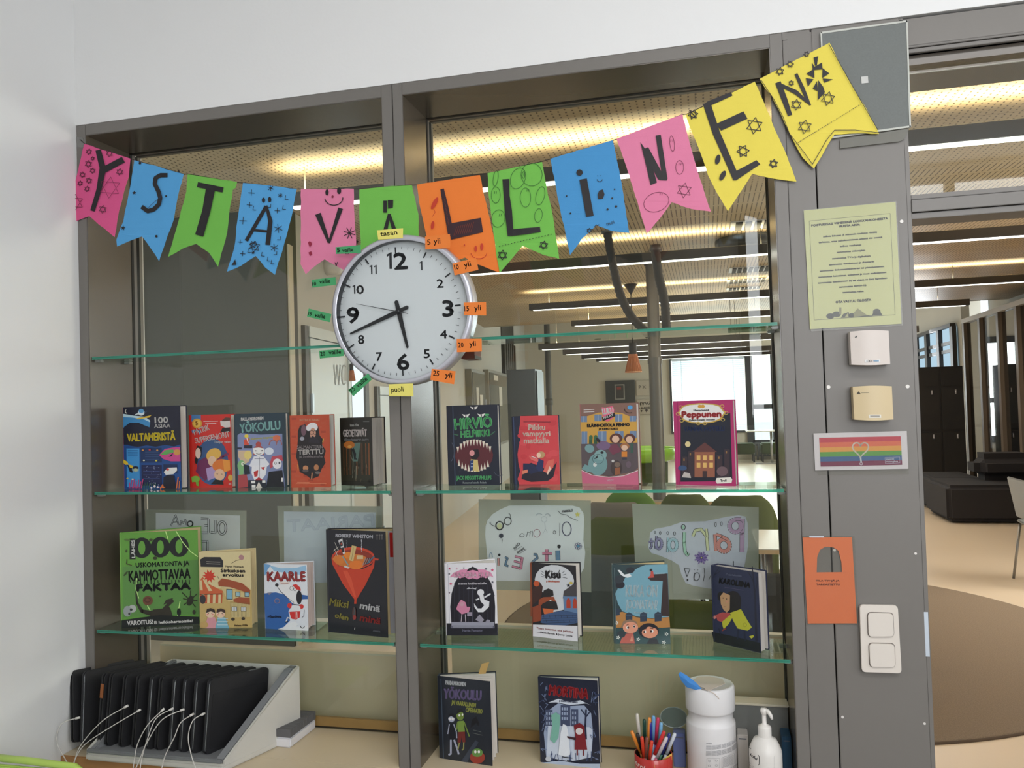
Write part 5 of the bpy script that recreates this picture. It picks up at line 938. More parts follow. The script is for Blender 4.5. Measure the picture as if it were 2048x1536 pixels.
C8 = (1150, 980, 4.5178)
def b_kuka(a):
    dk, bl = (40, 62, 66), (112, 160, 176)
    a.poly([(365, 930), (400, 860), (480, 760), (580, 700), (640, 680), (838, 684), (850, 1150), (700, 1160), (560, 1140), (430, 1090), (390, 1020)], bl); a.poly([(354, 690), (480, 684), (560, 700), (470, 770), (400, 850), (365, 930)], dk)
    a.ell(412, 850, 42, 34, (30, 30, 40)); a.ell(400, 800, 50, 36, (44, 52, 60)); a.ell(505, 720, 40, 28, (34, 38, 46)); a.poly([(388, 712), (410, 714), (450, 758), (500, 750), (516, 775), (480, 788), (445, 775), (420, 760)], (222, 226, 226))
    a.poly([(662, 800), (690, 768), (838, 765), (850, 1145), (776, 1140), (796, 830), (690, 822)], (50, 36, 36)); a.poly([(690, 740), (710, 735), (720, 795), (664, 798), (688, 770)], (186, 76, 66)); a.ell(692, 728, 12, 12, (30, 30, 36))
    for i in range(8): a.line([(740+i*10, 768), (742+i*10, 756)], 2, (190, 206, 206))
    a.text('KUKA ON', 462, 958, 744, 968, 108, (206, 222, 226), 1.4); a.text('JOONATAN?', 462, 1066, 746, 1082, 86, (206, 222, 226), 1.4); a.text('Hannele Dorn', 540, 1110, 672, 1114, 14, (190, 206, 210), 0.5)
    a.poly([(362, 1110), (430, 1095), (560, 1148), (700, 1165), (852, 1150), (860, 1250), (700, 1240), (370, 1240)], (178, 124, 66))
    for x in (460, 592, 722): a.poly([(x, 1120), (x+30, 1100), (x+64, 1118), (x+62, 1185), (x+2, 1190)], (44, 58, 76)); a.line([(x+4, 1128), (x+58, 1128)], 5, (70, 96, 116))
    a.poly([(362, 1070), (406, 1068), (408, 1125), (366, 1130)], (44, 58, 76)); a.poly([(364, 1240), (420, 1250), (560, 1250), (740, 1250), (858, 1240), (862, 1390), (366, 1388)], (46, 74, 76))
    a.poly([(415, 1240), (440, 1180), (500, 1165), (560, 1185), (575, 1230), (500, 1210)], (140, 112, 90)); a.ell(505, 1240, 70, 52, (220, 150, 122)); a.poly([(405, 1385), (440, 1300), (530, 1290), (545, 1385)], (186, 96, 84)); a.ell(420, 1300, 40, 34, (52, 60, 66)); a.ell(480, 1240, 13, 14, WH); a.ell(484, 1240, 9, 11, (60, 36, 30)); a.ell(540, 1230, 12, 13, WH); a.ell(540, 1230, 8, 10, (60, 36, 30)); a.line([(468, 1218), (492, 1208)], 5, (90, 60, 50)); a.line([(528, 1210), (550, 1208)], 5, (90, 60, 50)); a.poly([(500, 1365), (520, 1300), (528, 1365)], (214, 146, 120))
    a.ell(670, 1272, 92, 70, (28, 24, 34)); a.ell(680, 1285, 72, 52, (218, 146, 116)); a.poly([(610, 1270), (640, 1215), (700, 1210), (760, 1260), (730, 1250), (670, 1230)], (28, 24, 34)); a.ell(636, 1280, 12, 14, WH); a.ell(630, 1280, 8, 11, (50, 30, 26)); a.ell(700, 1275, 13, 14, WH); a.ell(692, 1276, 9, 11, (50, 30, 26)); a.line([(620, 1255), (650, 1250)], 7, (30, 24, 30)); a.line([(680, 1246), (712, 1250)], 7, (30, 24, 30)); a.poly([(650, 1388), (680, 1340), (740, 1340), (762, 1388)], (30, 30, 38))
    for x, y in ((392, 1330), (376, 1195), (576, 1346), (804, 1374), (826, 1300)):
        for k in range(5): a.ell(x+11*math.cos(k*1.257), y+11*math.sin(k*1.257), 7, 5, (218, 222, 214), k*72, n=8)
    a.line([(358, 690), (372, 1385)], 6, (90, 110, 112))
book(C8, [(340, 660), (838, 684), (862, 1392), (362, 1388)], ZS3, 'blue and brown book with two children at the bottom, third on the lower right shelf', (40, 62, 66), b_kuka, 0.004, 0.008, 14, pages=PAGE_C, spine=(70, 92, 94))

def b_karo(a):
    nv = (38, 44, 74)
    a.poly([(1235, 1280), (1420, 1320), (1670, 1380), (1680, 1470), (1255, 1370)], (20, 22, 28)); a.line([(1600, 690), (1625, 960), (1640, 1370)], [8, 14, 22], (26, 28, 50)); a.line([(1625, 900), (1600, 800), (1560, 740)], 6, (26, 28, 50)); a.line([(1625, 930), (1645, 840), (1640, 780)], 6, (26, 28, 50)); a.line([(1240, 800), (1270, 760), (1320, 730)], 5, (26, 28, 50)); a.line([(1250, 780), (1300, 700)], 5, (26, 28, 50))
    a.text('Tuula Kallioniemi', 1364, 770, 1502, 784, 16, (110, 116, 140), 0.6); a.text('KAROLIINA', 1300, 842, 1578, 884, 52, (14, 16, 28), 4); a.line([(1350, 878), (1524, 906)], 3, (90, 80, 110))
    hk = (24, 20, 26); a.ell(1420, 1010, 80, 100, hk, 12); a.poly([(1400, 920), (1470, 940), (1500, 1010), (1490, 1110), (1400, 1110), (1380, 1000)], hk); a.ell(1318, 960, 30, 42, hk); a.poly([(1312, 960), (1340, 925), (1400, 950), (1398, 1080), (1370, 1108), (1340, 1080), (1318, 1030)], (190, 150, 110)); a.ell(1338, 976, 4, 6, (50, 34, 30)); a.ell(1370, 984, 4, 6, (50, 34, 30)); a.line([(1346, 1050), (1362, 1054)], 3, (150, 90, 80)); a.ell(1372, 1010, 5, 8, (206, 140, 120))
    ye = (190, 190, 54); a.poly([(1400, 1110), (1500, 1075), (1520, 1110), (1560, 1180), (1600, 1240), (1560, 1270), (1470, 1250), (1430, 1180)], ye); a.poly([(1270, 1130), (1330, 1105), (1400, 1110), (1400, 1160), (1350, 1200), (1290, 1180)], (178, 76, 76)); a.poly([(1330, 1190), (1400, 1130), (1430, 1140), (1390, 1210), (1345, 1255), (1335, 1230)], ye); a.ell(1262, 1150, 14, 16, (206, 130, 120)); a.ring(1536, 1218, 16, 18, 3, (130, 130, 40)); a.line([(1330, 1270), (1365, 1250)], 12, (140, 60, 50)); a.line([(1300, 1250), (1320, 1310)], 10, (24, 28, 50))
    a.poly([(1575, 1320), (1615, 1310), (1618, 1326), (1595, 1342)], ye); a.line([(1475, 1260), (1470, 1350)], 14, (28, 32, 56)); a.line([(1530, 1270), (1540, 1360)], 14, (28, 32, 56)); a.line([(1236, 690), (1262, 1365)], 5, (60, 66, 96)); a.ell(1480, 1400, 60, 10, (12, 14, 18), 10)
book(C8, [(1228, 680), (1650, 745), (1680, 1475), (1255, 1370)], ZS3, 'navy book with a girl in a yellow coat, rightmost on the lower right shelf', (38, 44, 74), b_karo, 0.022, 0.004, 4, spine=(50, 54, 84))

def b_yok2(a):
    dk = (30, 36, 46)
    a.line([(150, 170), (168, 575)], 4, (70, 84, 100)); a.text('PAULA NORONEN', 174, 200, 280, 208, 22, (200, 204, 206), 1.0); a.text('YÖKOULU', 166, 272, 362, 280, 52, (96, 84, 124), 3); a.text('YÖKOULU', 166, 272, 362, 280, 50, (120, 108, 148), 1); a.text('JA VAARALLINEN', 206, 302, 332, 318, 22, (166, 170, 80), 1.0); a.text('OPERAATIO', 280, 340, 366, 350, 24, (166, 170, 80), 1.0)
    gh = (170, 176, 196); a.ell(207, 374, 17, 18, gh); a.poly([(190, 370), (196, 350), (215, 348), (226, 362), (222, 372), (205, 362)], (16, 18, 26)); a.ell(198, 376, 6, 7, WH); a.ell(213, 376, 6, 7, WH); a.poly([(198, 398), (216, 398), (226, 430), (226, 470), (212, 480), (198, 475), (192, 440)], (18, 22, 34)); a.line([(196, 402), (188, 450)], 5, gh); a.line([(218, 402), (232, 440), (234, 470)], 5, gh); a.line([(204, 478), (204, 545), (192, 550)], 9, gh); a.line([(220, 478), (236, 520), (244, 548)], 9, gh)
    zg = (112, 136, 60); a.ell(252, 360, 19, 24, zg); a.poly([(234, 352), (240, 328), (262, 326), (272, 346), (256, 340)], (24, 26, 22)); a.ell(248, 358, 5, 6, WH); a.ell(264, 354, 4, 6, WH); a.poly([(238, 388), (270, 384), (276, 440), (240, 442)], (120, 150, 66)); a.line([(240, 392), (232, 430)], 8, zg); a.line([(272, 390), (286, 430), (298, 462)], 6, zg); a.poly([(240, 440), (276, 438), (278, 490), (262, 490), (258, 465), (254, 494), (238, 492)], (110, 40, 36)); a.line([(248, 492), (240, 525)], 6, (150, 150, 90)); a.line([(270, 490), (268, 522), (260, 528)], 6, (150, 150, 90))
    a.poly([(240, 600), (330, 480), (345, 490), (275, 602)], (54, 62, 76)); a.poly([(305, 420), (312, 380), (335, 362), (352, 400), (345, 412), (335, 395), (325, 405)], (14, 16, 22)); a.ell(338, 562, 38, 30, (150, 54, 40)); a.ell(338, 540, 28, 20, (96, 140, 70)); a.ell(328, 536, 6, 7, WH); a.ell(346, 536, 6, 7, WH); a.line([(318, 430), (360, 440)], 2.5, (100, 104, 100)); a.line([(316, 445), (366, 456)], 2.5, (100, 104, 100))
def marks(t, U, U2, Nn, Z, w_, h, piv):
    MB().obox(piv+U2*(w_*0.62)+Z*(h-0.03)-Nn*0.002, U2*0.022+Z*0.004, Z*0.056+U2*0.020, -Nn*0.0006).build('bookmark', M('kraft_paper', (196, 158, 96), 0.7), t)
book(CE, [(133, 155), (412, 182), (412, 605), (150, 565)], ZL, 'charcoal book with lilac title and yellow bookmarks, standing open on the ledge', (30, 36, 46), b_yok2, 0.006, 0.010, 24, spine=(52, 66, 80), inner=marks)

def b_mort(a):
    a.poly([(642, 163), (937, 175), (950, 614), (655, 585)], (26, 32, 52)); a.text('MORTINA', 694, 252, 888, 268, 52, (150, 34, 40), 3.4)
    a.poly([(690, 290), (740, 270), (800, 285), (850, 275), (905, 300), (880, 290), (800, 300), (730, 288)], (206, 214, 226)); a.text('JA KAMMOTTAVA SERKKU', 744, 284, 836, 290, 9, (60, 66, 90), 0.8)
    a.poly([(680, 560), (668, 440), (690, 330), (740, 292), (800, 305), (870, 300), (905, 340), (915, 440), (905, 560), (800, 580)], (150, 164, 190)); a.poly([(690, 400), (910, 410), (905, 560), (800, 582), (682, 560)], (196, 206, 222))
    for x0_, x1_, yt in ((675, 712, 325), (752, 800, 300), (805, 840, 320)): a.rect(x0_, yt, x1_, 405, (66, 76, 104)); [a.rect(x0_+5+j*12, yt+12+k*24, x0_+12+j*12, yt+26+k*24, (150, 164, 190)) for j in range(3) for k in range(3) if x0_+12+j*12 < x1_]
    a.line([(880, 320), (876, 400), (880, 470)], 9, (40, 46, 70)); a.line([(878, 360), (900, 330)], 6, (40, 46, 70)); a.line([(878, 350), (855, 320)], 6, (40, 46, 70))
    rnd = random.Random(12)
    for i in range(36):
        e = rnd.choice((0, 1)); x = 652+rnd.random()*32 if e else 908+rnd.random()*30; y = 180+rnd.random()*395; a.line([(x, y), (x+rnd.uniform(-14, 14), y+rnd.uniform(-22, 22)), (x+rnd.uniform(-18, 18), y+rnd.uniform(-34, 34))], 3, (110, 124, 156) if i % 3 else (64, 76, 110))
    for i in range(14): x = 665+rnd.random()*260; a.line([(x, 578), (x+rnd.uniform(-10, 10), 545-rnd.random()*20)], 3, (60, 76, 116))
    # ghost, white dog and hooded child as plain shapes
    a.poly([(700, 470), (712, 400), (706, 350), (730, 335), (752, 352), (748, 400), (742, 460), (722, 490)], (120, 176, 160)); a.poly([(742, 545), (752, 440), (765, 392), (782, 400), (792, 440), (800, 545), (775, 555)], (222, 228, 236)); a.poly([(825, 440), (818, 400), (848, 386), (872, 402), (874, 440), (886, 520), (822, 520)], (120, 30, 40)); a.ell(846, 428, 18, 17, (214, 206, 206)); a.line([(836, 520), (836, 548)], 7, (110, 36, 44)); a.line([(866, 520), (868, 550)], 7, (110, 36, 44)); a.poly([(784, 452), (830, 460), (828, 474), (786, 462)], (60, 34, 44))
    a.ell(692, 566, 14, 13, (190, 196, 206)); a.line([(762, 556), (812, 562)], 4, (20, 24, 40)); a.text('Nemo', 784, 578, 810, 580, 8, (20, 24, 40), 0.6); a.poly([(655, 585), (750, 575), (850, 590), (950, 590), (950, 614)], (170, 184, 206))
book(CE, [(642, 163), (937, 175), (950, 614), (655, 585)], ZL, 'dark blue snowy night book with a blood-red title, standing on the ledge', (26, 32, 52), b_mort, 0.005, 0.006, 7, spine=(34, 40, 60))

# ================================================================ laminated drawings taped to the back of the pane
lamin = clear('laminate_film', (224, 226, 224), 0.15, 1.45, 0.55, (206, 204, 194))
YS = DG+0.0105
def thin_paper(n_, c):
    m = papermat(n_, c); nt = m.node_tree; t_ = nt.nodes.new('ShaderNodeBsdfTranslucent'); t_.inputs[0].default_value = (*lin(c), 1); x_ = nt.nodes.new('ShaderNodeMixShader'); x_.inputs[0].default_value = 0.08
    if 'thin' not in m: nt.links.new(nt.nodes['Principled BSDF'].outputs[0], x_.inputs[1]); nt.links.new(t_.outputs[0], x_.inputs[2]); nt.links.new(x_.outputs[0], nt.nodes['Material Output'].inputs[0]); m['thin'] = 1
    return m
def sheet(cr, film, paperpoly, draw, label, pcol=(244, 240, 248)):
    f = crop(*cr, 'y', YS); o = f(*film[0]); t = thing('laminated_drawing', label, 'drawing', o, group='laminated drawings on the far side of the pane')
    MB(o).prism([f(*p) for p in film], (0, 0.0006, 0)).build('laminate_film', lamin, t)
    MB(o).prism([f(*p)+V((0, -0.0002, 0)) for p in paperpoly], (0, -0.0002, 0)).build('paper', thin_paper('drawing_%d' % pcol[0], pcol), t)
    a = Art(f, (0, -1, 0), o, base=0.0006, eps=0.00004); draw(a); a.build('pen_strokes', t)
PK = (34, 34, 44)
def s1(a):
    def dbl(p, w=15): a.line(p, w, PK); a.line(p, w-6, (236, 230, 242))
    dbl([(510, 165), (540, 95), (560, 160)], 10); dbl([(525, 140), (555, 138)], 8); dbl([(570, 160), (575, 130), (588, 145), (602, 122), (610, 160)], 9); a.ring(632, 150, 17, 17, 9, PK)
    dbl([(700, 118), (748, 120)]); dbl([(722, 160), (748, 162)]); dbl([(700, 206), (748, 206)]); dbl([(748, 120), (748, 206)]); dbl([(792, 128), (790, 206), (762, 202)]); a.ring(834, 176, 24, 40, 16, PK); a.ring(834, 176, 24, 40, 9, (236, 230, 242)); dbl([(706, 262), (748, 262)]); dbl([(742, 262), (742, 320)], 12)
sheet(CC_, [(350, 60), (985, 66), (985, 420), (350, 420)], [(415, 80), (945, 97), (945, 480), (415, 480)], s1, 'laminated sheet with outlined capitals seen in mirror image, behind the bright green book')
def s2(a):
    pn = (196, 200, 220)
    a.text('PARJAAT', 1250, 200, 1790, 160, 76, pn, 3, flip=True)
    a.text('PARJAAT', 1250, 200, 1790, 160, 76, (214, 216, 236), 0, flip=True)
sheet(CC_, [(1180, 38), (1842, 40), (1838, 745), (1215, 745)], [(1222, 72), (1800, 78), (1800, 520), (1225, 520)], s2, 'laminated sheet with very faint outlined letters, behind the book with the funnel', (228, 230, 246))
C9 = (860, 960, 5.12)
def s3(a):
    a.ring(1400, 500, 48, 72, 7, (60, 60, 110), -4); a.ring(1400, 500, 42, 66, 3, PK); a.line([(1330, 440), (1328, 570)], 5, PK); a.ring(1275, 535, 14, 16, 5, PK, a0=-140, a1=180); a.line([(1262, 530), (1288, 530)], 5, PK)
    a.ring(1095, 545, 34, 42, 5, (150, 60, 90)); a.line([(1050, 520), (1048, 580)], 5, PK); a.line([(1050, 535), (1030, 525), (1020, 575)], 5, PK); a.line([(1020, 540), (1000, 530), (990, 580)], 5, PK); a.ring(945, 565, 20, 18, 5, PK); a.line([(922, 560), (910, 585)], 5, PK)
    bl, pk = (120, 150, 186), (226, 140, 170)
    def fat(p, w_, c): a.line(p, w_+8, PK); a.line(p, w_, c)
    fat([(1308, 720), (1312, 822)], 40, bl); a.ell(1322, 680, 18, 20, PK); fat([(1196, 710), (1196, 830)], 26, pk); fat([(1150, 752), (1250, 752)], 22, pk); fat([(1060, 760), (1090, 762), (1100, 800), (1070, 820), (1045, 845)], 18, bl)
    fat([(945, 790), (930, 915)], 22, pk); fat([(870, 780), (945, 800)], 16, pk); fat([(860, 830), (940, 850)], 16, pk); fat([(840, 880), (932, 908)], 16, pk); fat([(768, 790), (795, 800), (780, 840), (772, 870), (805, 882)], 14, bl); fat([(702, 800), (704, 875)], 16, (226, 160, 160)); a.ell(711, 766, 13, 14, PK); a.ring(625, 790, 16, 46, 6, bl, a0=180, a1=360)
    a.ring(714, 466, 38, 42, 12, PK); a.ell(714, 470, 26, 30, (226, 222, 180)); a.ring(798, 420, 36, 40, 8, PK); a.line([(752, 450), (765, 440)], 5, PK); a.line([(676, 475), (640, 462), (615, 440), (625, 430)], 5, PK); a.line([(830, 400), (822, 350), (808, 338)], 5, PK)
    a.ell(730, 570, 24, 24, (60, 60, 84)); a.ell(730, 570, 10, 10, (30, 30, 44)); a.line([(745, 600), (738, 640)], 4, PK)
    a.text('Laisan', 1355, 330, 1460, 322, 30, PK, 1.2, flip=True); a.line([(1315, 315), (1340, 345), (1400, 355), (1440, 385), (1515, 415)], 4, PK); a.star5(1512, 352, 30, (232, 214, 110))
    for k in range(8): a.ring(1520+24*math.cos(k*.785), 675+24*math.sin(k*.785), 12, 12, 4, (60, 50, 110), n=8)
    a.ell(1520, 675, 14, 14, (90, 150, 190)); gy = (196, 198, 210)
    a.ring(1170, 400, 28, 30, 3, gy); a.line([(1175, 430), (1185, 500), (1160, 545)], 3, gy); a.line([(1185, 500), (1205, 535)], 3, gy); a.ring(1120, 365, 34, 22, 8, gy, a0=180, a1=330); a.ring(1205, 370, 26, 26, 8, gy, a0=200, a1=360)
    a.text('Olet', 868, 712, 930, 655, 30, PK, 1, flip=True); a.line([(868, 720), (945, 676)], 3, PK); a.text('paras', 900, 752, 970, 705, 30, PK, 1, flip=True); a.line([(915, 756), (990, 708)], 3, PK)
sheet(C9, [(497, 196), (1646, 210), (1652, 1150), (500, 1120)], [(590, 410), (640, 350), (720, 300), (810, 262), (1100, 260), (1460, 262), (1530, 280), (1572, 340), (1580, 400), (1570, 620), (1590, 740), (1578, 900), (1520, 1000), (1440, 1032), (700, 1032), (600, 1020), (585, 760), (565, 560), (570, 470)], s3, 'laminated cloud-shaped drawing with spectacles and mirror-image words, right of the mullion')
def s4(a):
    def fat(p, w_, c): a.line(p, w_+8, PK); a.line(p, w_, c)
    pr, rd, ye, mi, lb, vi = (196, 156, 196), (226, 142, 136), (226, 222, 180), (176, 214, 196), (176, 206, 224), (150, 140, 186)
    fat([(1512, 262), (1510, 400), (1508, 560)], 36, pr); a.ring(1448, 325, 52, 56, 42, PK); a.ring(1448, 325, 52, 56, 34, pr); fat([(1500, 262), (1450, 262)], 26, pr)
    fat([(1264, 400), (1275, 550)], 26, rd); a.ring(1345, 500, 52, 56, 42, PK, -20); a.ring(1345, 500, 52, 56, 34, rd, -20); fat([(1275, 400), (1330, 420), (1385, 450)], 22, rd); a.ring(1270, 312, 8, 20, 4, PK); a.ring(1323, 305, 8, 18, 4, PK)
    fat([(1200, 545), (1190, 420), (1140, 355), (1085, 365), (1066, 420)], 22, ye); fat([(1186, 350), (1196, 420)], 18, ye)
    fat([(988, 380), (986, 470), (994, 560), (1016, 585), (1022, 568)], 24, mi); a.ring(979, 335, 18, 24, 6, PK); a.ell(979, 335, 13, 18, mi)
    fat([(842, 430), (836, 560)], 16, lb); a.ring(885, 495, 36, 52, 34, PK); a.ring(885, 495, 36, 52, 27, lb); a.ring(838, 388, 9, 14, 4, PK); a.ring(900, 392, 9, 16, 4, PK)
    fat([(736, 415), (728, 530)], 14, vi); a.ring(758, 485, 26, 44, 30, PK); a.ring(758, 485, 26, 44, 22, vi); fat([(688, 435), (694, 510), (676, 530)], 12, vi); fat([(666, 470), (712, 462)], 9, vi); a.ring(723, 380, 7, 10, 4, PK); a.ring(770, 387, 8, 14, 4, PK)
    for k in range(16): c_, s_ = math.cos(k*.3927), math.sin(k*.3927); a.line([(1142+c_*14, 610+s_*14), (1142+c_*(52+(k % 2)*14), 610+s_*(46+(k % 2)*12))], 13, (136, 106, 178) if k % 2 else (96, 70, 150)); 
    a.ell(1142, 610, 16, 15, (84, 60, 130)); a.ell(1143, 610, 6, 6, (226, 206, 90))
    a.line([(988, 706), (1040, 712), (1012, 780)], 5, PK, closed=True); a.ell(1017, 810, 8, 9, PK); a.ring(1100, 780, 26, 36, 5, PK, 10); a.line([(1082, 745), (1076, 815)], 5, PK); a.ell(1078, 718, 3, 4, PK); a.ell(1110, 720, 3, 4, PK); a.line([(1166, 700), (1172, 760), (1160, 822)], 5, PK); a.line([(1210, 808), (1228, 765)], 5, PK); a.line([(1432, 640), (1434, 700)], 5, PK)
sheet(C8, [(515, 123), (1660, 155), (1660, 990), (560, 985)], [(680, 385), (720, 352), (860, 325), (960, 290), (1180, 282), (1380, 240), (1480, 228), (1540, 240), (1560, 300), (1565, 500), (1540, 640), (1500, 850), (1380, 895), (1200, 890), (1060, 862), (1000, 840), (960, 760), (940, 680), (880, 640), (760, 590), (690, 570), (662, 520)], s4, 'laminated drawing with colourful bubble letters and a violet flower, right half of the right pane', (216, 214, 232))
# ================================================================ things on the ledge, left
# ledge front reaches out past the casing on the left
MB().box((X0+0.002, -0.095, ZL-0.022), (-0.895, -0.0125, ZL-0.0002)).build('ledge_lip', ledge_m, bpy.data.objects['trim_20'])
MB().box((X0+0.002, -0.103, ZL-0.05), (-0.895, -0.095, ZL-0.001)).box((-0.895, -0.103, ZL-0.05), (-0.880, 0.0, ZL-0.001)).build('front_edge', wood_m, bpy.data.objects['trim_20'])
dark_shell = M('tray_light_grey', (206, 204, 196), 0.5); tray_in = M('tray_mid_grey', (126, 128, 130), 0.55)
dk = thing('charging_tray', 'sloping light grey charging tray full of black tablets, lower left on the ledge', 'tray', (-1.52, 0.0, ZL+0.0005))
o = dk.location
FLx, FRx, BLx, BRx = -1.795, -1.345, -1.70, -1.252
yf, yb, zf, zb = -0.115, 0.150, 0.030, 0.214
def side(xf, xb, t, col, name, lift=0.0, inset=0.0):
    p = [(xf, yf+inset, 0.0), (xf, yf+inset, zf+lift), (xb, yb-0.03, zb+lift), (xb, yb, zb+lift), (xb, yb, 0.0)]
    p = [V((a, b, c+o.z)) for a, b, c in p]; MB(o).prism(p, (t, 0, 0)).build(name, col, dk, bevel=0.003)
side(FRx, BRx, 0.006, dark_shell, 'side_wall'); side(FLx, BLx, 0.006, dark_shell, 'side_wall')
side(FRx-0.028, BRx-0.028, 0.0275, tray_in, 'inner_wall', -0.001, 0.006)
side(FLx+0.0065, BLx+0.0065, 0.018, tray_in, 'inner_wall', -0.001, 0.006)
MB(o).prism([V((FLx, yf-0.006, o.z)), V((FRx+0.006, yf-0.006, o.z)), V((BRx+0.006, yb, o.z)), V((BLx, yb, o.z))], (0, 0, 0.022)).build('tray_base', dark_shell, dk, bevel=0.006)
MB(o).prism([V((FLx+0.024, yf+0.006, o.z+.0222)), V((FRx-0.028, yf+0.006, o.z+.0222)), V((BRx-0.028, yb-.005, o.z+.0222)), V((BLx+.024, yb-.005, o.z+.0222))], (0, 0, 0.006)).build('tray_floor', tray_in, dk)
MB(o).box((BLx+0.006, yb-0.006, o.z+0.023), (BRx, yb, o.z+zb)).build('back_wall', dark_shell, dk, bevel=0.002)
MB(o).box((FLx+0.006, yf-0.006, o.z+0.0225), (FRx, yf+0.004, o.z+0.034)).build('front_lip', tray_in, dk, bevel=0.003)
case_m = M('tablet_case_black', (30, 30, 33), 0.62, noise=0.1, scale=40, bump=0.2); tab_m = M('tablet_silver', (196, 200, 206), 0.25, 0.9); tab_b = M('tablet_black', (18, 18, 20), 0.25)
fx = [142, 160, 193, 208, 236, 262, 289, 308, 335, 356, 379, 404]
names = ['leaning against the wall side, leftmost in the tray', 'second from the left in the tray', 'with a brown label on its case, third from the left', 'fourth from the left in the tray', 'fifth from the left in the tray', 'sixth from the left in the tray', 'seventh from the left in the tray', 'fifth from the right in the tray', 'fourth from the right in the tray', 'third from the right in the tray', 'second from the right, with a bright long screen edge', 'rightmost in the tray, its back fully in view']
def yz_round(y0, z0, w_, h_, r, n=4): return [(a, b) for a, b in rrect(w_, h_, r, n, y0+w_/2, z0+h_/2)]
for i, px_ in enumerate(fx):
    x = at(px_, 1430, 'y', -0.085).x; W, Hh = 0.216, 0.206
    t = thing('tablet', 'black cased tablet '+names[i], 'tablet', (x, -0.088, ZL+0.031), group='black tablets standing in the charging tray')
    lean = (-0.30 if i == 0 else (-0.16 if i == 1 else -0.03)); t.rotation_euler = (math.radians(-7), lean*0.6, math.radians(-13-(0.5*i)))
    def slab(x0_, x1_, y0_, z0_, w_, h_, r, name, m): MB().prism([V((x0_, a, b)) for a, b in yz_round(y0_, z0_, w_, h_, r)], (x1_-x0_, 0, 0), smooth=False).build(name, m, t)
    slab(0.0, 0.0045, 0, 0, W, Hh, 0.012, 'case_back', case_m); slab(0.0105, 0.0135, 0.002, 0, W-0.004, Hh, 0.012, 'case_cover', case_m)
    slab(0.0047, 0.0102, 0.0025, 0.004, W-0.008, Hh-0.01, 0.009, 'tablet_body', tab_m if i in (1, 4, 6, 8, 9, 10, 11) and i != 4 else tab_b)
    if i == 2: MB().box((-0.0012, -0.0006, 0.135), (0.013, -0.0002, 0.175)).build('case_label', M('brown_label', (150, 88, 44), 0.7), t)
    if i == 11:
        slab(0.0137, 0.0142, 0.012, 0.012, W-0.024, Hh*0.74, 0.006, 'cover_panel', M('tablet_case_panel', (24, 24, 27), 0.7))
        MB().box((0.003, W-0.075, Hh-0.0012), (0.0105, W-0.035, Hh+0.0012)).build('corner_glint', tab_m, t)
cab_m = M('white_cable', (214, 210, 204), 0.4)
cabs = [((375, 357), [(300, 385), (278, 470), (320, 560), (352, 615)]), ((612, 302), [(500, 370), (400, 480), (365, 560), (362, 620)]), ((673, 322), [(540, 400), (420, 480), (372, 545), (345, 620)]), ((790, 320), [(720, 390), (672, 480), (655, 560), (648, 620)]), ((832, 315), [(760, 360), (715, 470), (690, 560), (682, 620)]), ((885, 318), [(790, 365), (720, 470), (680, 560), (655, 620)]), ((933, 342), [(880, 380), (850, 450), (805, 540), (785, 620)]), ((988, 338), [(940, 370), (918, 450), (935, 545), (962, 620)])]
cl = ['plugged in at the far left', 'starting highest, third tablet along', 'looping left below the highest one', 'near the middle of the tray', 'right of the middle one', 'crossing behind its neighbours', 'to the tablet with the bright edge', 'to the rightmost tablet']
for i, (p0, rest) in enumerate(cabs):
    q = [at(p0[0]/2.438, 1290+p0[1]/2.438, 'y', -0.098)]
    for j, (a, b) in enumerate(rest): q.append(at(a/2.438, 1290+b/2.438, 'y', -0.115-0.012*j-0.003*i))
    P_ = []
    for j in range(len(q)-1):
        a0, a1, a2, a3 = q[max(j-1, 0)], q[j], q[j+1], q[min(j+2, len(q)-1)]
        for k in range(6): s_ = k/6; P_.append(0.5*((2*a1)+(a2-a0)*s_+(2*a0-5*a1+4*a2-a3)*s_*s_+(3*a1-a0-3*a2+a3)*s_**3))
    P_.append(q[-1]); t = thing('charging_cable', 'thin white charging cable '+cl[i], 'cable', q[0], group='white charging cables hanging from the tablets')
    MB(q[0]).tube(P_, 0.0014, 6).build('cord', cab_m, t); d = (q[0]-P_[2]).normalized()
    MB(q[0]).tube([q[0]-d*0.004, q[0]+d*0.008], 0.0034, 8).build('plug', white_pl, t)
# whiteboard eraser
er = thing('board_eraser', 'grey and white ridged board eraser lying on the ledge left of the mullion', 'eraser', (-1.272, 0.058, ZL+0.0005), rz=math.radians(-2))
MB().box((-0.040, 0, 0), (0.040, 0.150, 0.030)).build('white_base', M('eraser_white', (226, 226, 230), 0.5), er, bevel=0.004)
for k in range(8): MB().box((-0.041, k*0.0188, 0.0305), (0.041, k*0.0188+0.0178, 0.054)).build('felt_layer', M('eraser_grey', (98, 98, 100), 0.85), er, bevel=0.001, seg=1)
MB().box((-0.0425, -0.0015, 0.012), (-0.0405, 0.15, 0.054)).build('felt_edge', M('eraser_grey', (98, 98, 100), 0.85), er)
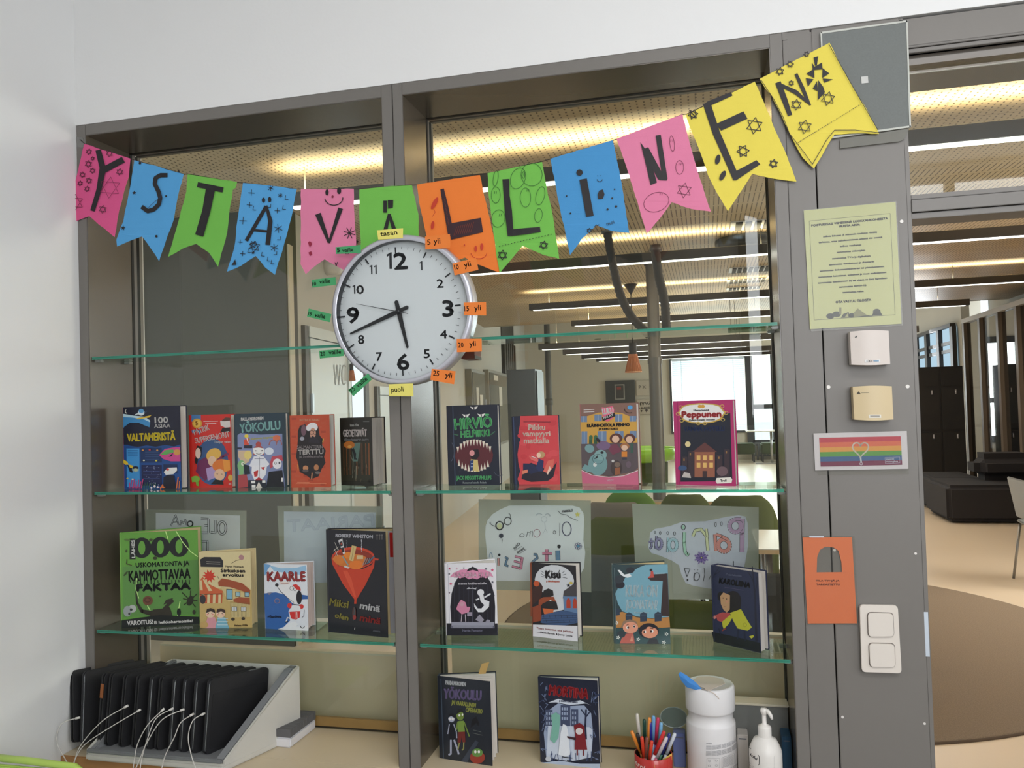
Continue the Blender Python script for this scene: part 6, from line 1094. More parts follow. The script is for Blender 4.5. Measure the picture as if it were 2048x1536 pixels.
# chair whose lime rim shows at the lower left edge
ch = thing('classroom_chair', 'lime green rim of a chair back at the lower left corner', 'chair', (-1.60, -0.62, 0.0))
lime = M('lime_plastic', (176, 206, 96), 0.35); steel = M('chair_steel', (150, 150, 150), 0.3, 0.9)
g0, g1 = at(-40, 1512, 'y', -0.42), at(150, 1534, 'y', -0.42); o = ch.location
MB(o).tube([g0, g0.lerp(g1, 0.5)+V((0, 0, 0.002)), g1, g1+V((0.035, 0, -0.02)), g1+V((0.055, 0, -0.09))], 0.009, 10).build('back_rim', lime, ch)
MB(o).box((g0.x, -0.425, 0.46), (g1.x+0.05, -0.415, g1.z-0.01)).build('backrest', lime, ch, bevel=0.003)
MB(o).box((g0.x, -0.80, 0.43), (g1.x+0.05, -0.42, 0.445)).build('seat', lime, ch, bevel=0.006)
for sx in (g0.x+0.02, g1.x+0.03):
    for sy in (-0.78, -0.44): MB(o).tube([V((sx, sy, 0.0)), V((sx, sy, 0.43))], 0.010, 10).build('leg', steel, ch)

# ================================================================ things on the ledge, right
G = (1180, 1280, 4.6545)
def gz(a, b, y): return at(1180+a/4.6545, 1280+b/4.6545, 'y', y)
can_m = M('canister_white', (226, 224, 224), 0.4, noise=0.01)
cc = gz(1130, 900, 0.085); cr_ = (gz(1365, 900, .085).x-gz(905, 900, .085).x)/2
cn = thing('wipes_canister', 'large white cylindrical wipes canister on the ledge, a blue strip sticking out of its lid', 'canister', (cc.x, 0.085, ZL+0.0005))
zt_ = gz(1130, 400, .085).z-ZL; zc = gz(1130, 640, .085).z-ZL; zn = gz(1130, 740, .085).z-ZL
MB().lathe([(0.001, 0), (cr_-0.004, 0), (cr_, 0.004), (cr_, zn-0.004), (cr_-0.001, zn), (cr_-0.006, zn+0.006), (cr_-0.007, zc-0.004), (cr_-0.004, zc+.001)], seg=48).build('body', can_m, cn)
MB().lathe([(cr_-0.004, zc), (cr_-0.001, zc+0.002), (cr_, zc+0.006), (cr_, zt_-0.006), (cr_-0.003, zt_-0.001), (cr_-0.008, zt_), (cr_-0.010, zt_-0.002), (0.001, zt_-0.002)], seg=48).build('lid', can_m, cn)
MB().prism([V((x, y, zt_-0.0015)) for x, y in ((-0.045, 0.010), (-0.030, 0.045), (0.0, 0.052), (0.034, 0.036), (0.040, 0.0), (0.010, -0.040), (-0.006, -0.062), (-0.014, -0.04), (-0.036, -0.02))], (0, 0, 0.0012)).build('lid_seal', M('beige_seal', (214, 200, 188), 0.6), cn)
bl_ = [gz(1045, 462, 0.035), gz(985, 395, 0.04), gz(900, 330, 0.03), gz(840, 295, 0.02), gz(822, 318, 0.02), gz(850, 380, 0.025), gz(900, 440, 0.03), gz(985, 465, 0.032)]
loc_c = V(cn.location); bl_ = [p-loc_c for p in bl_]
m_ = MB(); ctr = V((0, 0, 0))
for p in bl_: ctr = ctr+p/len(bl_)
ctr = ctr+V((0, -0.006, 0.0)); n_ = len(bl_); vs = bl_+[ctr]+[p+V((0, 0.001, 0)) for p in bl_]+[ctr+V((0, 0.001, 0))]
fs = [(i, (i+1) % n_, n_) for i in range(n_)]+[((i+1) % n_+n_+1, i+n_+1, 2*n_+1) for i in range(n_)]+[(i, (i+1) % n_, (i+1) % n_+n_+1, i+n_+1) for i in range(n_)]
m_._add(vs, fs).build('blue_strip', M('blue_strip', (70, 140, 214), 0.5), cn)
m_ = MB(); m_.tube([gz(1040, 460, .03)-loc_c, gz(1100, 468, .02)-loc_c, gz(1160, 500, .016)-loc_c, gz(1205, 552, .012)-loc_c], 0.0011, 6).build('pull_thread', M('beige_seal', (214, 200, 188), 0.6), cn)
# printed text wrapped on the canister
def wrap(c, r):
    def f(a, b):
        p = gz(a, b, c.y); s_ = max(-0.98, min(0.98, (p.x-c.x)/r)); ang = math.asin(s_)
        return V((c.x+r*math.sin(ang), c.y-r*math.cos(ang), p.z))
    return f
class WrapArt(Art):
    def _put(s, pts, faces, col, same=False):
        if not same: s.k += 1
        n = len(s.v)
        for p in pts:
            q = s.fn(*p); d = V((q.x-s.c0.x, q.y-s.c0.y, 0)).normalized(); s.v.append(q+d*(0.0003+0.00005*s.k)-s.off)
        for f in faces: s.f.append([n+i for i in f]); s.c.append(col)
def wart(c, r): a = WrapArt(wrap(c, r), (0, -1, 0), c); a.c0 = V((c.x, c.y, 0)); return a
a = wart(loc_c, cr_); gcol = (150, 150, 154)
a.text('WIPES', 1082, 877, 1135, 877, 9, gcol, 0.8)
for blk in ((890, 922), (938, 960), (966, 974), (1118, 1134), (1142, 1180)):
    y = blk[0]
    while y < blk[1]:
        for k in range(6): a.line([(1082+k*46, y+2-k*1.6), (1082+k*46+40, y+0.8-k*1.6)], 3, gcol, cap=False)
        y += 7
for (bx0, by0) in ((1092, 1000), (1215, 995)): a.line([(bx0, by0), (bx0+104, by0-4), (bx0+104, by0+88), (bx0, by0+92)], 2.4, gcol, closed=True, cap=False)
for k in range(10): a.line([(1222, 1006+k*8), (1312, 1002+k*8)], 2.6, gcol, cap=False)
for (bx, by) in ((1112, 1018), (1170, 1014), (1112, 1062), (1170, 1058)): a.ring(bx, by, 9, 9, 3, gcol, n=8)
a.build('printed_label', cn)

pb = gz(1632, 1000, 0.02); pr_ = (gz(1785, 1000, .02).x-gz(1476, 1000, .02).x)/2
pu = thing('pump_bottle', 'small white pump bottle in front of the canister, by the right post', 'bottle', (pb.x, 0.02, ZL+0.0005)); PL = V(pu.location)
zs_ = gz(1632, 985, .02).z-ZL; z2 = gz(1632, 900, .02).z-ZL; z3 = gz(1632, 800, .02).z-ZL; z4 = gz(1632, 640, .02).z-ZL
MB().lathe([(0.001, 0), (pr_-0.003, 0), (pr_, 0.004), (pr_, zs_-0.012), (pr_-0.003, zs_-0.002), (pr_*0.7, z2-0.006), (0.017, z2), (0.015, z2+.004)], seg=40).build('body', white_pl, pu)
MB().lathe([(0.0165, z2-0.002), (0.0165, z3-0.004), (0.015, z3), (0.009, z3+0.003), (0.0055, z3+0.006), (0.0055, z4-0.014)], seg=28).build('pump_collar', white_pl, pu)
MB().lathe([(0.001, z4+0.002), (0.008, z4), (0.0095, z4-0.005), (0.0085, z4-0.010), (0.0055, z4-0.016)], seg=20).tube([V((0.0, 0, z4-0.004)), V((0.010, -0.006, z4-0.005)), V((0.016, -0.010, z4-0.014)), V((0.018, -0.012, z4-0.022))], [0.006, 0.0055, 0.0045, 0.003], 10).build('pump_nozzle', white_pl, pu)
a = wart(PL, pr_); a.line([(1470, 985), (1560, 1018), (1568, 1030), (1566, 1098), (1558, 1108), (1488, 1082)], 5, (40, 42, 46)); a.text('inki', 1488, 1050, 1545, 1066, 30, (40, 42, 46), 1.0)
for k in range(9): a.line([(1702, 1028+k*9), (1782, 1018+k*9)], 2.4, gcol, cap=False)
for k in range(7): a.line([(1702, 1118+k*9), (1784, 1108+k*9)], 2.4, gcol, cap=False)
for k in range(4): a.line([(1484, 1124+k*20), (1525, 1140+k*20)], 3, gcol, cap=False)
a.build('printed_label', pu)

pc = gz(590, 1080, 0.035); pcr = (gz(768, 1080, .035).x-gz(416, 1080, .035).x)/2; zrim = gz(590, 1052, 0.035).z-ZL
pcp = thing('pen_tin', 'round red tin of felt-tip pens left of the white canister', 'pot', (pc.x, 0.035, ZL+0.0005)); PT = V(pcp.location)
MB().lathe([(0.001, 0), (pcr-0.001, 0), (pcr, 0.001), (pcr, zrim), (pcr-0.0012, zrim+0.0012), (pcr-0.002, zrim), (pcr-0.002, 0.003), (0.001, 0.003)], seg=40).build('tin', M('tin_red', (186, 40, 34), 0.3, coat=0.4), pcp)
MB().lathe([(pcr-0.0022, zrim-0.0005), (pcr-0.0022, 0.004)], seg=40).build('tin_lining', M('tin_dark', (60, 36, 36), 0.4), pcp)
a = wart(PT, pcr); a.text('erol', 424, 1115, 512, 1143, 44, (226, 206, 200), 1.4); a.poly([(608, 1082), (765, 1040), (766, 1100), (620, 1138)], (222, 184, 90)); a.text('T', 440, 1185, 470, 1190, 40, (236, 230, 220), 4); a.poly([(620, 1178), (665, 1160), (680, 1192), (622, 1192)], (222, 184, 90)); a.poly([(700, 1192), (722, 1160), (740, 1192)], (60, 30, 30)); a.ell(560, 1170, 18, 26, (160, 26, 26)); a.build('printed_label', pcp)
pens = [((438, 685), (470, 980), (206, 200, 190), (180, 176, 168), 'tallest, pale grey, at the left'), ((385, 845), (470, 1040), (226, 136, 50), (236, 150, 70), 'orange, leaning far left'), ((440, 868), (482, 1040), (30, 28, 30), (206, 120, 50), 'black-capped, beside the orange one'), ((482, 898), (498, 1060), (206, 60, 36), (206, 60, 36), 'short red, front left'), ((532, 902), (520, 1060), (128, 72, 60), (128, 72, 60), 'brown, in front'), ((576, 938), (560, 1060), (214, 66, 42), (214, 66, 42), 'orange-red, shortest in front'), ((505, 738), (510, 1040), (24, 66, 54), (24, 66, 54), 'dark green, back left'), ((556, 722), (535, 1040), (226, 140, 60), (40, 96, 70), 'green with an orange end'), ((562, 765), (575, 1040), (44, 46, 136), (44, 46, 136), 'dark blue, centre back'), ((592, 705), (590, 1040), (110, 160, 206), (150, 180, 206), 'light blue, behind the dark blue one'), ((634, 722), (600, 1040), (190, 56, 90), (90, 60, 130), 'violet with a raspberry end'), ((664, 768), (640, 1040), (120, 176, 214), (110, 160, 200), 'sky blue, back right'), ((692, 848), (604, 1060), (206, 50, 50), (214, 200, 206), 'white with a red end, leaning right'), ((715, 905), (640, 1060), (206, 196, 200), (206, 90, 120), 'pink-tipped pale, leaning right in front'), ((744, 868), (672, 1050), (50, 56, 130), (40, 110, 80), 'green with a blue end, leaning right'), ((792, 868), (720, 1040), (206, 212, 220), (206, 212, 220), 'clear plastic, rightmost')]
for i, (tp, bt, c1, c2, nm) in enumerate(pens):
    yy = 0.035+(-0.022 if i in (3, 4, 5, 12, 13) else (0.016 if i in (0, 6, 7, 8, 9, 10, 11) else 0.0))
    A_ = gz(*tp, yy); B_ = gz(*bt, yy); d = (B_-A_).normalized(); lim = (ZL+0.004-A_.z)/d.z; B_ = A_+d*lim
    B_.x = max(PT.x-pcr+0.008, min(PT.x+pcr-0.008, B_.x)); d = (B_-A_)
    t = thing('felt_pen', 'felt-tip pen in the red tin, '+nm, 'pen', B_, group='felt-tip pens in the red tin')
    MB(B_).tube([B_, B_+(A_-B_)*0.55], 0.0042, 10).build('barrel', M('pen_%d_%d_%d' % c2, c2, 0.35), t)
    MB(B_).tube([B_+(A_-B_)*0.55, B_+(A_-B_)*0.97, A_], [0.0048, 0.0048, 0.0032], 10).build('cap', M('pen_%d_%d_%d' % c1, c1, 0.35), t)
# clear storage box with blue packs behind the canister
milky = clear('milky_plastic', (214, 216, 214), 0.2, 1.45, 0.30, (190, 192, 190))
ba, bb = gz(1000, 800, 0.168), gz(1846, 800, 0.168); bzt = gz(1500, 575, 0.19).z
bx_ = thing('storage_box', 'milky clear storage box with a cream rim behind the canister', 'box', ((ba.x+bb.x)/2, 0.188, ZL+0.0005)); o = bx_.location
MB(o).box((ba.x, 0.166, ZL+.0005), (bb.x, 0.168, bzt)).box((ba.x, 0.208, ZL+.0005), (bb.x, 0.210, bzt)).box((ba.x, 0.168, ZL+.0005), (ba.x+0.002, 0.208, bzt)).box((bb.x-0.002, 0.168, ZL+.0005), (bb.x, 0.208, bzt)).build('box_walls', milky, bx_)
MB(o).box((ba.x-0.003, 0.160, bzt), (bb.x+0.003, 0.212, bzt+0.006)).build('box_rim', M('cream_rim', (226, 216, 196), 0.5), bx_, bevel=0.002)
def carton(nm, a0, b0, a1, b1, y0, y1, col, label):
    p, q = gz(a0, b0, y0), gz(a1, b1, y0); t = thing(nm, label, 'box', ((p.x+q.x)/2, y0, ZL+.0005)); o = t.location
    MB(o).box((p.x, y0, ZL+.0005), (q.x, y1, p.z)).build('carton_body', M('carton_%d_%d_%d' % col, col, 0.5), t, bevel=0.002)
    MB(o).box((p.x+.004, y0-.0006, p.z-0.012), (q.x-.004, y0-.0001, p.z-0.009)).build('carton_flap_line', M('carton_line', (90, 96, 110), 0.6), t)
carton('small_carton', 770, 868, 892, 1140, 0.125, 0.165, (96, 110, 160), 'blue-violet pack between the pen tin and the canister')
carton('small_carton', 1786, 900, 1884, 1190, 0.10, 0.16, (34, 74, 104), 'dark teal-blue pack between the pump bottle and the right post')
carton('small_carton', 1368, 880, 1480, 1150, 0.12, 0.165, (206, 200, 194), 'off-white pack right of the canister')
ld = thing('clear_disc', 'round clear plastic lid leaning behind the pens', 'lid', gz(770, 800, 0.150)); o = V(ld.location)
lc = gz(780, 720, 0.155); Rr = 0.036
MB(o).prism([lc+V((Rr*math.cos(k*math.pi/12), 0.010*math.sin(k*math.pi/12), 0.024*math.sin(k*math.pi/12))) for k in range(24)], (0, -0.002, 0.001)).build('lid_disc', clear('lid_plastic', (170, 186, 180), 0.1, 1.5, 0.35, (120, 136, 128)), ld)
MB(o).tube([lc+V((Rr*math.cos(k*math.pi/12), -.001+0.010*math.sin(k*math.pi/12), 0.024*math.sin(k*math.pi/12))) for k in range(25)], 0.0014, 6, cap=False).build('lid_rim', M('lid_rim_plastic', (170, 180, 180), 0.3), ld)

# ================================================================ things on the grey panel
f = lambda a, b: at(a, b, 'y', 0.0)
def flat(nm, label, cat, pts, th, mat, part, y=-0.0005, bev=0):
    g = lambda a, b: at(a, b, 'y', y); o = g(*pts[0]); t = thing(nm, label, cat, o)
    MB(o).prism([g(*p) for p in pts], (0, -th, 0)).build(part, mat, t, bevel=bev); return t, o, g
felt = M('grey_felt', (124, 128, 126), 0.95, noise=0.10, scale=300, bump=0.4)
t, o, g = flat('felt_board', 'grey felt board with a white edge, top of the panel behind the last pennant', 'board', [(1642, 67), (1813, 44), (1819.5, 254), (1650, 278)], 0.005, felt, 'felt_face')
for q in ([(1640, 66), (1813.5, 42.5), (1813.8, 46), (1643.5, 69.5)], [(1811, 43), (1814.2, 42.8), (1821, 256), (1817.5, 256)], [(1640, 66), (1643, 66), (1652.5, 279), (1649.5, 279)], [(1649.5, 276), (1820, 252.5), (1820.5, 256), (1650, 280)]): MB(o).prism([g(*p) for p in q], (0, -0.0062, 0)).build('edge_strip', M('edge_white', (196, 198, 190), 0.6), t)
t, o, g = flat('clear_bracket', 'translucent plastic strip holding the lower edge of the felt board', 'bracket', [(1680, 279), (1819, 257), (1808, 278), (1800, 283), (1680, 297)], 0.0015, clear('bracket_plastic', (196, 196, 186), 0.2, 1.45, 0.45, (150, 148, 138)), 'plastic_strip', y=-0.003)
t, o, g = flat('adhesive_square', 'small clear adhesive square in the middle of the felt board', 'sticker', [(1722, 154), (1735.5, 152.5), (1736.5, 166), (1723, 167.5)], 0.0015, M('clear_sticker', (190, 190, 186), 0.25), 'pad', y=-0.0058)
MB(o).tube([g(1724, 156), g(1729, 161), g(1734, 157)], 0.0006, 6).build('wire_hook', silver, t)

sleeve = clear('plastic_sleeve', (247, 247, 245), 0.16, 1.5, 0.02, (220, 220, 216), boost=0.3)
t, o, g = flat('notice_sheet', 'yellow-green notice in a plastic sleeve, with a printed frame of text', 'notice', [(1607.5, 421), (1791, 403.8), (1803, 647.5), (1620, 658.4)], 0.0006, M('notice_paper', (200, 202, 146), 0.7, noise=0.02), 'paper', y=-0.001)
NN = lambda a, b: at(1580+a/5.12, 380+b/5.12, 'y', -0.0016)
a = Art(NN, (0, -1, 0), o, eps=0.00003, base=0.0002); tx = (52, 54, 42)
a.line([(197, 318), (1026, 240), (1076, 1278), (248, 1332)], 4, (80, 82, 60), closed=True, cap=False)
lines = [('POISTUESSASI VIIMEISENÄ LUOKKAHUONEESTA', 220, 375, 1002, 300, 21, 2.6), ('MUISTA AINA:', 502, 383, 716, 364, 21, 2.6), ('sulkea ikkunat (5 minuutin tuuletus riittää)', 340, 486, 890, 438, 17, 2.0), ('tarkistaa, ettei paloilmoittimen edessä ole esteitä', 294, 546, 944, 490, 17, 2.0), ('sulkea vesihanat', 512, 584, 730, 568, 17, 2.0), ('sammuttaa videotykin', 480, 646, 768, 624, 17, 2.0), ('sammuttaa TV:n ja digiboksin', 432, 710, 824, 682, 17, 2.0), ('sammuttaa tietokoneen ja skannerin', 402, 774, 860, 740, 17, 2.0), ('sammuttaa dokumenttikameran tai piirtoheittimen', 306, 838, 962, 790, 17, 2.0), ('sammuttaa kaiuttimet, soittimet ja muut audiolaitteet', 292, 900, 986, 850, 17, 2.0), ('sammuttaa tietokoneen (t) tai ohjata se (no) lepotilaan', 288, 960, 994, 908, 17, 2.0), ('sammuttaa näytön (t)', 504, 1002, 780, 982, 17, 2.0), ('sammuttaa valot', 540, 1056, 754, 1044, 17, 2.0), ('OTA VASTUU TILOISTA', 468, 1160, 830, 1136, 24, 2.2)]
for l in lines: a.text(*l[:6], tx, l[6])
dkk = (40, 42, 34)
a.ell(412, 1292, 42, 28, dkk); a.ell(478, 1272, 44, 30, (56, 60, 46)); a.rect(503, 1202, 526, 1272, (130, 128, 96)); a.poly([(520, 1310), (545, 1270), (600, 1250), (612, 1304)], (60, 62, 48)); a.poly([(560, 1302), (590, 1262), (600, 1302)], (170, 170, 120)); a.ell(634, 1284, 36, 24, dkk); a.poly([(648, 1262), (692, 1212), (786, 1280), (790, 1296), (650, 1300)], (136, 134, 92)); a.poly([(660, 1300), (790, 1282), (850, 1290), (846, 1296)], (70, 72, 54)); a.ell(888, 1248, 40, 32, (50, 52, 44)); a.poly([(835, 1288), (850, 1262), (930, 1258), (946, 1284)], dkk)
a.build('printed_text', t)
MB(o).prism([at(*p, 'y', -0.0026) for p in ((1606, 420), (1793, 402), (1806, 651), (1622, 663))], (0, -0.0003, 0)).build('plastic_sleeve', sleeve, t)

def reader(q, col, label, lg):
    P_ = [at(*p, 'y', -0.001) for p in q]; o = P_[0]; t = thing('sensor_box', label, 'box', o)
    w_, h_ = (P_[1]-P_[0]).length, (P_[3]-P_[0]).length; X = (P_[1]-P_[0]).normalized(); Z = (P_[3]-P_[0]).normalized()
    m = MB(o); pl = M('sensor_%d_%d_%d' % col, col, 0.4, noise=0.01)
    vs = []; fs = []; nx, nz = 12, 6; D = 0.030
    # shallow lid bulging between top and bottom
    for j in range(nz+1):
        for i in range(nx+1):
            u, v = i/nx, j/nz; b = 0.006*math.sin(math.pi*u); ov = 0.0022*math.sin(math.pi*u)
            vv = v*h_+(ov if j == nz else (-ov if j == 0 else 0)); vs.append(P_[0]+X*(w_*u)+Z*vv+V((0, -D-b, 0)))
    for j in range(nz):
        for i in range(nx): k = j*(nx+1)+i; fs.append((k, k+1, k+nx+2, k+nx+1))
    m._add(vs, fs, True); m.build('front_cover', pl, t)
    m = MB(o); ring = [j*(nx+1) for j in range(nz+1)]+[nz*(nx+1)+i for i in range(1, nx+1)]+[j*(nx+1)+nx for j in range(nz-1, -1, -1)]+[i for i in range(nx-1, 0, -1)]
    front = [vs[k] for k in ring]; back = [V((p.x, -0.001, p.z)) for p in front]; n = len(ring)
    m._add(front+back, [(i, (i+1) % n, (i+1) % n+n, i+n) for i in range(n)]); m.build('housing', pl, t)
    def g2(a, b): return P_[0]+X*(w_*a)+Z*(h_*b)+V((0, -D-0.006*math.sin(math.pi*a), 0))
    a = Art(g2, (0, -1, 0), o, base=0.0006); lg(a); a.build('sticker', t)
def lg1(a):
    a.poly([(0.12, 0.16), (0.16, 0.13), (0.19, 0.13), (0.15, 0.19), (0.12, 0.19)], (90, 92, 90)); a.rect(0.34, 0.86, 0.74, 0.95, (226, 226, 224)); a.ring(0.42, 0.905, 0.03, 0.03, 0.012, (110, 112, 112)); a.ring(0.49, 0.905, 0.03, 0.03, 0.012, (110, 112, 112)); a.line([(0.56, 0.905), (0.70, 0.905)], 0.03, (120, 160, 190))
def lg2(a):
    a.poly([(0.09, 0.22), (0.14, 0.13), (0.19, 0.22)], (70, 66, 56)); a.line([(0.2, 0.185), (0.40, 0.18)], 0.018, (150, 140, 110)); a.rect(0.36, 0.85, 0.68, 0.95, (226, 222, 210)); a.line([(0.40, 0.90), (0.64, 0.90)], 0.05, (160, 156, 148))
O_ = lambda a, b: (1580+a/4.389, 650+b/4.389)
reader([O_(507, 68), O_(842, 60), O_(857, 340), O_(520, 352)], (216, 206, 198), 'pale grey box-shaped sensor, upper of the two on the panel', lg1)
reader([O_(531, 545), O_(869, 540), O_(884, 818), O_(545, 828)], (210, 190, 150), 'cream box-shaped sensor, lower of the two on the panel', lg2)

RB = lambda a, b: at(1580+a/4.389, 650+b/4.389, 'y', -0.0015)
o = RB(205, 952); t = thing('rainbow_sign', 'rainbow-striped sign with a white heart outline in a plastic sleeve', 'sign', o)
MB(o).prism([RB(*p) for p in ((205, 952), (1024, 930), (1039, 1262), (221, 1276))], (0, -0.0004, 0)).build('paper', M('sign_white', (222, 216, 222), 0.6, noise=0.01), t)
a = Art(RB, (0, -1, 0), o, base=0.0008)
cs = [(196, 48, 70), (222, 104, 70), (226, 158, 66), (92, 156, 64), (54, 96, 148), (120, 30, 74)]
for i, c in enumerate(cs):
    def e(u, v): return (255+u*715+v*14, 990-u*15+v*252)
    y0_, y1_ = i/6, (i+1)/6; a.poly([e(0, y0_), e(1, y0_), e(1, y1_), e(0, y1_)], c)
hp = []
for k in range(41): th = 2*math.pi*k/40; hp.append((618+70*(math.sin(th)**3), 1088-4.6*(13*math.cos(th)-5*math.cos(2*th)-2*math.cos(3*th)-math.cos(4*th))))
a.line(hp, 12, (222, 214, 200)); a.line([(618, 1160), (624, 1204)], 14, (196, 206, 214)); a.ring(624, 1218, 13, 10, 5, (206, 196, 206))
a.line([(832, 1164), (962, 1158), (964, 1210), (836, 1216)], 3, (190, 186, 206), closed=True); a.text('Helsinki', 842, 1184, 912, 1181, 12, (206, 206, 220), 0.8); a.text('Helsingfors', 842, 1206, 946, 1202, 13, (206, 206, 220), 0.8)
a.build('rainbow_print', t)
MB(o).prism([RB(*p)+V((0, -0.0016, 0)) for p in ((202, 950), (1028, 927), (1044, 1300), (1040, 1308), (250, 1316), (238, 1290), (214, 1282))], (0, -0.0003, 0)).build('plastic_sleeve', sleeve, t)
QR = lambda a, b: at(1580+a/3.097, 1040+b/3.097, 'y', -0.0015)
o = QR(78, 108); t = thing('door_hanger', 'orange paper door hanger with an arched hole, below the rainbow sign', 'sign', o)
og = M('hanger_orange', (236, 124, 72), 0.6, noise=0.02)
m = MB(o); th = (0, -0.0005, 0)
m.prism([QR(*p) for p in ((91, 325), (396, 322), (415, 640), (110, 641))], th)
m.prism([QR(*p) for p in ((78, 108), (240, 107), (240, 166), (215, 167), (185, 185), (168, 230), (165, 325), (91, 325))], th)
m.prism([QR(*p) for p in ((240, 107), (383, 106), (396, 322), (322, 322), (318, 260), (300, 190), (270, 170), (240, 166))], th); m.build('paper', og, t)
a = Art(QR, (0, -1, 0), o, base=0.0008); a.text('TILA TYHJÄ JA', 160, 380, 306, 380, 10, (110, 50, 36), 0.8); a.text('TARKASTETTU', 162, 404, 308, 404, 10, (110, 50, 36), 0.8); a.build('printed_text', t)
m = MB(o); m.prism([QR(*p)+V((0, -0.0016, 0)) for p in ((76, 98), (400, 100), (412, 320), (424, 646), (108, 646), (90, 325))], (0, -0.0002, 0)); m.build('plastic_sleeve', sleeve, t)
for q in (((118, 98), (208, 98), (210, 108), (120, 108)),): MB(o).prism([QR(*p)+V((0, -0.0018, 0)) for p in q], (0, -0.0003, 0)).build('tape_piece', M('shiny_tape', (200, 206, 216), 0.2), t)

o = QR(427, 520); t = thing('light_switch', 'double white rocker light switch beside the doorway', 'switch', o)
def rq(q, r=6, n=4):
    """rounded quad in drawing units"""
    out = []
    for i in range(4):
        p0, p1, p2 = V((*q[i-1], 0)), V((*q[i], 0)), V((*q[(i+1) % 4], 0)); a0 = p1+(p0-p1).normalized()*r; a2 = p1+(p2-p1).normalized()*r
        for k in range(n+1): s_ = k/n; b = a0*(1-s_)**2+p1*2*s_*(1-s_)+a2*s_*s_; out.append((b.x, b.y))
    return out
swm = M('switch_white', (226, 218, 208), 0.3, noise=0.01)
MB(o).prism([QR(*p) for p in rq([(427, 520), (662, 524), (686, 942), (440, 934)], 26)], (0, -0.010, 0)).build('face_plate', swm, t, bevel=0.002)
for q in ([(475, 566), (630, 570), (636, 712), (480, 714)], [(483, 754), (638, 758), (644, 900), (490, 899)]):
    MB(o).prism([QR(*p)+V((0, -0.0108, 0)) for p in rq([(q[0][0]-4, q[0][1]-4), (q[1][0]+4, q[1][1]-4), (q[2][0]+4, q[2][1]+4), (q[3][0]-4, q[3][1]+4)], 26)], (0, -0.0003, 0)).build('rocker_gap', M('switch_gap', (110, 100, 94), 0.6), t)
    MB(o).prism([QR(*p)+V((0, -0.0112, 0)) for p in rq(q, 24)], (0, -0.004, 0)).build('rocker', swm, t, bevel=0.0015)
# ================================================================ the hall: lights, pipes, furniture
strip_m = M('strip_housing', (58, 54, 48), 0.5, noise=0.03); tube_e = emit('strip_light', (255, 252, 244), 4.0)
def solve_y(px, py, z): return at(px, py, 'z', z).y
ZB = 2.77
strips = [(1250, 352, None, ZB), (1250, 528, 935, ZB), (1250, 610, 1062, ZB), (1250, 647, 1145, 2.70), (1250, 692, 1078, 2.33), (1250, 704, 1126, 2.33), (1250, 714, 1163, 2.33), (1250, 721, 1192, 2.33)]
rights = [9, 9, 9, 1942, 1838, 1500, 1545, 1545]
sl = ['nearest, right above the panes', 'second nearest, crossing behind the blue pennant tip', 'third nearest, its end right of the slatted strip', 'fourth, just over the top glass shelf', 'fifth, first of the four lower lines', 'sixth, second of the four lower lines', 'seventh, third of the four lower lines', 'farthest, lowest of all']
for i, (a_, b_, lx, z) in enumerate(strips):
    yy = solve_y(a_, b_, z); x0_ = at(lx, 700, 'y', yy).x if lx else at(570, 400, 'y', yy).x
    x1_ = 3.6 if rights[i] < 100 else min(3.95, at(rights[i], 700, 'y', yy).x)
    t = thing('strip_light', 'long dark suspended strip light, '+sl[i], 'lamp', (x0_, yy, z), group='parallel strip lights under the hall ceiling'); o = V(t.location)
    MB(o).box((x0_, yy-0.045, z), (x1_, yy+0.045, z+0.08)).build('housing', strip_m, t, bevel=0.003, seg=1)
    MB(o).box((x0_+0.05, yy-0.036, z-0.004), (x1_-0.05, yy+0.036, z-0.001)).build('light_tube', tube_e, t)
    zc_ = 3.0 if yy < 11.7 else 3.85; k = x0_+0.25 if i else at(610, 370, 'y', yy).x
    while k < x1_:
        MB(o).tube([V((k, yy, z+0.08)), V((k, yy, zc_-0.002))], 0.0035, 6).build('suspension_wire', M('wire_white', (206, 198, 180), 0.4) if k < x0_+0.9 else strip_m, t); k += 2.3
    L_ = x1_-x0_
    area('strip_down', ((x0_+x1_)/2, yy, z-0.006), ((x0_+x1_)/2, yy, 0), L_, 0.055, (1.0 if i == 0 else (7 if i == 1 else 12))*L_/3, (1.0, 0.95, 0.88))
    area('strip_up', ((x0_+x1_)/2, yy, z+0.085), ((x0_+x1_)/2, yy, 4), L_, 0.04, (20 if i < 4 else 7)*L_/3, (1.0, 0.83, 0.54), 130)

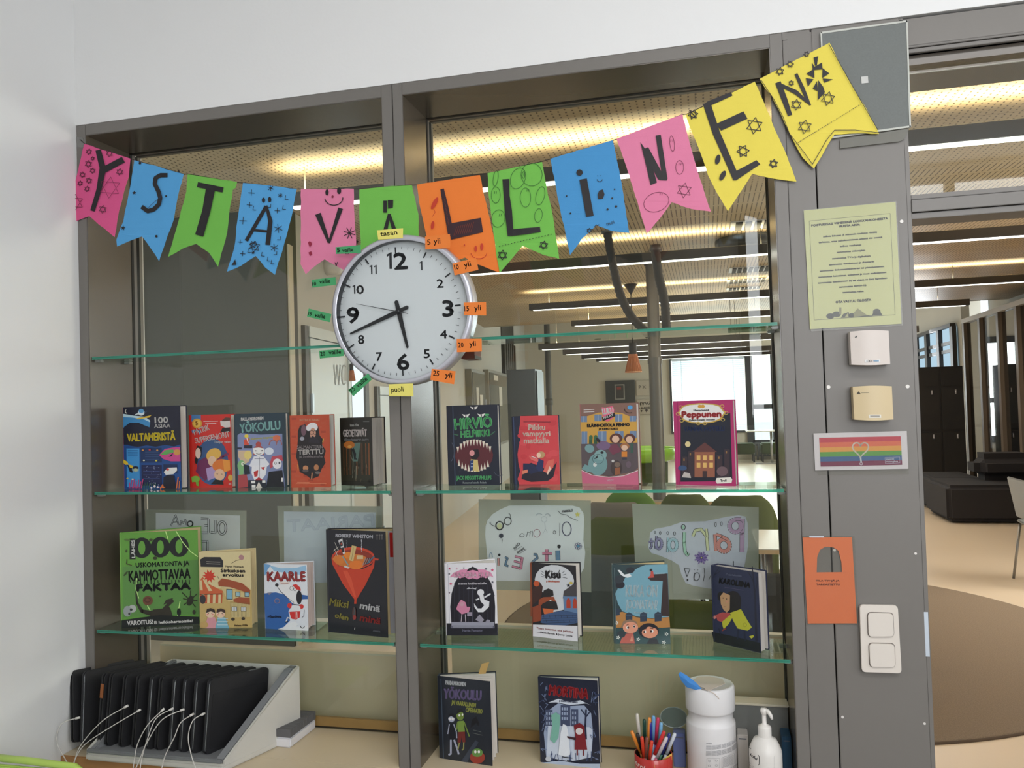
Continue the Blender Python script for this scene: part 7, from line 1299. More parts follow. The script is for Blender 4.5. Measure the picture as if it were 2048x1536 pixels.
def pendant(px, py_top, py_bot, y, label, w_top, w_bot):
    a, b = at(px, py_top, 'y', y), at(px, py_bot, 'y', y); s_ = 1600/((V((a.x, y, a.z))-EYE).dot(FW)); r0, r1 = w_top/s_/2, w_bot/s_/2; h = a.z-b.z
    t = thing('pendant_lamp', label, 'lamp', (a.x, y, b.z)); zc_ = 3.0 if y < 11.7 else 3.85
    MB().lathe([(r0*.96, h), (r0, h*0.94), (r0*1.02, h*0.62)], seg=28).build('shade_neck', M('lamp_black', (34, 28, 26), 0.5), t)
    cop = M('lamp_copper_slats', (196, 120, 72), 0.4, noise=0.35, scale=60)
    MB().lathe([(r0*1.02, h*0.62), (r0*1.15, h*0.5), (r1, 0.0)], seg=28).build('shade_slats', cop, t)
    for k in range(24):
        an = 2*math.pi*k/24; c, q = math.cos(an), math.sin(an)
        MB().tube([V((r0*1.04*c, r0*1.04*q, h*0.62)), V((r0*1.17*c, r0*1.17*q, h*0.5)), V((r1*1.01*c, r1*1.01*q, 0.002))], 0.004, 4).build('slat', cop, t)
    MB().lathe([(r1*1.02, 0.0), (r1*1.02, 0.012)], seg=28).build('shade_ring', M('lamp_ring', (236, 190, 150), 0.4), t)
    MB().lathe([(0.001, h*0.3), (r0*0.7, h*0.3), (r0*0.7, h*.22), (0.001, h*.22)], seg=16).build('bulb', emit('bulb_'+str(int(px)), (255, 200, 140), 4), t)
    MB().tube([V((0, 0, h)), V((0, 0, zc_-b.z-.02))], 0.006, 6).build('cord', M('lamp_black', (34, 28, 26), 0.5), t)
    MB().lathe([(0.001, zc_-b.z-0.13), (0.085, zc_-b.z), (0.001, zc_-b.z)], seg=16).build('ceiling_cone', M('lamp_black', (34, 28, 26), 0.5), t)
    return t
pendant(1265, 686, 745, 7.6, 'copper and black cone pendant lamp hanging in the middle of the right pane', 16, 33)
t_, z_ = lw_px(703, 745); pp = lw(t_, z_, 0.35)
pendant(703, 728, 762, pp.y-0.2, 'small copper pendant lamp seen left of the slanting green tab below the clock', 7, 13)

# pipe column with collars and hoses
pm = M('pipe_metal', (100, 96, 90), 0.45, 0.3, noise=0.1, scale=6)
py_ = solve_y(1307, 505, 3.0); pxw = at(1309, 700, 'y', py_).x; pr = (at(1322, 700, 'y', py_).x-at(1296, 700, 'y', py_).x)/2
pi_ = thing('pipe_column', 'grey vertical pipe column from the hall floor to the ceiling', 'pipe', (pxw, py_, 0))
MB().lathe([(pr, 0), (pr, 2.0)], seg=28).build('lower_pipe', pm, pi_)
MB().lathe([(pr, 2.0), (pr*0.96, 2.005), (pr*0.96, 3.0)], seg=28).build('upper_pipe', pm, pi_)
MB().lathe([(pr*1.12, 1.94), (pr*1.12, 2.0)], seg=28).build('collar', pm, pi_)
MB().lathe([(pr*1.15, 2.88), (pr*1.15, 3.0)], seg=28).build('collar', pm, pi_)
hose_m = M('dark_hose', (66, 60, 54), 0.7, noise=0.2, scale=60)
def hose(pts, y, r, label):
    q = [at(a, b, 'y', y) for a, b in pts]; P_ = []
    for j in range(len(q)-1):
        a0, a1, a2, a3 = q[max(j-1, 0)], q[j], q[j+1], q[min(j+2, len(q)-1)]
        for k in range(9): s_ = k/9; P_.append(0.5*((2*a1)+(a2-a0)*s_+(2*a0-5*a1+4*a2-a3)*s_*s_+(3*a1-a0-3*a2+a3)*s_**3))
    rr = [r*(1.08 if k % 2 else 0.95) for k in range(len(P_))]; t = thing('ribbed_hose', label, 'hose', P_[0])
    MB(P_[0]).tube(P_, rr, 12).build('hose_body', hose_m, t)
    MB(P_[0]).tube([P_[0]+V((0, 0, -0.02)), P_[0]+V((0, 0, 0.03))], r*1.4, 12).build('hose_socket', pm, t)
yh = solve_y(1214, 462, 3.0)
hose([(1214, 462), (1220, 500), (1228, 540), (1241, 590), (1262, 632), (1288, 660), (1300, 672)], yh, 0.034, 'dark ribbed hose curving from the ceiling to the pipe, under the blue pennant')
hose([(1311, 498), (1316, 545), (1323, 575), (1330, 610), (1332, 645), (1334, 662)], yh, 0.036, 'short dark ribbed hose just right of the pipe')

# ceiling grilles
gm = M('grille_dark', (52, 50, 48), 0.6); gf = M('grille_frame', (210, 208, 204), 0.35, 0.4)
for (x0_, x1_, yp, n_, hp_, wh) in ((1467, 1560, 455, 5, 16, 'nearest'), (1462, 1560, 541, 9, 9, 'second'), (1458, 1530, 563, 8, 7, 'third'), (1457, 1520, 577, 8, 4, 'farthest')):
    yy = solve_y((x0_+x1_)/2, yp, 3.0); y2_ = solve_y((x0_+x1_)/2, yp-hp_, 3.0); A_ = at(x0_, yp, 'y', yy).x; B_ = at(x1_, yp, 'y', yy).x
    t = thing('ceiling_grille', 'row of dark square air slots in the hall ceiling, %s of the four' % wh, 'vent', (A_, yy, 2.98), group='rows of air slots in the hall ceiling'); o = V(t.location)
    MB(o).box((A_-0.03, y2_-0.01, 2.99), (B_, yy+0.01, 2.999)).build('grille_frame', gf, t)
    for k in range(n_): u0 = A_+(B_-A_)*(k+0.12)/n_; u1 = A_+(B_-A_)*(k+0.82)/n_; MB(o).box((u0, y2_, 2.982), (u1, yy, 2.9895)).build('air_slot', gm, t)
yy = solve_y(1490, 510, 3.0)-0.8
t = thing('round_diffuser', 'round glossy ceiling diffuser half behind the second strip light', 'vent', (at(1500, 512, 'y', yy).x, yy, 2.9)); MB().lathe([(0.001, 0.0), (0.26, 0.0), (0.30, 0.03), (0.30, 0.1)], seg=28).build('diffuser_plate', M('diffuser', (90, 94, 98), 0.2, 0.6), t)
for rr in (0.09, 0.16, 0.23): MB().lathe([(rr, -0.004), (rr+0.012, -0.010), (rr+0.024, -0.004)], seg=28).build('diffuser_ring', gf, t)

# wall with two toilet doors
door_w = M('door_white', (206, 214, 216), 0.35, noise=0.01); jamb_d = M('door_jamb_grey', (86, 82, 74), 0.5)
def wdoor(n_, pa, pb, ptop, word=True):
    t0 = lw_px(pa, 900)[0]; t1 = lw_px(pb, 900)[0]; zt = lw_px(pa, ptop)[1]
    d = bpy.data.objects.new('door_%d' % n_, None); COL.objects.link(d); d['kind'] = 'structure'
    lw_box(MB(), t0-0.10, t0-0.03, 0, zt+0.08, 0, 0.03).build('door_jamb', jamb_d, d)
    lw_box(lw_box(MB(), t0-0.03, t1+0.06, zt, zt+0.08, 0, 0.04), t1, t1+0.06, 0, zt, 0, 0.04).build('door_frame', door_w, d)
    leaf = lw_box(MB(), t0, t1, 0.01, zt-0.006, 0.005, 0.03).build('door_leaf', door_w, d)
    for zz in (0.35, zt-0.55): lw_box(MB(), t0-0.02, t0+0.012, zz, zz+0.14, 0.03, 0.045).build('hinge', M('brushed_steel', (190, 200, 210), 0.25, 1.0), leaf)
    c0 = lw(t1-0.09, 1.03, 0.03); MB().tube([c0, c0+LN*0.05, c0+LN*0.05-LD*0.11], 0.009, 8).build('lever_handle', M('brushed_steel', (190, 200, 210), 0.25, 1.0), leaf)
    if word:
        px0 = 618+(pb-pa)*0.57 if n_ == 1 else pa+(pb-pa)*0.5; sc_ = (pb-pa)/74.0; yb_ = 770 if n_ == 1 else 808; hh = 40 if n_ == 1 else 22
        def g(a, b): u, z = lw_px(px0+a*sc_, yb_-b*hh); return lw(u, z, 0.031)
        a = Art(g, LN, base=0.001); gc = (146, 152, 156)
        W_ = [(0, 1), (3.2, 0), (6.5, 1), (10, 0), (13, 1)]; q = 0.9
        for (x0_, y0_), (x1_, y1_) in zip(W_[:-1], W_[1:]): a.poly([(x0_-q, y0_), (x0_+q, y0_), (x1_+q, y1_), (x1_-q, y1_)], gc)
        pts = [(20.5+4.5*math.cos(math.radians(k)), 0.5+0.5*math.sin(math.radians(k))) for k in range(50, 311, 20)]
        for (x0_, y0_), (x1_, y1_) in zip(pts[:-1], pts[1:]): a.poly([(x0_-q, y0_), (x0_+q, y0_), (x1_+q, y1_), (x1_-q, y1_)], gc)
        a.build('lettering', leaf)
wdoor(1, 618, 692, 676); wdoor(2, 757, 792, 790)
t0, t1 = lw_px(700, 900)[0], lw_px(728, 900)[0]
sw_ = bpy.data.objects.new('window_4', None); COL.objects.link(sw_); sw_['kind'] = 'structure'
lw_box(MB(), t0, t1, 0.95, 2.25, 0.002, 0.010).build('bright_pane', emit('reflection_glow', (236, 244, 255), 1.3), sw_)  # added glowing panel standing in for a bright reflection, not a real window
lw_box(lw_box(MB(), t0-0.04, t0, 0.9, 2.3, 0, 0.03), t1, t1+0.10, 0.9, 2.3, 0, 0.03).build('window_frame', jamb_d, sw_)
# small wall things: smoke detector, red box, notices
t_, z_ = lw_px(653, 532); t = thing('wall_sensor', 'white rounded sensor on the pale wall, under the notch of the light pink pennant', 'sensor', lw(t_, z_, 0.0)); c0 = V((0, 0, 0))
MB().tube([c0, c0+LN*0.05, c0+LN*0.11+V((0, 0, -0.02)), c0+LN*0.13+V((0, 0, -0.03))], [0.075, 0.075, 0.06, 0.03], 16).build('sensor_body', white_pl, t)
MB().tube([c0+LN*0.10+V((0, 0, 0.03)), c0+LN*0.135+V((0, 0, 0.02))], 0.022, 10).build('sensor_lens', M('sensor_lens', (180, 178, 170), 0.2), t)
ta, za = lw_px(922, 695); tb, zb_ = lw_px(937, 722); t = thing('exit_sign_box', 'dark red box sign on the hall wall, just right of the clock', 'sign', lw(ta, zb_, 0.0))
MB(t.location).obox(lw(ta, zb_, 0.002), LD*(tb-ta), V((0, 0, za-zb_)), LN*0.20).build('sign_body', M('sign_dark_red', (96, 22, 20), 0.4), t)
MB(t.location).obox(lw(ta, zb_, 0.204), LD*(tb-ta), V((0, 0, 0.05)), LN*0.006).build('sign_base_strip', strip_m, t)
MB(t.location).obox(lw(ta+.02, zb_+.04, 0.2)+LN*0.003, LD*(tb-ta-.04), V((0, 0, za-zb_-.08)), LN*0.002).build('sign_face', M('sign_red_face', (130, 30, 26), 0.3), t)
# dark slatted strip and wall lockers
def lwthing(nm, label, cat, pa, pb, ptop, pbot, o0, o1, mat, part):
    ta, z1 = lw_px(pa, ptop); tb, _ = lw_px(pb, ptop); z0 = 0.0 if pbot is None else lw_px(pa, pbot)[1]
    t = thing(nm, label, cat, lw(ta, z0, o0)); lw_box(MB(t.location), ta, tb, z0, z1, o0, o1).build(part, mat, t, bevel=0.004, seg=1); return t, ta, tb, z0, z1
t, ta, tb, z0, z1 = lwthing('slatted_panel', 'tall dark slatted panel high on the hall wall', 'panel', 999, 1023, 590, 745, 0.0, 0.02, M('slat_back', (48, 46, 42), 0.6), 'backing')
z1 = min(z1, 2.96)
for k in range(6): u = ta+(tb-ta)*(k+0.1)/6; lw_box(MB(t.location), u, u+(tb-ta)/6*0.62, z0, z1, 0.021, 0.07).build('slat', M('slat_dark', (66, 64, 60), 0.5), t)
glz = M('showcase_glass', (118, 122, 120), 0.12, noise=0.08, scale=3)
for (pa, pb, pt, lb, pcs) in ((930, 957, 738, 'grey glass-doored wall showcase nearest the clock, pale papers inside', ((938, 775, 945, 830), (946, 790, 953, 830))), (966, 1010, 739, 'wider grey glass-doored wall showcase left of the tall dark cabinet', ((986, 774, 993, 812), (975, 750, 984, 762)))):
    t, ta, tb, z0, z1 = lwthing('wall_showcase', lb, 'cabinet', pa, pb, pt, 900, 0.0, 0.10, M('showcase_frame', (150, 148, 140), 0.4), 'cabinet_body')
    lw_box(MB(t.location), ta+0.05, tb-0.05, z0+0.05, z1-0.05, 0.101, 0.112).build('glass_door', glz, t)
    for q in pcs:
        u0, w0 = lw_px(q[0], q[1]); u1, w1 = lw_px(q[2], q[3]); lw_box(MB(t.location), u0, u1, w1, w0, 0.114, 0.118).build('pinned_paper', M('pinned_paper', (206, 200, 186), 0.7), t)
    lw_box(MB(t.location), tb-0.045, tb-0.025, (z0+z1)/2, (z0+z1)/2+0.15, 0.11, 0.13).build('door_handle', silver, t)
# tall blue-grey cabinet
yc = 8.9; A_, B_ = at(1013, 740, 'y', yc), at(1070, 738, 'y', yc); t = thing('tall_cabinet', 'tall blue-grey cabinet against the far end of the left hall wall', 'cabinet', (A_.x, yc, 0)); o = V(t.location)
cbm = M('cabinet_blue_grey', (74, 80, 86), 0.4, noise=0.03); MB(o).box((A_.x, yc, 0), (B_.x, yc+0.5, A_.z)).build('cabinet_body', cbm, t, bevel=0.004, seg=1)
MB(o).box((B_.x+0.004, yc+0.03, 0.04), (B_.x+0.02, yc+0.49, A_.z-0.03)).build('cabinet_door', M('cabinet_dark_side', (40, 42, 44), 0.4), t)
MB(o).box((A_.x+0.01, yc-0.012, 0.06), (B_.x-0.01, yc-0.002, A_.z-0.02)).build('cabinet_door', cbm, t)
MB(o).tube([V((B_.x-0.04, yc-0.03, 0.95)), V((B_.x-0.04, yc-0.03, 1.1))], 0.007, 6).build('handle', silver, t)
dp = at(1095, 700, 'y', 16.5); t = thing('drain_pipe', 'thin dark vertical pipe in the far left corner of the hall', 'pipe', (dp.x, 16.5, 0)); MB().tube([V((0, 0, 0)), V((0, 0, 3.8))], 0.07, 10).build('pipe_body', M('pipe_dark', (92, 90, 82), 0.5), t)
MB().tube([V((0, 0, 1.55)), V((0, 0, 1.7))], 0.09, 10).build('pipe_joint', M('pipe_dark', (92, 90, 82), 0.5), t)

# far wall: notice boards, windows, blinds, radiator
yw = 19.17
def fbox(nm, label, cat, x0_, y0_, x1_, y1_, th, mat, part, y=yw):
    a, b = at(x0_, y0_, 'y', y), at(x1_, y1_, 'y', y); t = thing(nm, label, cat, (a.x, y, b.z)); MB(t.location).box((a.x, y-th, b.z), (b.x, y, a.z)).build(part, mat, t, bevel=0.006, seg=1); return t, a, b
t, a_, b_ = fbox('notice_board', 'dark wall board with a framed poster, below the copper pendant lamp', 'board', 1211, 762, 1271, 806, 0.05, M('board_dark', (54, 54, 50), 0.5), 'board_panel')
p, q = at(1229, 769, 'y', yw-.06), at(1250, 799, 'y', yw-.06); MB(t.location).box((p.x, yw-.07, q.z), (q.x, yw-.052, p.z)).build('poster_frame', M('poster_frame', (150, 146, 136), 0.4), t)
MB(t.location).box((p.x+.03, yw-.075, q.z+.03), (q.x-.03, yw-.0705, p.z-.03)).build('poster', M('poster_dark', (58, 54, 50), 0.5), t); MB(t.location).box((p.x+.06, yw-.08, p.z-.14), (p.x+.17, yw-.0755, p.z-.07)).build('poster_mark', M('poster_red', (150, 60, 50), 0.5), t)
t, a_, b_ = fbox('whiteboard', 'small whiteboard with handwriting right of the dark board', 'board', 1272, 761, 1312, 790, 0.03, M('board_pale', (190, 180, 164), 0.5), 'board_panel'); ar = Art(lambda a, b: at(a, b, 'y', yw-.031), (0, -1, 0), t.location, base=0.002, eps=.001); ar.text('P X', 1278, 778, 1292, 777, 7, (110, 104, 96), 0.1); ar.build('handwriting', t)
t, a_, b_ = fbox('whiteboard', 'lower pale board with a handwritten greeting and two hearts', 'board', 1273, 799, 1312, 828, 0.03, M('board_pale', (190, 180, 164), 0.5), 'board_panel'); ar = Art(lambda a, b: at(a, b, 'y', yw-.031), (0, -1, 0), t.location, base=0.002, eps=.001); ar.text('HYVÄ', 1275, 811, 1305, 809, 6, (60, 56, 50), 0.25); ar.text('& KAIKILLE', 1277, 819, 1308, 817, 4.5, (60, 56, 50), 0.2); ar.poly([(1283, 825), (1281, 821), (1283, 820), (1285, 821)], (70, 60, 56)); ar.poly([(1293, 825), (1290, 820), (1293, 818), (1296, 820)], (70, 60, 56)); ar.build('handwriting', t)
wfm = M('window_frame_dark', (58, 58, 60), 0.5)
w5 = bpy.data.objects.new('window_5', None); COL.objects.link(w5); w5['kind'] = 'structure'
m = MB(); x0_, x1_, z0_, z1_ = -0.85, 1.0, 0.75, 2.6
m.box((x0_-.05, 19.15, z0_-.05), (x1_+.05, 19.21, z0_)).box((x0_-.05, 19.15, z1_), (x1_+.05, 19.21, z1_+.05)).box((x0_-.05, 19.15, z0_), (x0_, 19.21, z1_)).box((x1_, 19.15, z0_), (x1_+.05, 19.21, z1_)); m.build('window_frame', wfm, w5)
MB().box((x0_, 19.22, z0_), (x1_, 19.228, z1_)).build('pane', glass_m, w5)
bl = thing('window_blind', 'lowered white slatted blind over the far window, left of the dark-framed one', 'blind', (-0.82, 19.08, 0.8)); bm_ = M('blind_white', (232, 238, 246), 0.5)
_t = bm_.node_tree.nodes.new('ShaderNodeBsdfTranslucent'); _t.inputs[0].default_value = (0.8, 0.88, 0.95, 1); _x = bm_.node_tree.nodes.new('ShaderNodeMixShader'); _x.inputs[0].default_value = 0.28
bm_.node_tree.links.new(bm_.node_tree.nodes['Principled BSDF'].outputs[0], _x.inputs[1]); bm_.node_tree.links.new(_t.outputs[0], _x.inputs[2]); bm_.node_tree.links.new(_x.outputs[0], bm_.node_tree.nodes['Material Output'].inputs[0]); o = V(bl.location)
for k in range(34): z = 0.86+k*0.052; MB(o).obox((-0.82, 19.07, z), (1.79, 0, 0), (0, 0.034, 0.020), (0, 0.0, 0.002)).build('blind_slat', bm_, bl)
MB(o).box((-0.83, 19.06, 2.58), (0.98, 19.12, 2.64)).build('blind_rail', bm_, bl)
for k in (-0.6, 0.7): MB(o).box((k, 19.055, 0.84), (k+0.015, 19.06, 2.6)).build('blind_tape', bm_, bl)
w6 = bpy.data.objects.new('window_6', None); COL.objects.link(w6); w6['kind'] = 'structure'
m = MB(); x0_, x1_, z0_, z1_ = 1.12, 2.4, 0.45, 2.75
for a, b, c, d in ((x0_-.12, x0_+.06, z0_-.1, z1_+.1), (x1_-.06, x1_+.1, z0_-.1, z1_+.1), (1.62, 1.76, z0_, z1_)): m.box((a, 19.14, c), (b, 19.21, d))
for c, d in ((z0_-.1, z0_+.05), (z1_-.05, z1_+.1), (1.28, 1.40)): m.box((x0_, 19.14, c), (x1_, 19.21, d))
m.build('window_frame', wfm, w6); MB().box((x0_, 19.22, z0_), (x1_, 19.228, z1_)).build('pane', glass_m, w6)
rd = thing('radiator', 'white-grey radiator under the far right window', 'radiator', (1.15, 19.0, 0.08)); o = V(rd.location); rm = M('radiator', (96, 98, 100), 0.4)
for k in range(15): MB(o).box((1.15+k*0.075, 18.98, 0.1), (1.15+k*0.075+0.045, 19.06, 0.42)).build('radiator_fin', rm, rd)
MB(o).box((1.13, 18.99, 0.40), (2.28, 19.05, 0.43)).box((1.13, 18.99, 0.09), (2.28, 19.05, 0.12)).box((1.2, 18.99, 0.0), (1.25, 19.05, 0.1)).box((2.15, 18.99, 0.0), (2.2, 19.05, 0.1)).build('radiator_rail', rm, rd)
# sky-lit ground and pale building outside
struct('wall_8', MB().box((-8, 24, -1), (10, 24.2, 0.8)), M('outside_snowy_ground', (226, 230, 236), 0.9))

# ---- upholstered chairs, stools, tables
fab = {'green': (76, 84, 34), 'dark_green': (56, 66, 28), 'grey': (112, 106, 96), 'slate': (74, 82, 82), 'lime': (84, 118, 38), 'dark': (56, 54, 50)}
def fabric(c): return M('fabric_'+c, fab[c], 0.95, noise=0.12, scale=80, bump=0.5)
def tub_chair(px, py, z, c, label, face=0.0, W=0.30, grp=None, legc='dark'):
    p = at(px, py, 'z', z); t = thing('tub_chair', label, 'chair', (p.x, p.y+W, 0), rz=face, group=grp)
    # wrap-round back: high at the rear (towards the viewer), lower at the arms
    n = 18; vs = []; fs = []
    for i in range(n+1):
        a = math.radians(-205+230*i/n); c_, s_ = math.cos(a), math.sin(a); k = max(0, -s_); zt = 0.58+(z-0.58)*min(1, k*1.25)**0.7
        for r, zz in ((W, 0.16), (W+0.01, zt-0.05), (W-0.005, zt-0.012), (W-0.03, zt), (W-0.06, zt-0.015), (W-0.07, zt-0.06), (W-0.07, 0.16)): vs.append((r*c_, r*s_, zz))
    q = 7
    for i in range(n):
        for j in range(q): fs.append((i*q+j, (i+1)*q+j, (i+1)*q+(j+1) % q, i*q+(j+1) % q))
    fs.append(tuple(range(q))); fs.append(tuple(n*q+j for j in reversed(range(q))))
    MB()._add(vs, fs, True).build('backrest', fabric(c), t)
    MB().lathe([(0.001, 0.18), (W-0.08, 0.18), (W-0.075, 0.2), (W-0.075, 0.42), (W-0.10, 0.45), (0.001, 0.46)], seg=24).build('seat', fabric(c), t)
    for k in range(4): a = math.radians(45+90*k); MB().tube([V(((W-.09)*math.cos(a), (W-.09)*math.sin(a), 0.17)), V(((W-.05)*math.cos(a), (W-.05)*math.sin(a), 0.0))], 0.012, 8).build('leg', M('leg_dark', (40, 38, 36), 0.4), t)
    return t
gc_ = 'round-backed chairs around the hall tables'
tub_chair(1213, 1113, 0.80, 'slate', 'slate grey tub chair nearest the pane, behind the blue and brown book', W=0.30, grp=gc_)
tub_chair(1238, 1036, 0.84, 'green', 'olive green tub chair just behind the slate one', W=0.29, grp=gc_)
tub_chair(1224, 1006, 0.84, 'grey', 'taupe tub chair beyond the olive one, half hidden', W=0.29, grp=gc_)
tub_chair(1256, 986, 0.84, 'lime', 'lime green chair farthest in the left row', W=0.24, grp=gc_)
tub_chair(1368, 990, 0.90, 'green', 'olive chair before the long table, above the taped drawing', W=0.22, grp=gc_)
tub_chair(1556, 1150, 0.80, 'dark', 'dark grey chair cut by the right post, at the bright table', W=0.26, grp=gc_)
tub_chair(1395, 1205, 0.62, 'green', 'low olive chair under the taped drawing on the right', W=0.19, grp=gc_)
tub_chair(1482, 992, 0.86, 'green', 'broad olive chair right of the small round table', W=0.27, grp=gc_)
def table(label, x0_, x1_, y0_, y1_, z, top, edge, leg=steel, rot=0):
    cx, cy = (x0_+x1_)/2, (y0_+y1_)/2; t = thing('hall_table', label, 'table', (cx, cy, 0), rz=rot); w_, d_ = (x1_-x0_)/2, (y1_-y0_)/2
    MB().box((-w_, -d_, z-0.004), (w_, d_, z)).build('table_top', top, t); MB().box((-w_, -d_, z-0.03), (w_, d_, z-0.0045)).build('table_edge', edge, t)
    for sx in (-1, 1):
        for sy in (-1, 1): MB().tube([V((sx*(w_-.06), sy*(d_-.06), 0)), V((sx*(w_-.06), sy*(d_-.06), z-.03))], 0.02, 8).build('leg', leg, t)
top_w = M('table_white', (222, 218, 206), 0.25, noise=0.01); top_g = M('table_grey', (170, 164, 150), 0.3); edge_b = M('table_birch', (206, 172, 128), 0.5)
a_, b_ = at(1272, 1003, 'z', 0.66), at(1436, 1003, 'z', 0.66)
table('long grey-topped table with a birch edge, in the middle of the hall', a_.x, b_.x, a_.y, a_.y+1.7, 0.66, top_g, edge_b)
a_ = at(1516, 1098, 'z', 0.73)
table('bright white table with a birch edge, cut off by the right post', a_.x, a_.x+0.85, a_.y, a_.y+0.7, 0.73, top_w, edge_b)
p = at(1420, 1024, 'z', 0.72); t = thing('round_table', 'small round glossy table above the taped drawing on the right', 'table', (p.x, p.y, 0)); 
MB().lathe([(0.001, 0.69), (0.25, 0.69), (0.265, 0.70), (0.265, 0.715), (0.255, 0.72), (0.001, 0.72)], seg=40).build('table_top', M('table_glossy', (150, 166, 160), 0.08), t); MB().tube([V((0, 0, 0.02)), V((0, 0, 0.69))], 0.035, 12).build('pedestal', steel, t); MB().lathe([(0.001, 0.0), (0.22, 0.0), (0.22, 0.015), (0.03, 0.03)], seg=28).build('foot', steel, t)
# green stools and a tall table under the far window
def stool(px, py, wpx, lab):
    z = 0.46; p = at(px, py, 'z', z); s_ = 1600/((p-EYE).dot(FW)); w_ = wpx/s_; t = thing('bench_stool', lab, 'stool', (p.x, p.y, 0), group='dark green stools under the far window')
    p.y = min(p.y, 18.2); t.location = (p.x, p.y, 0); MB().box((-w_/2, 0, 0.20), (w_/2, 0.55, z)).build('cushion', fabric('dark_green'), t, bevel=0.03)
    for sx in (-1, 1):
        for yy_ in (0.04, 0.50): MB().box((sx*(w_/2-0.03)-0.02, yy_-0.02, 0), (sx*(w_/2-0.03)+0.02, yy_+0.02, 0.2)).build('leg', M('leg_dark', (40, 38, 36), 0.4), t)
stool(1484, 883, 40, 'dark green cushioned stool, nearer of the pair at the right edge of the pane'); stool(1534, 879, 40, 'dark green cushioned stool, farther of the pair, partly hidden')
p = at(1525, 857, 'z', 0.80); p.y = min(p.y, 17.4); t = thing('window_table', 'narrow pale table on one steel leg beneath the far right window', 'table', (p.x, p.y, 0)); MB().box((-0.45, 0, 0.775), (0.45, 0.6, 0.80)).build('table_top', top_w, t, bevel=0.004); MB().tube([V((0.12, 0.3, 0.02)), V((0.12, 0.3, 0.775))], 0.03, 10).build('leg', steel, t); MB().box((-0.25, 0.27, 0), (0.45, 0.33, 0.03)).build('foot', steel, t)
# lime wash trough round the pipe
zt = 0.90; p = at(1312, 895, 'z', zt)
t = thing('wash_trough', 'lime green round wash trough with taps, left of the pipe column', 'sink', (p.x-0.22, p.y, 0)); W = 0.52
MB().lathe([(0.001, zt-0.20), (W*0.75, zt-0.20), (W, zt-0.16), (W, zt-0.01), (W-0.01, zt), (W-0.03, zt), (W-0.04, zt-0.02), (W-0.06, zt-0.12), (0.001, zt-0.14)], seg=40).build('basin', M('basin_lime', (118, 164, 44), 0.25), t)
MB().lathe([(W*0.7, 0.0), (W*0.74, zt-0.201)], seg=40).build('basin_stand', fabric('dark_green'), t)
MB().tube([V((-W-0.1, 0.3, zt+0.1)), V((-W-0.1, 0.3, 1.45))], 0.05, 8).build('riser', M('pipe_dark', (92, 90, 82), 0.5), t)
for k in (-0.32, -0.14): MB().tube([V((k, -0.05, zt-0.1)), V((k, -0.05, zt+0.2)), V((k+0.03, -0.08, zt+0.26)), V((k+0.08, -0.14, zt+0.26)), V((k+0.10, -0.17, zt+0.2))], 0.013, 8).build('tap', silver, t)
# round carpet
cpt = M('carpet_brown', (128, 112, 92), 0.98, noise=0.5, scale=160, bump=0.6); cx, cy, cr2 = 0.42, 3.72, 1.90
cp_ = thing('round_carpet', 'large round brown carpet on the hall floor', 'carpet', (cx, cy, 0))
MB().lathe([(0.001, 0.0125), (cr2-0.01, 0.0125), (cr2, 0.010), (cr2, 0.0)], seg=96).build('pile', cpt, cp_)
MB().lathe([(cr2-.002, 0.0085), (cr2+0.012, 0.007), (cr2+0.012, 0.0)], seg=96).build('bound_edge', M('carpet_edge', (84, 68, 52), 0.9), cp_)

# ---- right side of the hall, through the doorway
blk = M('locker_black', (40, 38, 36), 0.45, noise=0.05); yl = 11.7
A_, B_ = at(1832, 735, 'y', yl), at(1926, 735, 'y', yl); zl = A_.z; t = thing('locker_block', 'black locker block of tall doors seen through the doorway', 'locker', (A_.x, yl, 0)); o = V(t.location)
MB(o).box((A_.x-0.2, yl+0.02, 0), (B_.x, yl+0.5, zl)).build('locker_body', blk, t, bevel=0.004, seg=1)
xs = [A_.x-0.2, at(1881, 800, 'y', yl).x, B_.x]
for k in range(2):
    for (z0, z1) in ((0.05, zl*0.48), (zl*0.5, zl*0.83), (zl*0.845, zl-0.02)):
        d = MB(o).box((xs[k]+0.015, yl, z0), (xs[k+1]-0.015, yl+0.018, z1)).build('locker_door', blk, t)
        if z1 > 0.8 and z1 < zl-0.1 or z1 < 0.9: MB(o).tube([V((xs[k+1]-0.12, yl-0.012, z1-0.10)), V((xs[k+1]-0.12, yl-0.012, z1-0.03))], 0.012, 6).build('lock', silver, d)
# glazed shelving wall on the right
def rw_px(px, py):
    d = FW+RT*((px-1024)/FPX)-UP*((py-768)/FPX); k = (RW0-EYE).dot(RN)/d.dot(RN); p = EYE+d*k; return ((p-RW0).dot(RD), p.z)
gw = thing('glazed_shelf_wall', 'dark framed glazed shelving wall at the right edge of the doorway view', 'shelving', rw(0, 0)); o = V(gw.location); fr = M('mullion_brown_grey', (104, 92, 78), 0.5)
ts = [rw_px(x, 800)[0] for x in (1940, 1972, 2010, 2048, 2110, 2200)]; zt_ = rw_px(1938, 645)[1]
for k, tt in enumerate(ts): rw_box(MB(o), tt-0.05, tt+0.05, 0, zt_, -0.02, 0.06).build('post', fr, gw)
rw_box(MB(o), ts[-1]-.05, ts[0]+0.05, zt_, zt_+0.07, -0.02, 0.07).build('top_rail', M('rail_grey', (170, 164, 156), 0.5), gw)
rw_box(MB(o), ts[-1], ts[0], 0.0, 0.05, -0.02, 0.05).build('bottom_rail', fr, gw)
rw_box(MB(o), ts[-1], ts[0], 0.0, zt_, -0.42, -0.40).build('back_panel', M('shelf_back', (44, 40, 36), 0.7), gw)
dgl = clear('dark_glass', (150, 150, 146), 0.0, 1.5, boost=1.6)
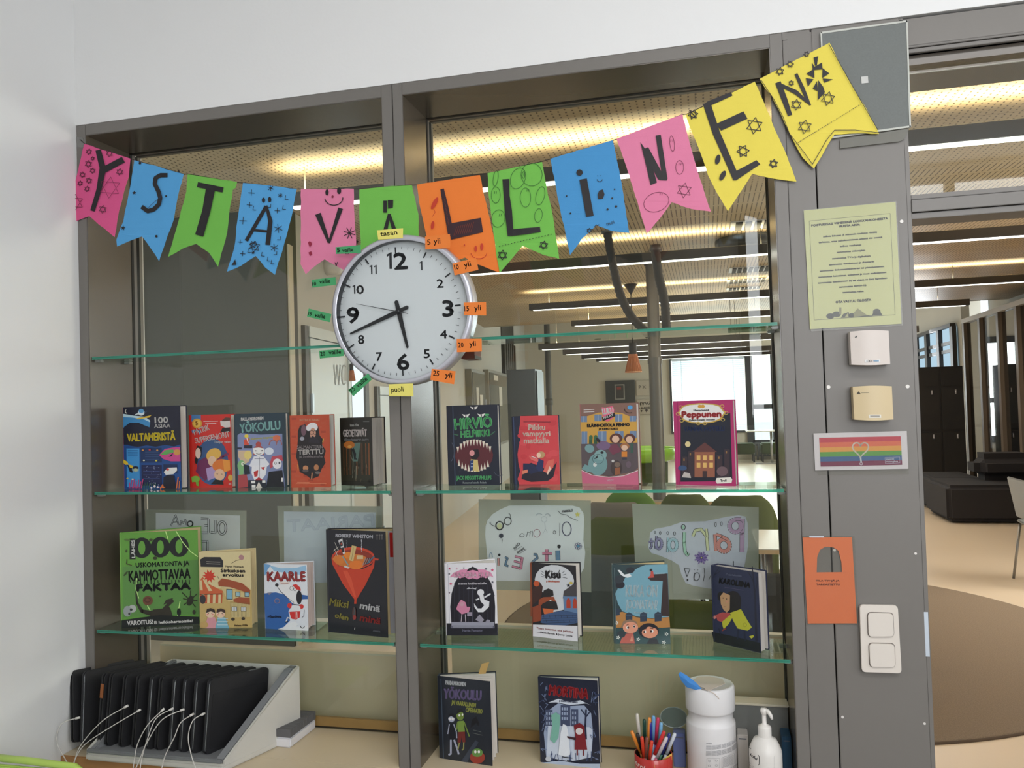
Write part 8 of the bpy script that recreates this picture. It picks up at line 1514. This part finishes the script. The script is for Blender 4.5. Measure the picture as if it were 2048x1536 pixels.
for k in range(len(ts)-1): rw_box(MB(o), ts[k+1]+.05, ts[k]-.05, 0.05, zt_, 0.0, 0.008).build('pane', dgl, gw)
for zz in (0.55, 1.0, 1.62): rw_box(MB(o), ts[-1], ts[0], zz, zz+0.03, -0.40, -0.03).build('shelf_board', M('shelf_board', (112, 100, 84), 0.6), gw)
for (px_, zz, n_, wh) in ((1955, 0.582, 5, 'lowest shelf, left'), (1995, 1.032, 4, 'middle shelf'), (2040, 0.582, 6, 'lowest shelf, right')):
    tt = rw_px(px_, 850)[0]; bk_ = thing('paper_stack', 'stack of pale papers behind the dark glass, '+wh, 'papers', rw(tt, zz, -0.3), group='papers on the glazed shelves')
    for k in range(n_): rw_box(MB(bk_.location), tt-0.15, tt+0.15, zz+k*0.016, zz+k*0.016+0.012, -0.30, -0.08).build('sheets', M('papers_pale', (190, 184, 170), 0.8), bk_)
# high window band on the same wall, over the lockers
w7 = bpy.data.objects.new('window_7', None); COL.objects.link(w7); w7['kind'] = 'structure'
tw0, tw1 = rw_px(1913, 700)[0], rw_px(1838, 700)[0]; zc0, zc1 = 1.58, rw_px(1875, 664)[1]
rw_box(MB(), tw0, tw1, zc0, zc1, 0.0, 0.01).build('bright_pane', emit('daylight_pane', (190, 222, 240), 0.9), w7)
for k in range(4): tt = tw0+(tw1-tw0)*k/3; rw_box(MB(), tt-0.09, tt+0.09, zc0, zc1, 0.011, 0.08).build('window_post', M('window_post_dark', (50, 46, 44), 0.5), w7)
rw_box(rw_box(rw_box(MB(), tw0, tw1, zc1, zc1+0.06, 0.0, 0.09), tw0, tw1, zc1-0.30, zc1-0.24, 0.011, 0.05), tw0, tw1, zc1-0.44, zc1-0.38, 0.011, 0.05).build('window_bar', M('window_post_dark', (50, 46, 44), 0.5), w7)
# black sofa
sf = thing('modular_sofa', 'black modular sofa on the hall floor, seen through the doorway', 'sofa', (2.9, 8.6, 0)); bf = M('fabric_black', (34, 32, 34), 0.9, noise=0.1, scale=50, bump=0.4)
def sb(x0_, x1_, y0_, y1_, z0_, z1_, nm, bv=0.05): MB((2.9, 8.6, 0)).box((x0_, y0_, z0_), (x1_, y1_, z1_)).build(nm, bf, sf, bevel=bv, seg=3)
sb(2.78, 3.95, 8.5, 9.5, 0.02, 0.46, 'seat_module'); sb(2.86, 3.50, 9.52, 10.5, 0.02, 0.45, 'seat_module'); sb(3.25, 3.95, 8.95, 9.45, 0.45, 0.80, 'back_cushion', 0.12)
# steel-legged chair at the very right edge
p = at(2056, 950, 'y', 5.2); sc_ = thing('steel_chair', 'grey shell chair with steel legs, at the right edge of the picture', 'chair', (p.x+0.25, 5.2, 0))
shell = M('shell_grey', (120, 124, 122), 0.3)
MB().obox((-0.26, -0.15, 0.46), (0.46, 0, 0), (0, 0.42, 0.02), (0, 0, 0.02)).build('seat', shell, sc_, bevel=0.008); MB().obox((-0.26, -0.15, 0.52), (0.02, 0, 0), (0, 0.42, 0), (-0.06, 0, 0.34)).build('backrest', shell, sc_, bevel=0.008)
for sx, sy in ((-0.24, -0.13), (-0.24, 0.25), (0.18, -0.13), (0.18, 0.25)): MB().tube([V((sx, sy, 0.46)), V((sx*1.25, sy*1.1, 0.0))], 0.011, 8).build('leg', steel, sc_)
# low screens standing in the hall right behind the panes
scm = M('screen_beige', (232, 214, 184), 0.35, noise=0.05, scale=5); sce = M('screen_cream_edge', (226, 220, 200), 0.4)
for (xa, xb, pyt, pxt, lb) in ((X1-0.02, X2+0.01, 1290, 380, 'low beige screen in the hall behind the left pane, under its lowest shelf'), (X4-0.01, X5+0.03, 1253, 1100, 'low beige screen with a cream top edge behind the right pane')):
    zt_ = at(pxt, pyt, 'y', 0.33).z; t = thing('low_screen', lb, 'screen', ((xa+xb)/2, 0.33, 0))
    MB(t.location).box((xa, 0.33, 0), (xb, 0.352, zt_-0.006)).build('screen_board', scm, t); MB(t.location).box((xa, 0.328, zt_-0.006), (xb, 0.354, zt_)).build('top_edge', sce, t)
# metal floor grille behind the lowest right shelf
t = thing('floor_heater', 'low pale slotted heater beyond the pane, by the right post', 'heater', (0.28, 0.62, 0)); 
MB().box((-0.10, 0, 0.0), (0.16, 0.10, 0.80)).build('heater_body', M('heater_pale', (170, 168, 160), 0.5), t, bevel=0.01)
for k in range(3): MB().box((-0.08+k*0.07, -0.004, 0.60), (-0.04+k*0.07, -0.0005, 0.76)).build('heater_slot', M('heater_slot', (70, 68, 64), 0.6), t)
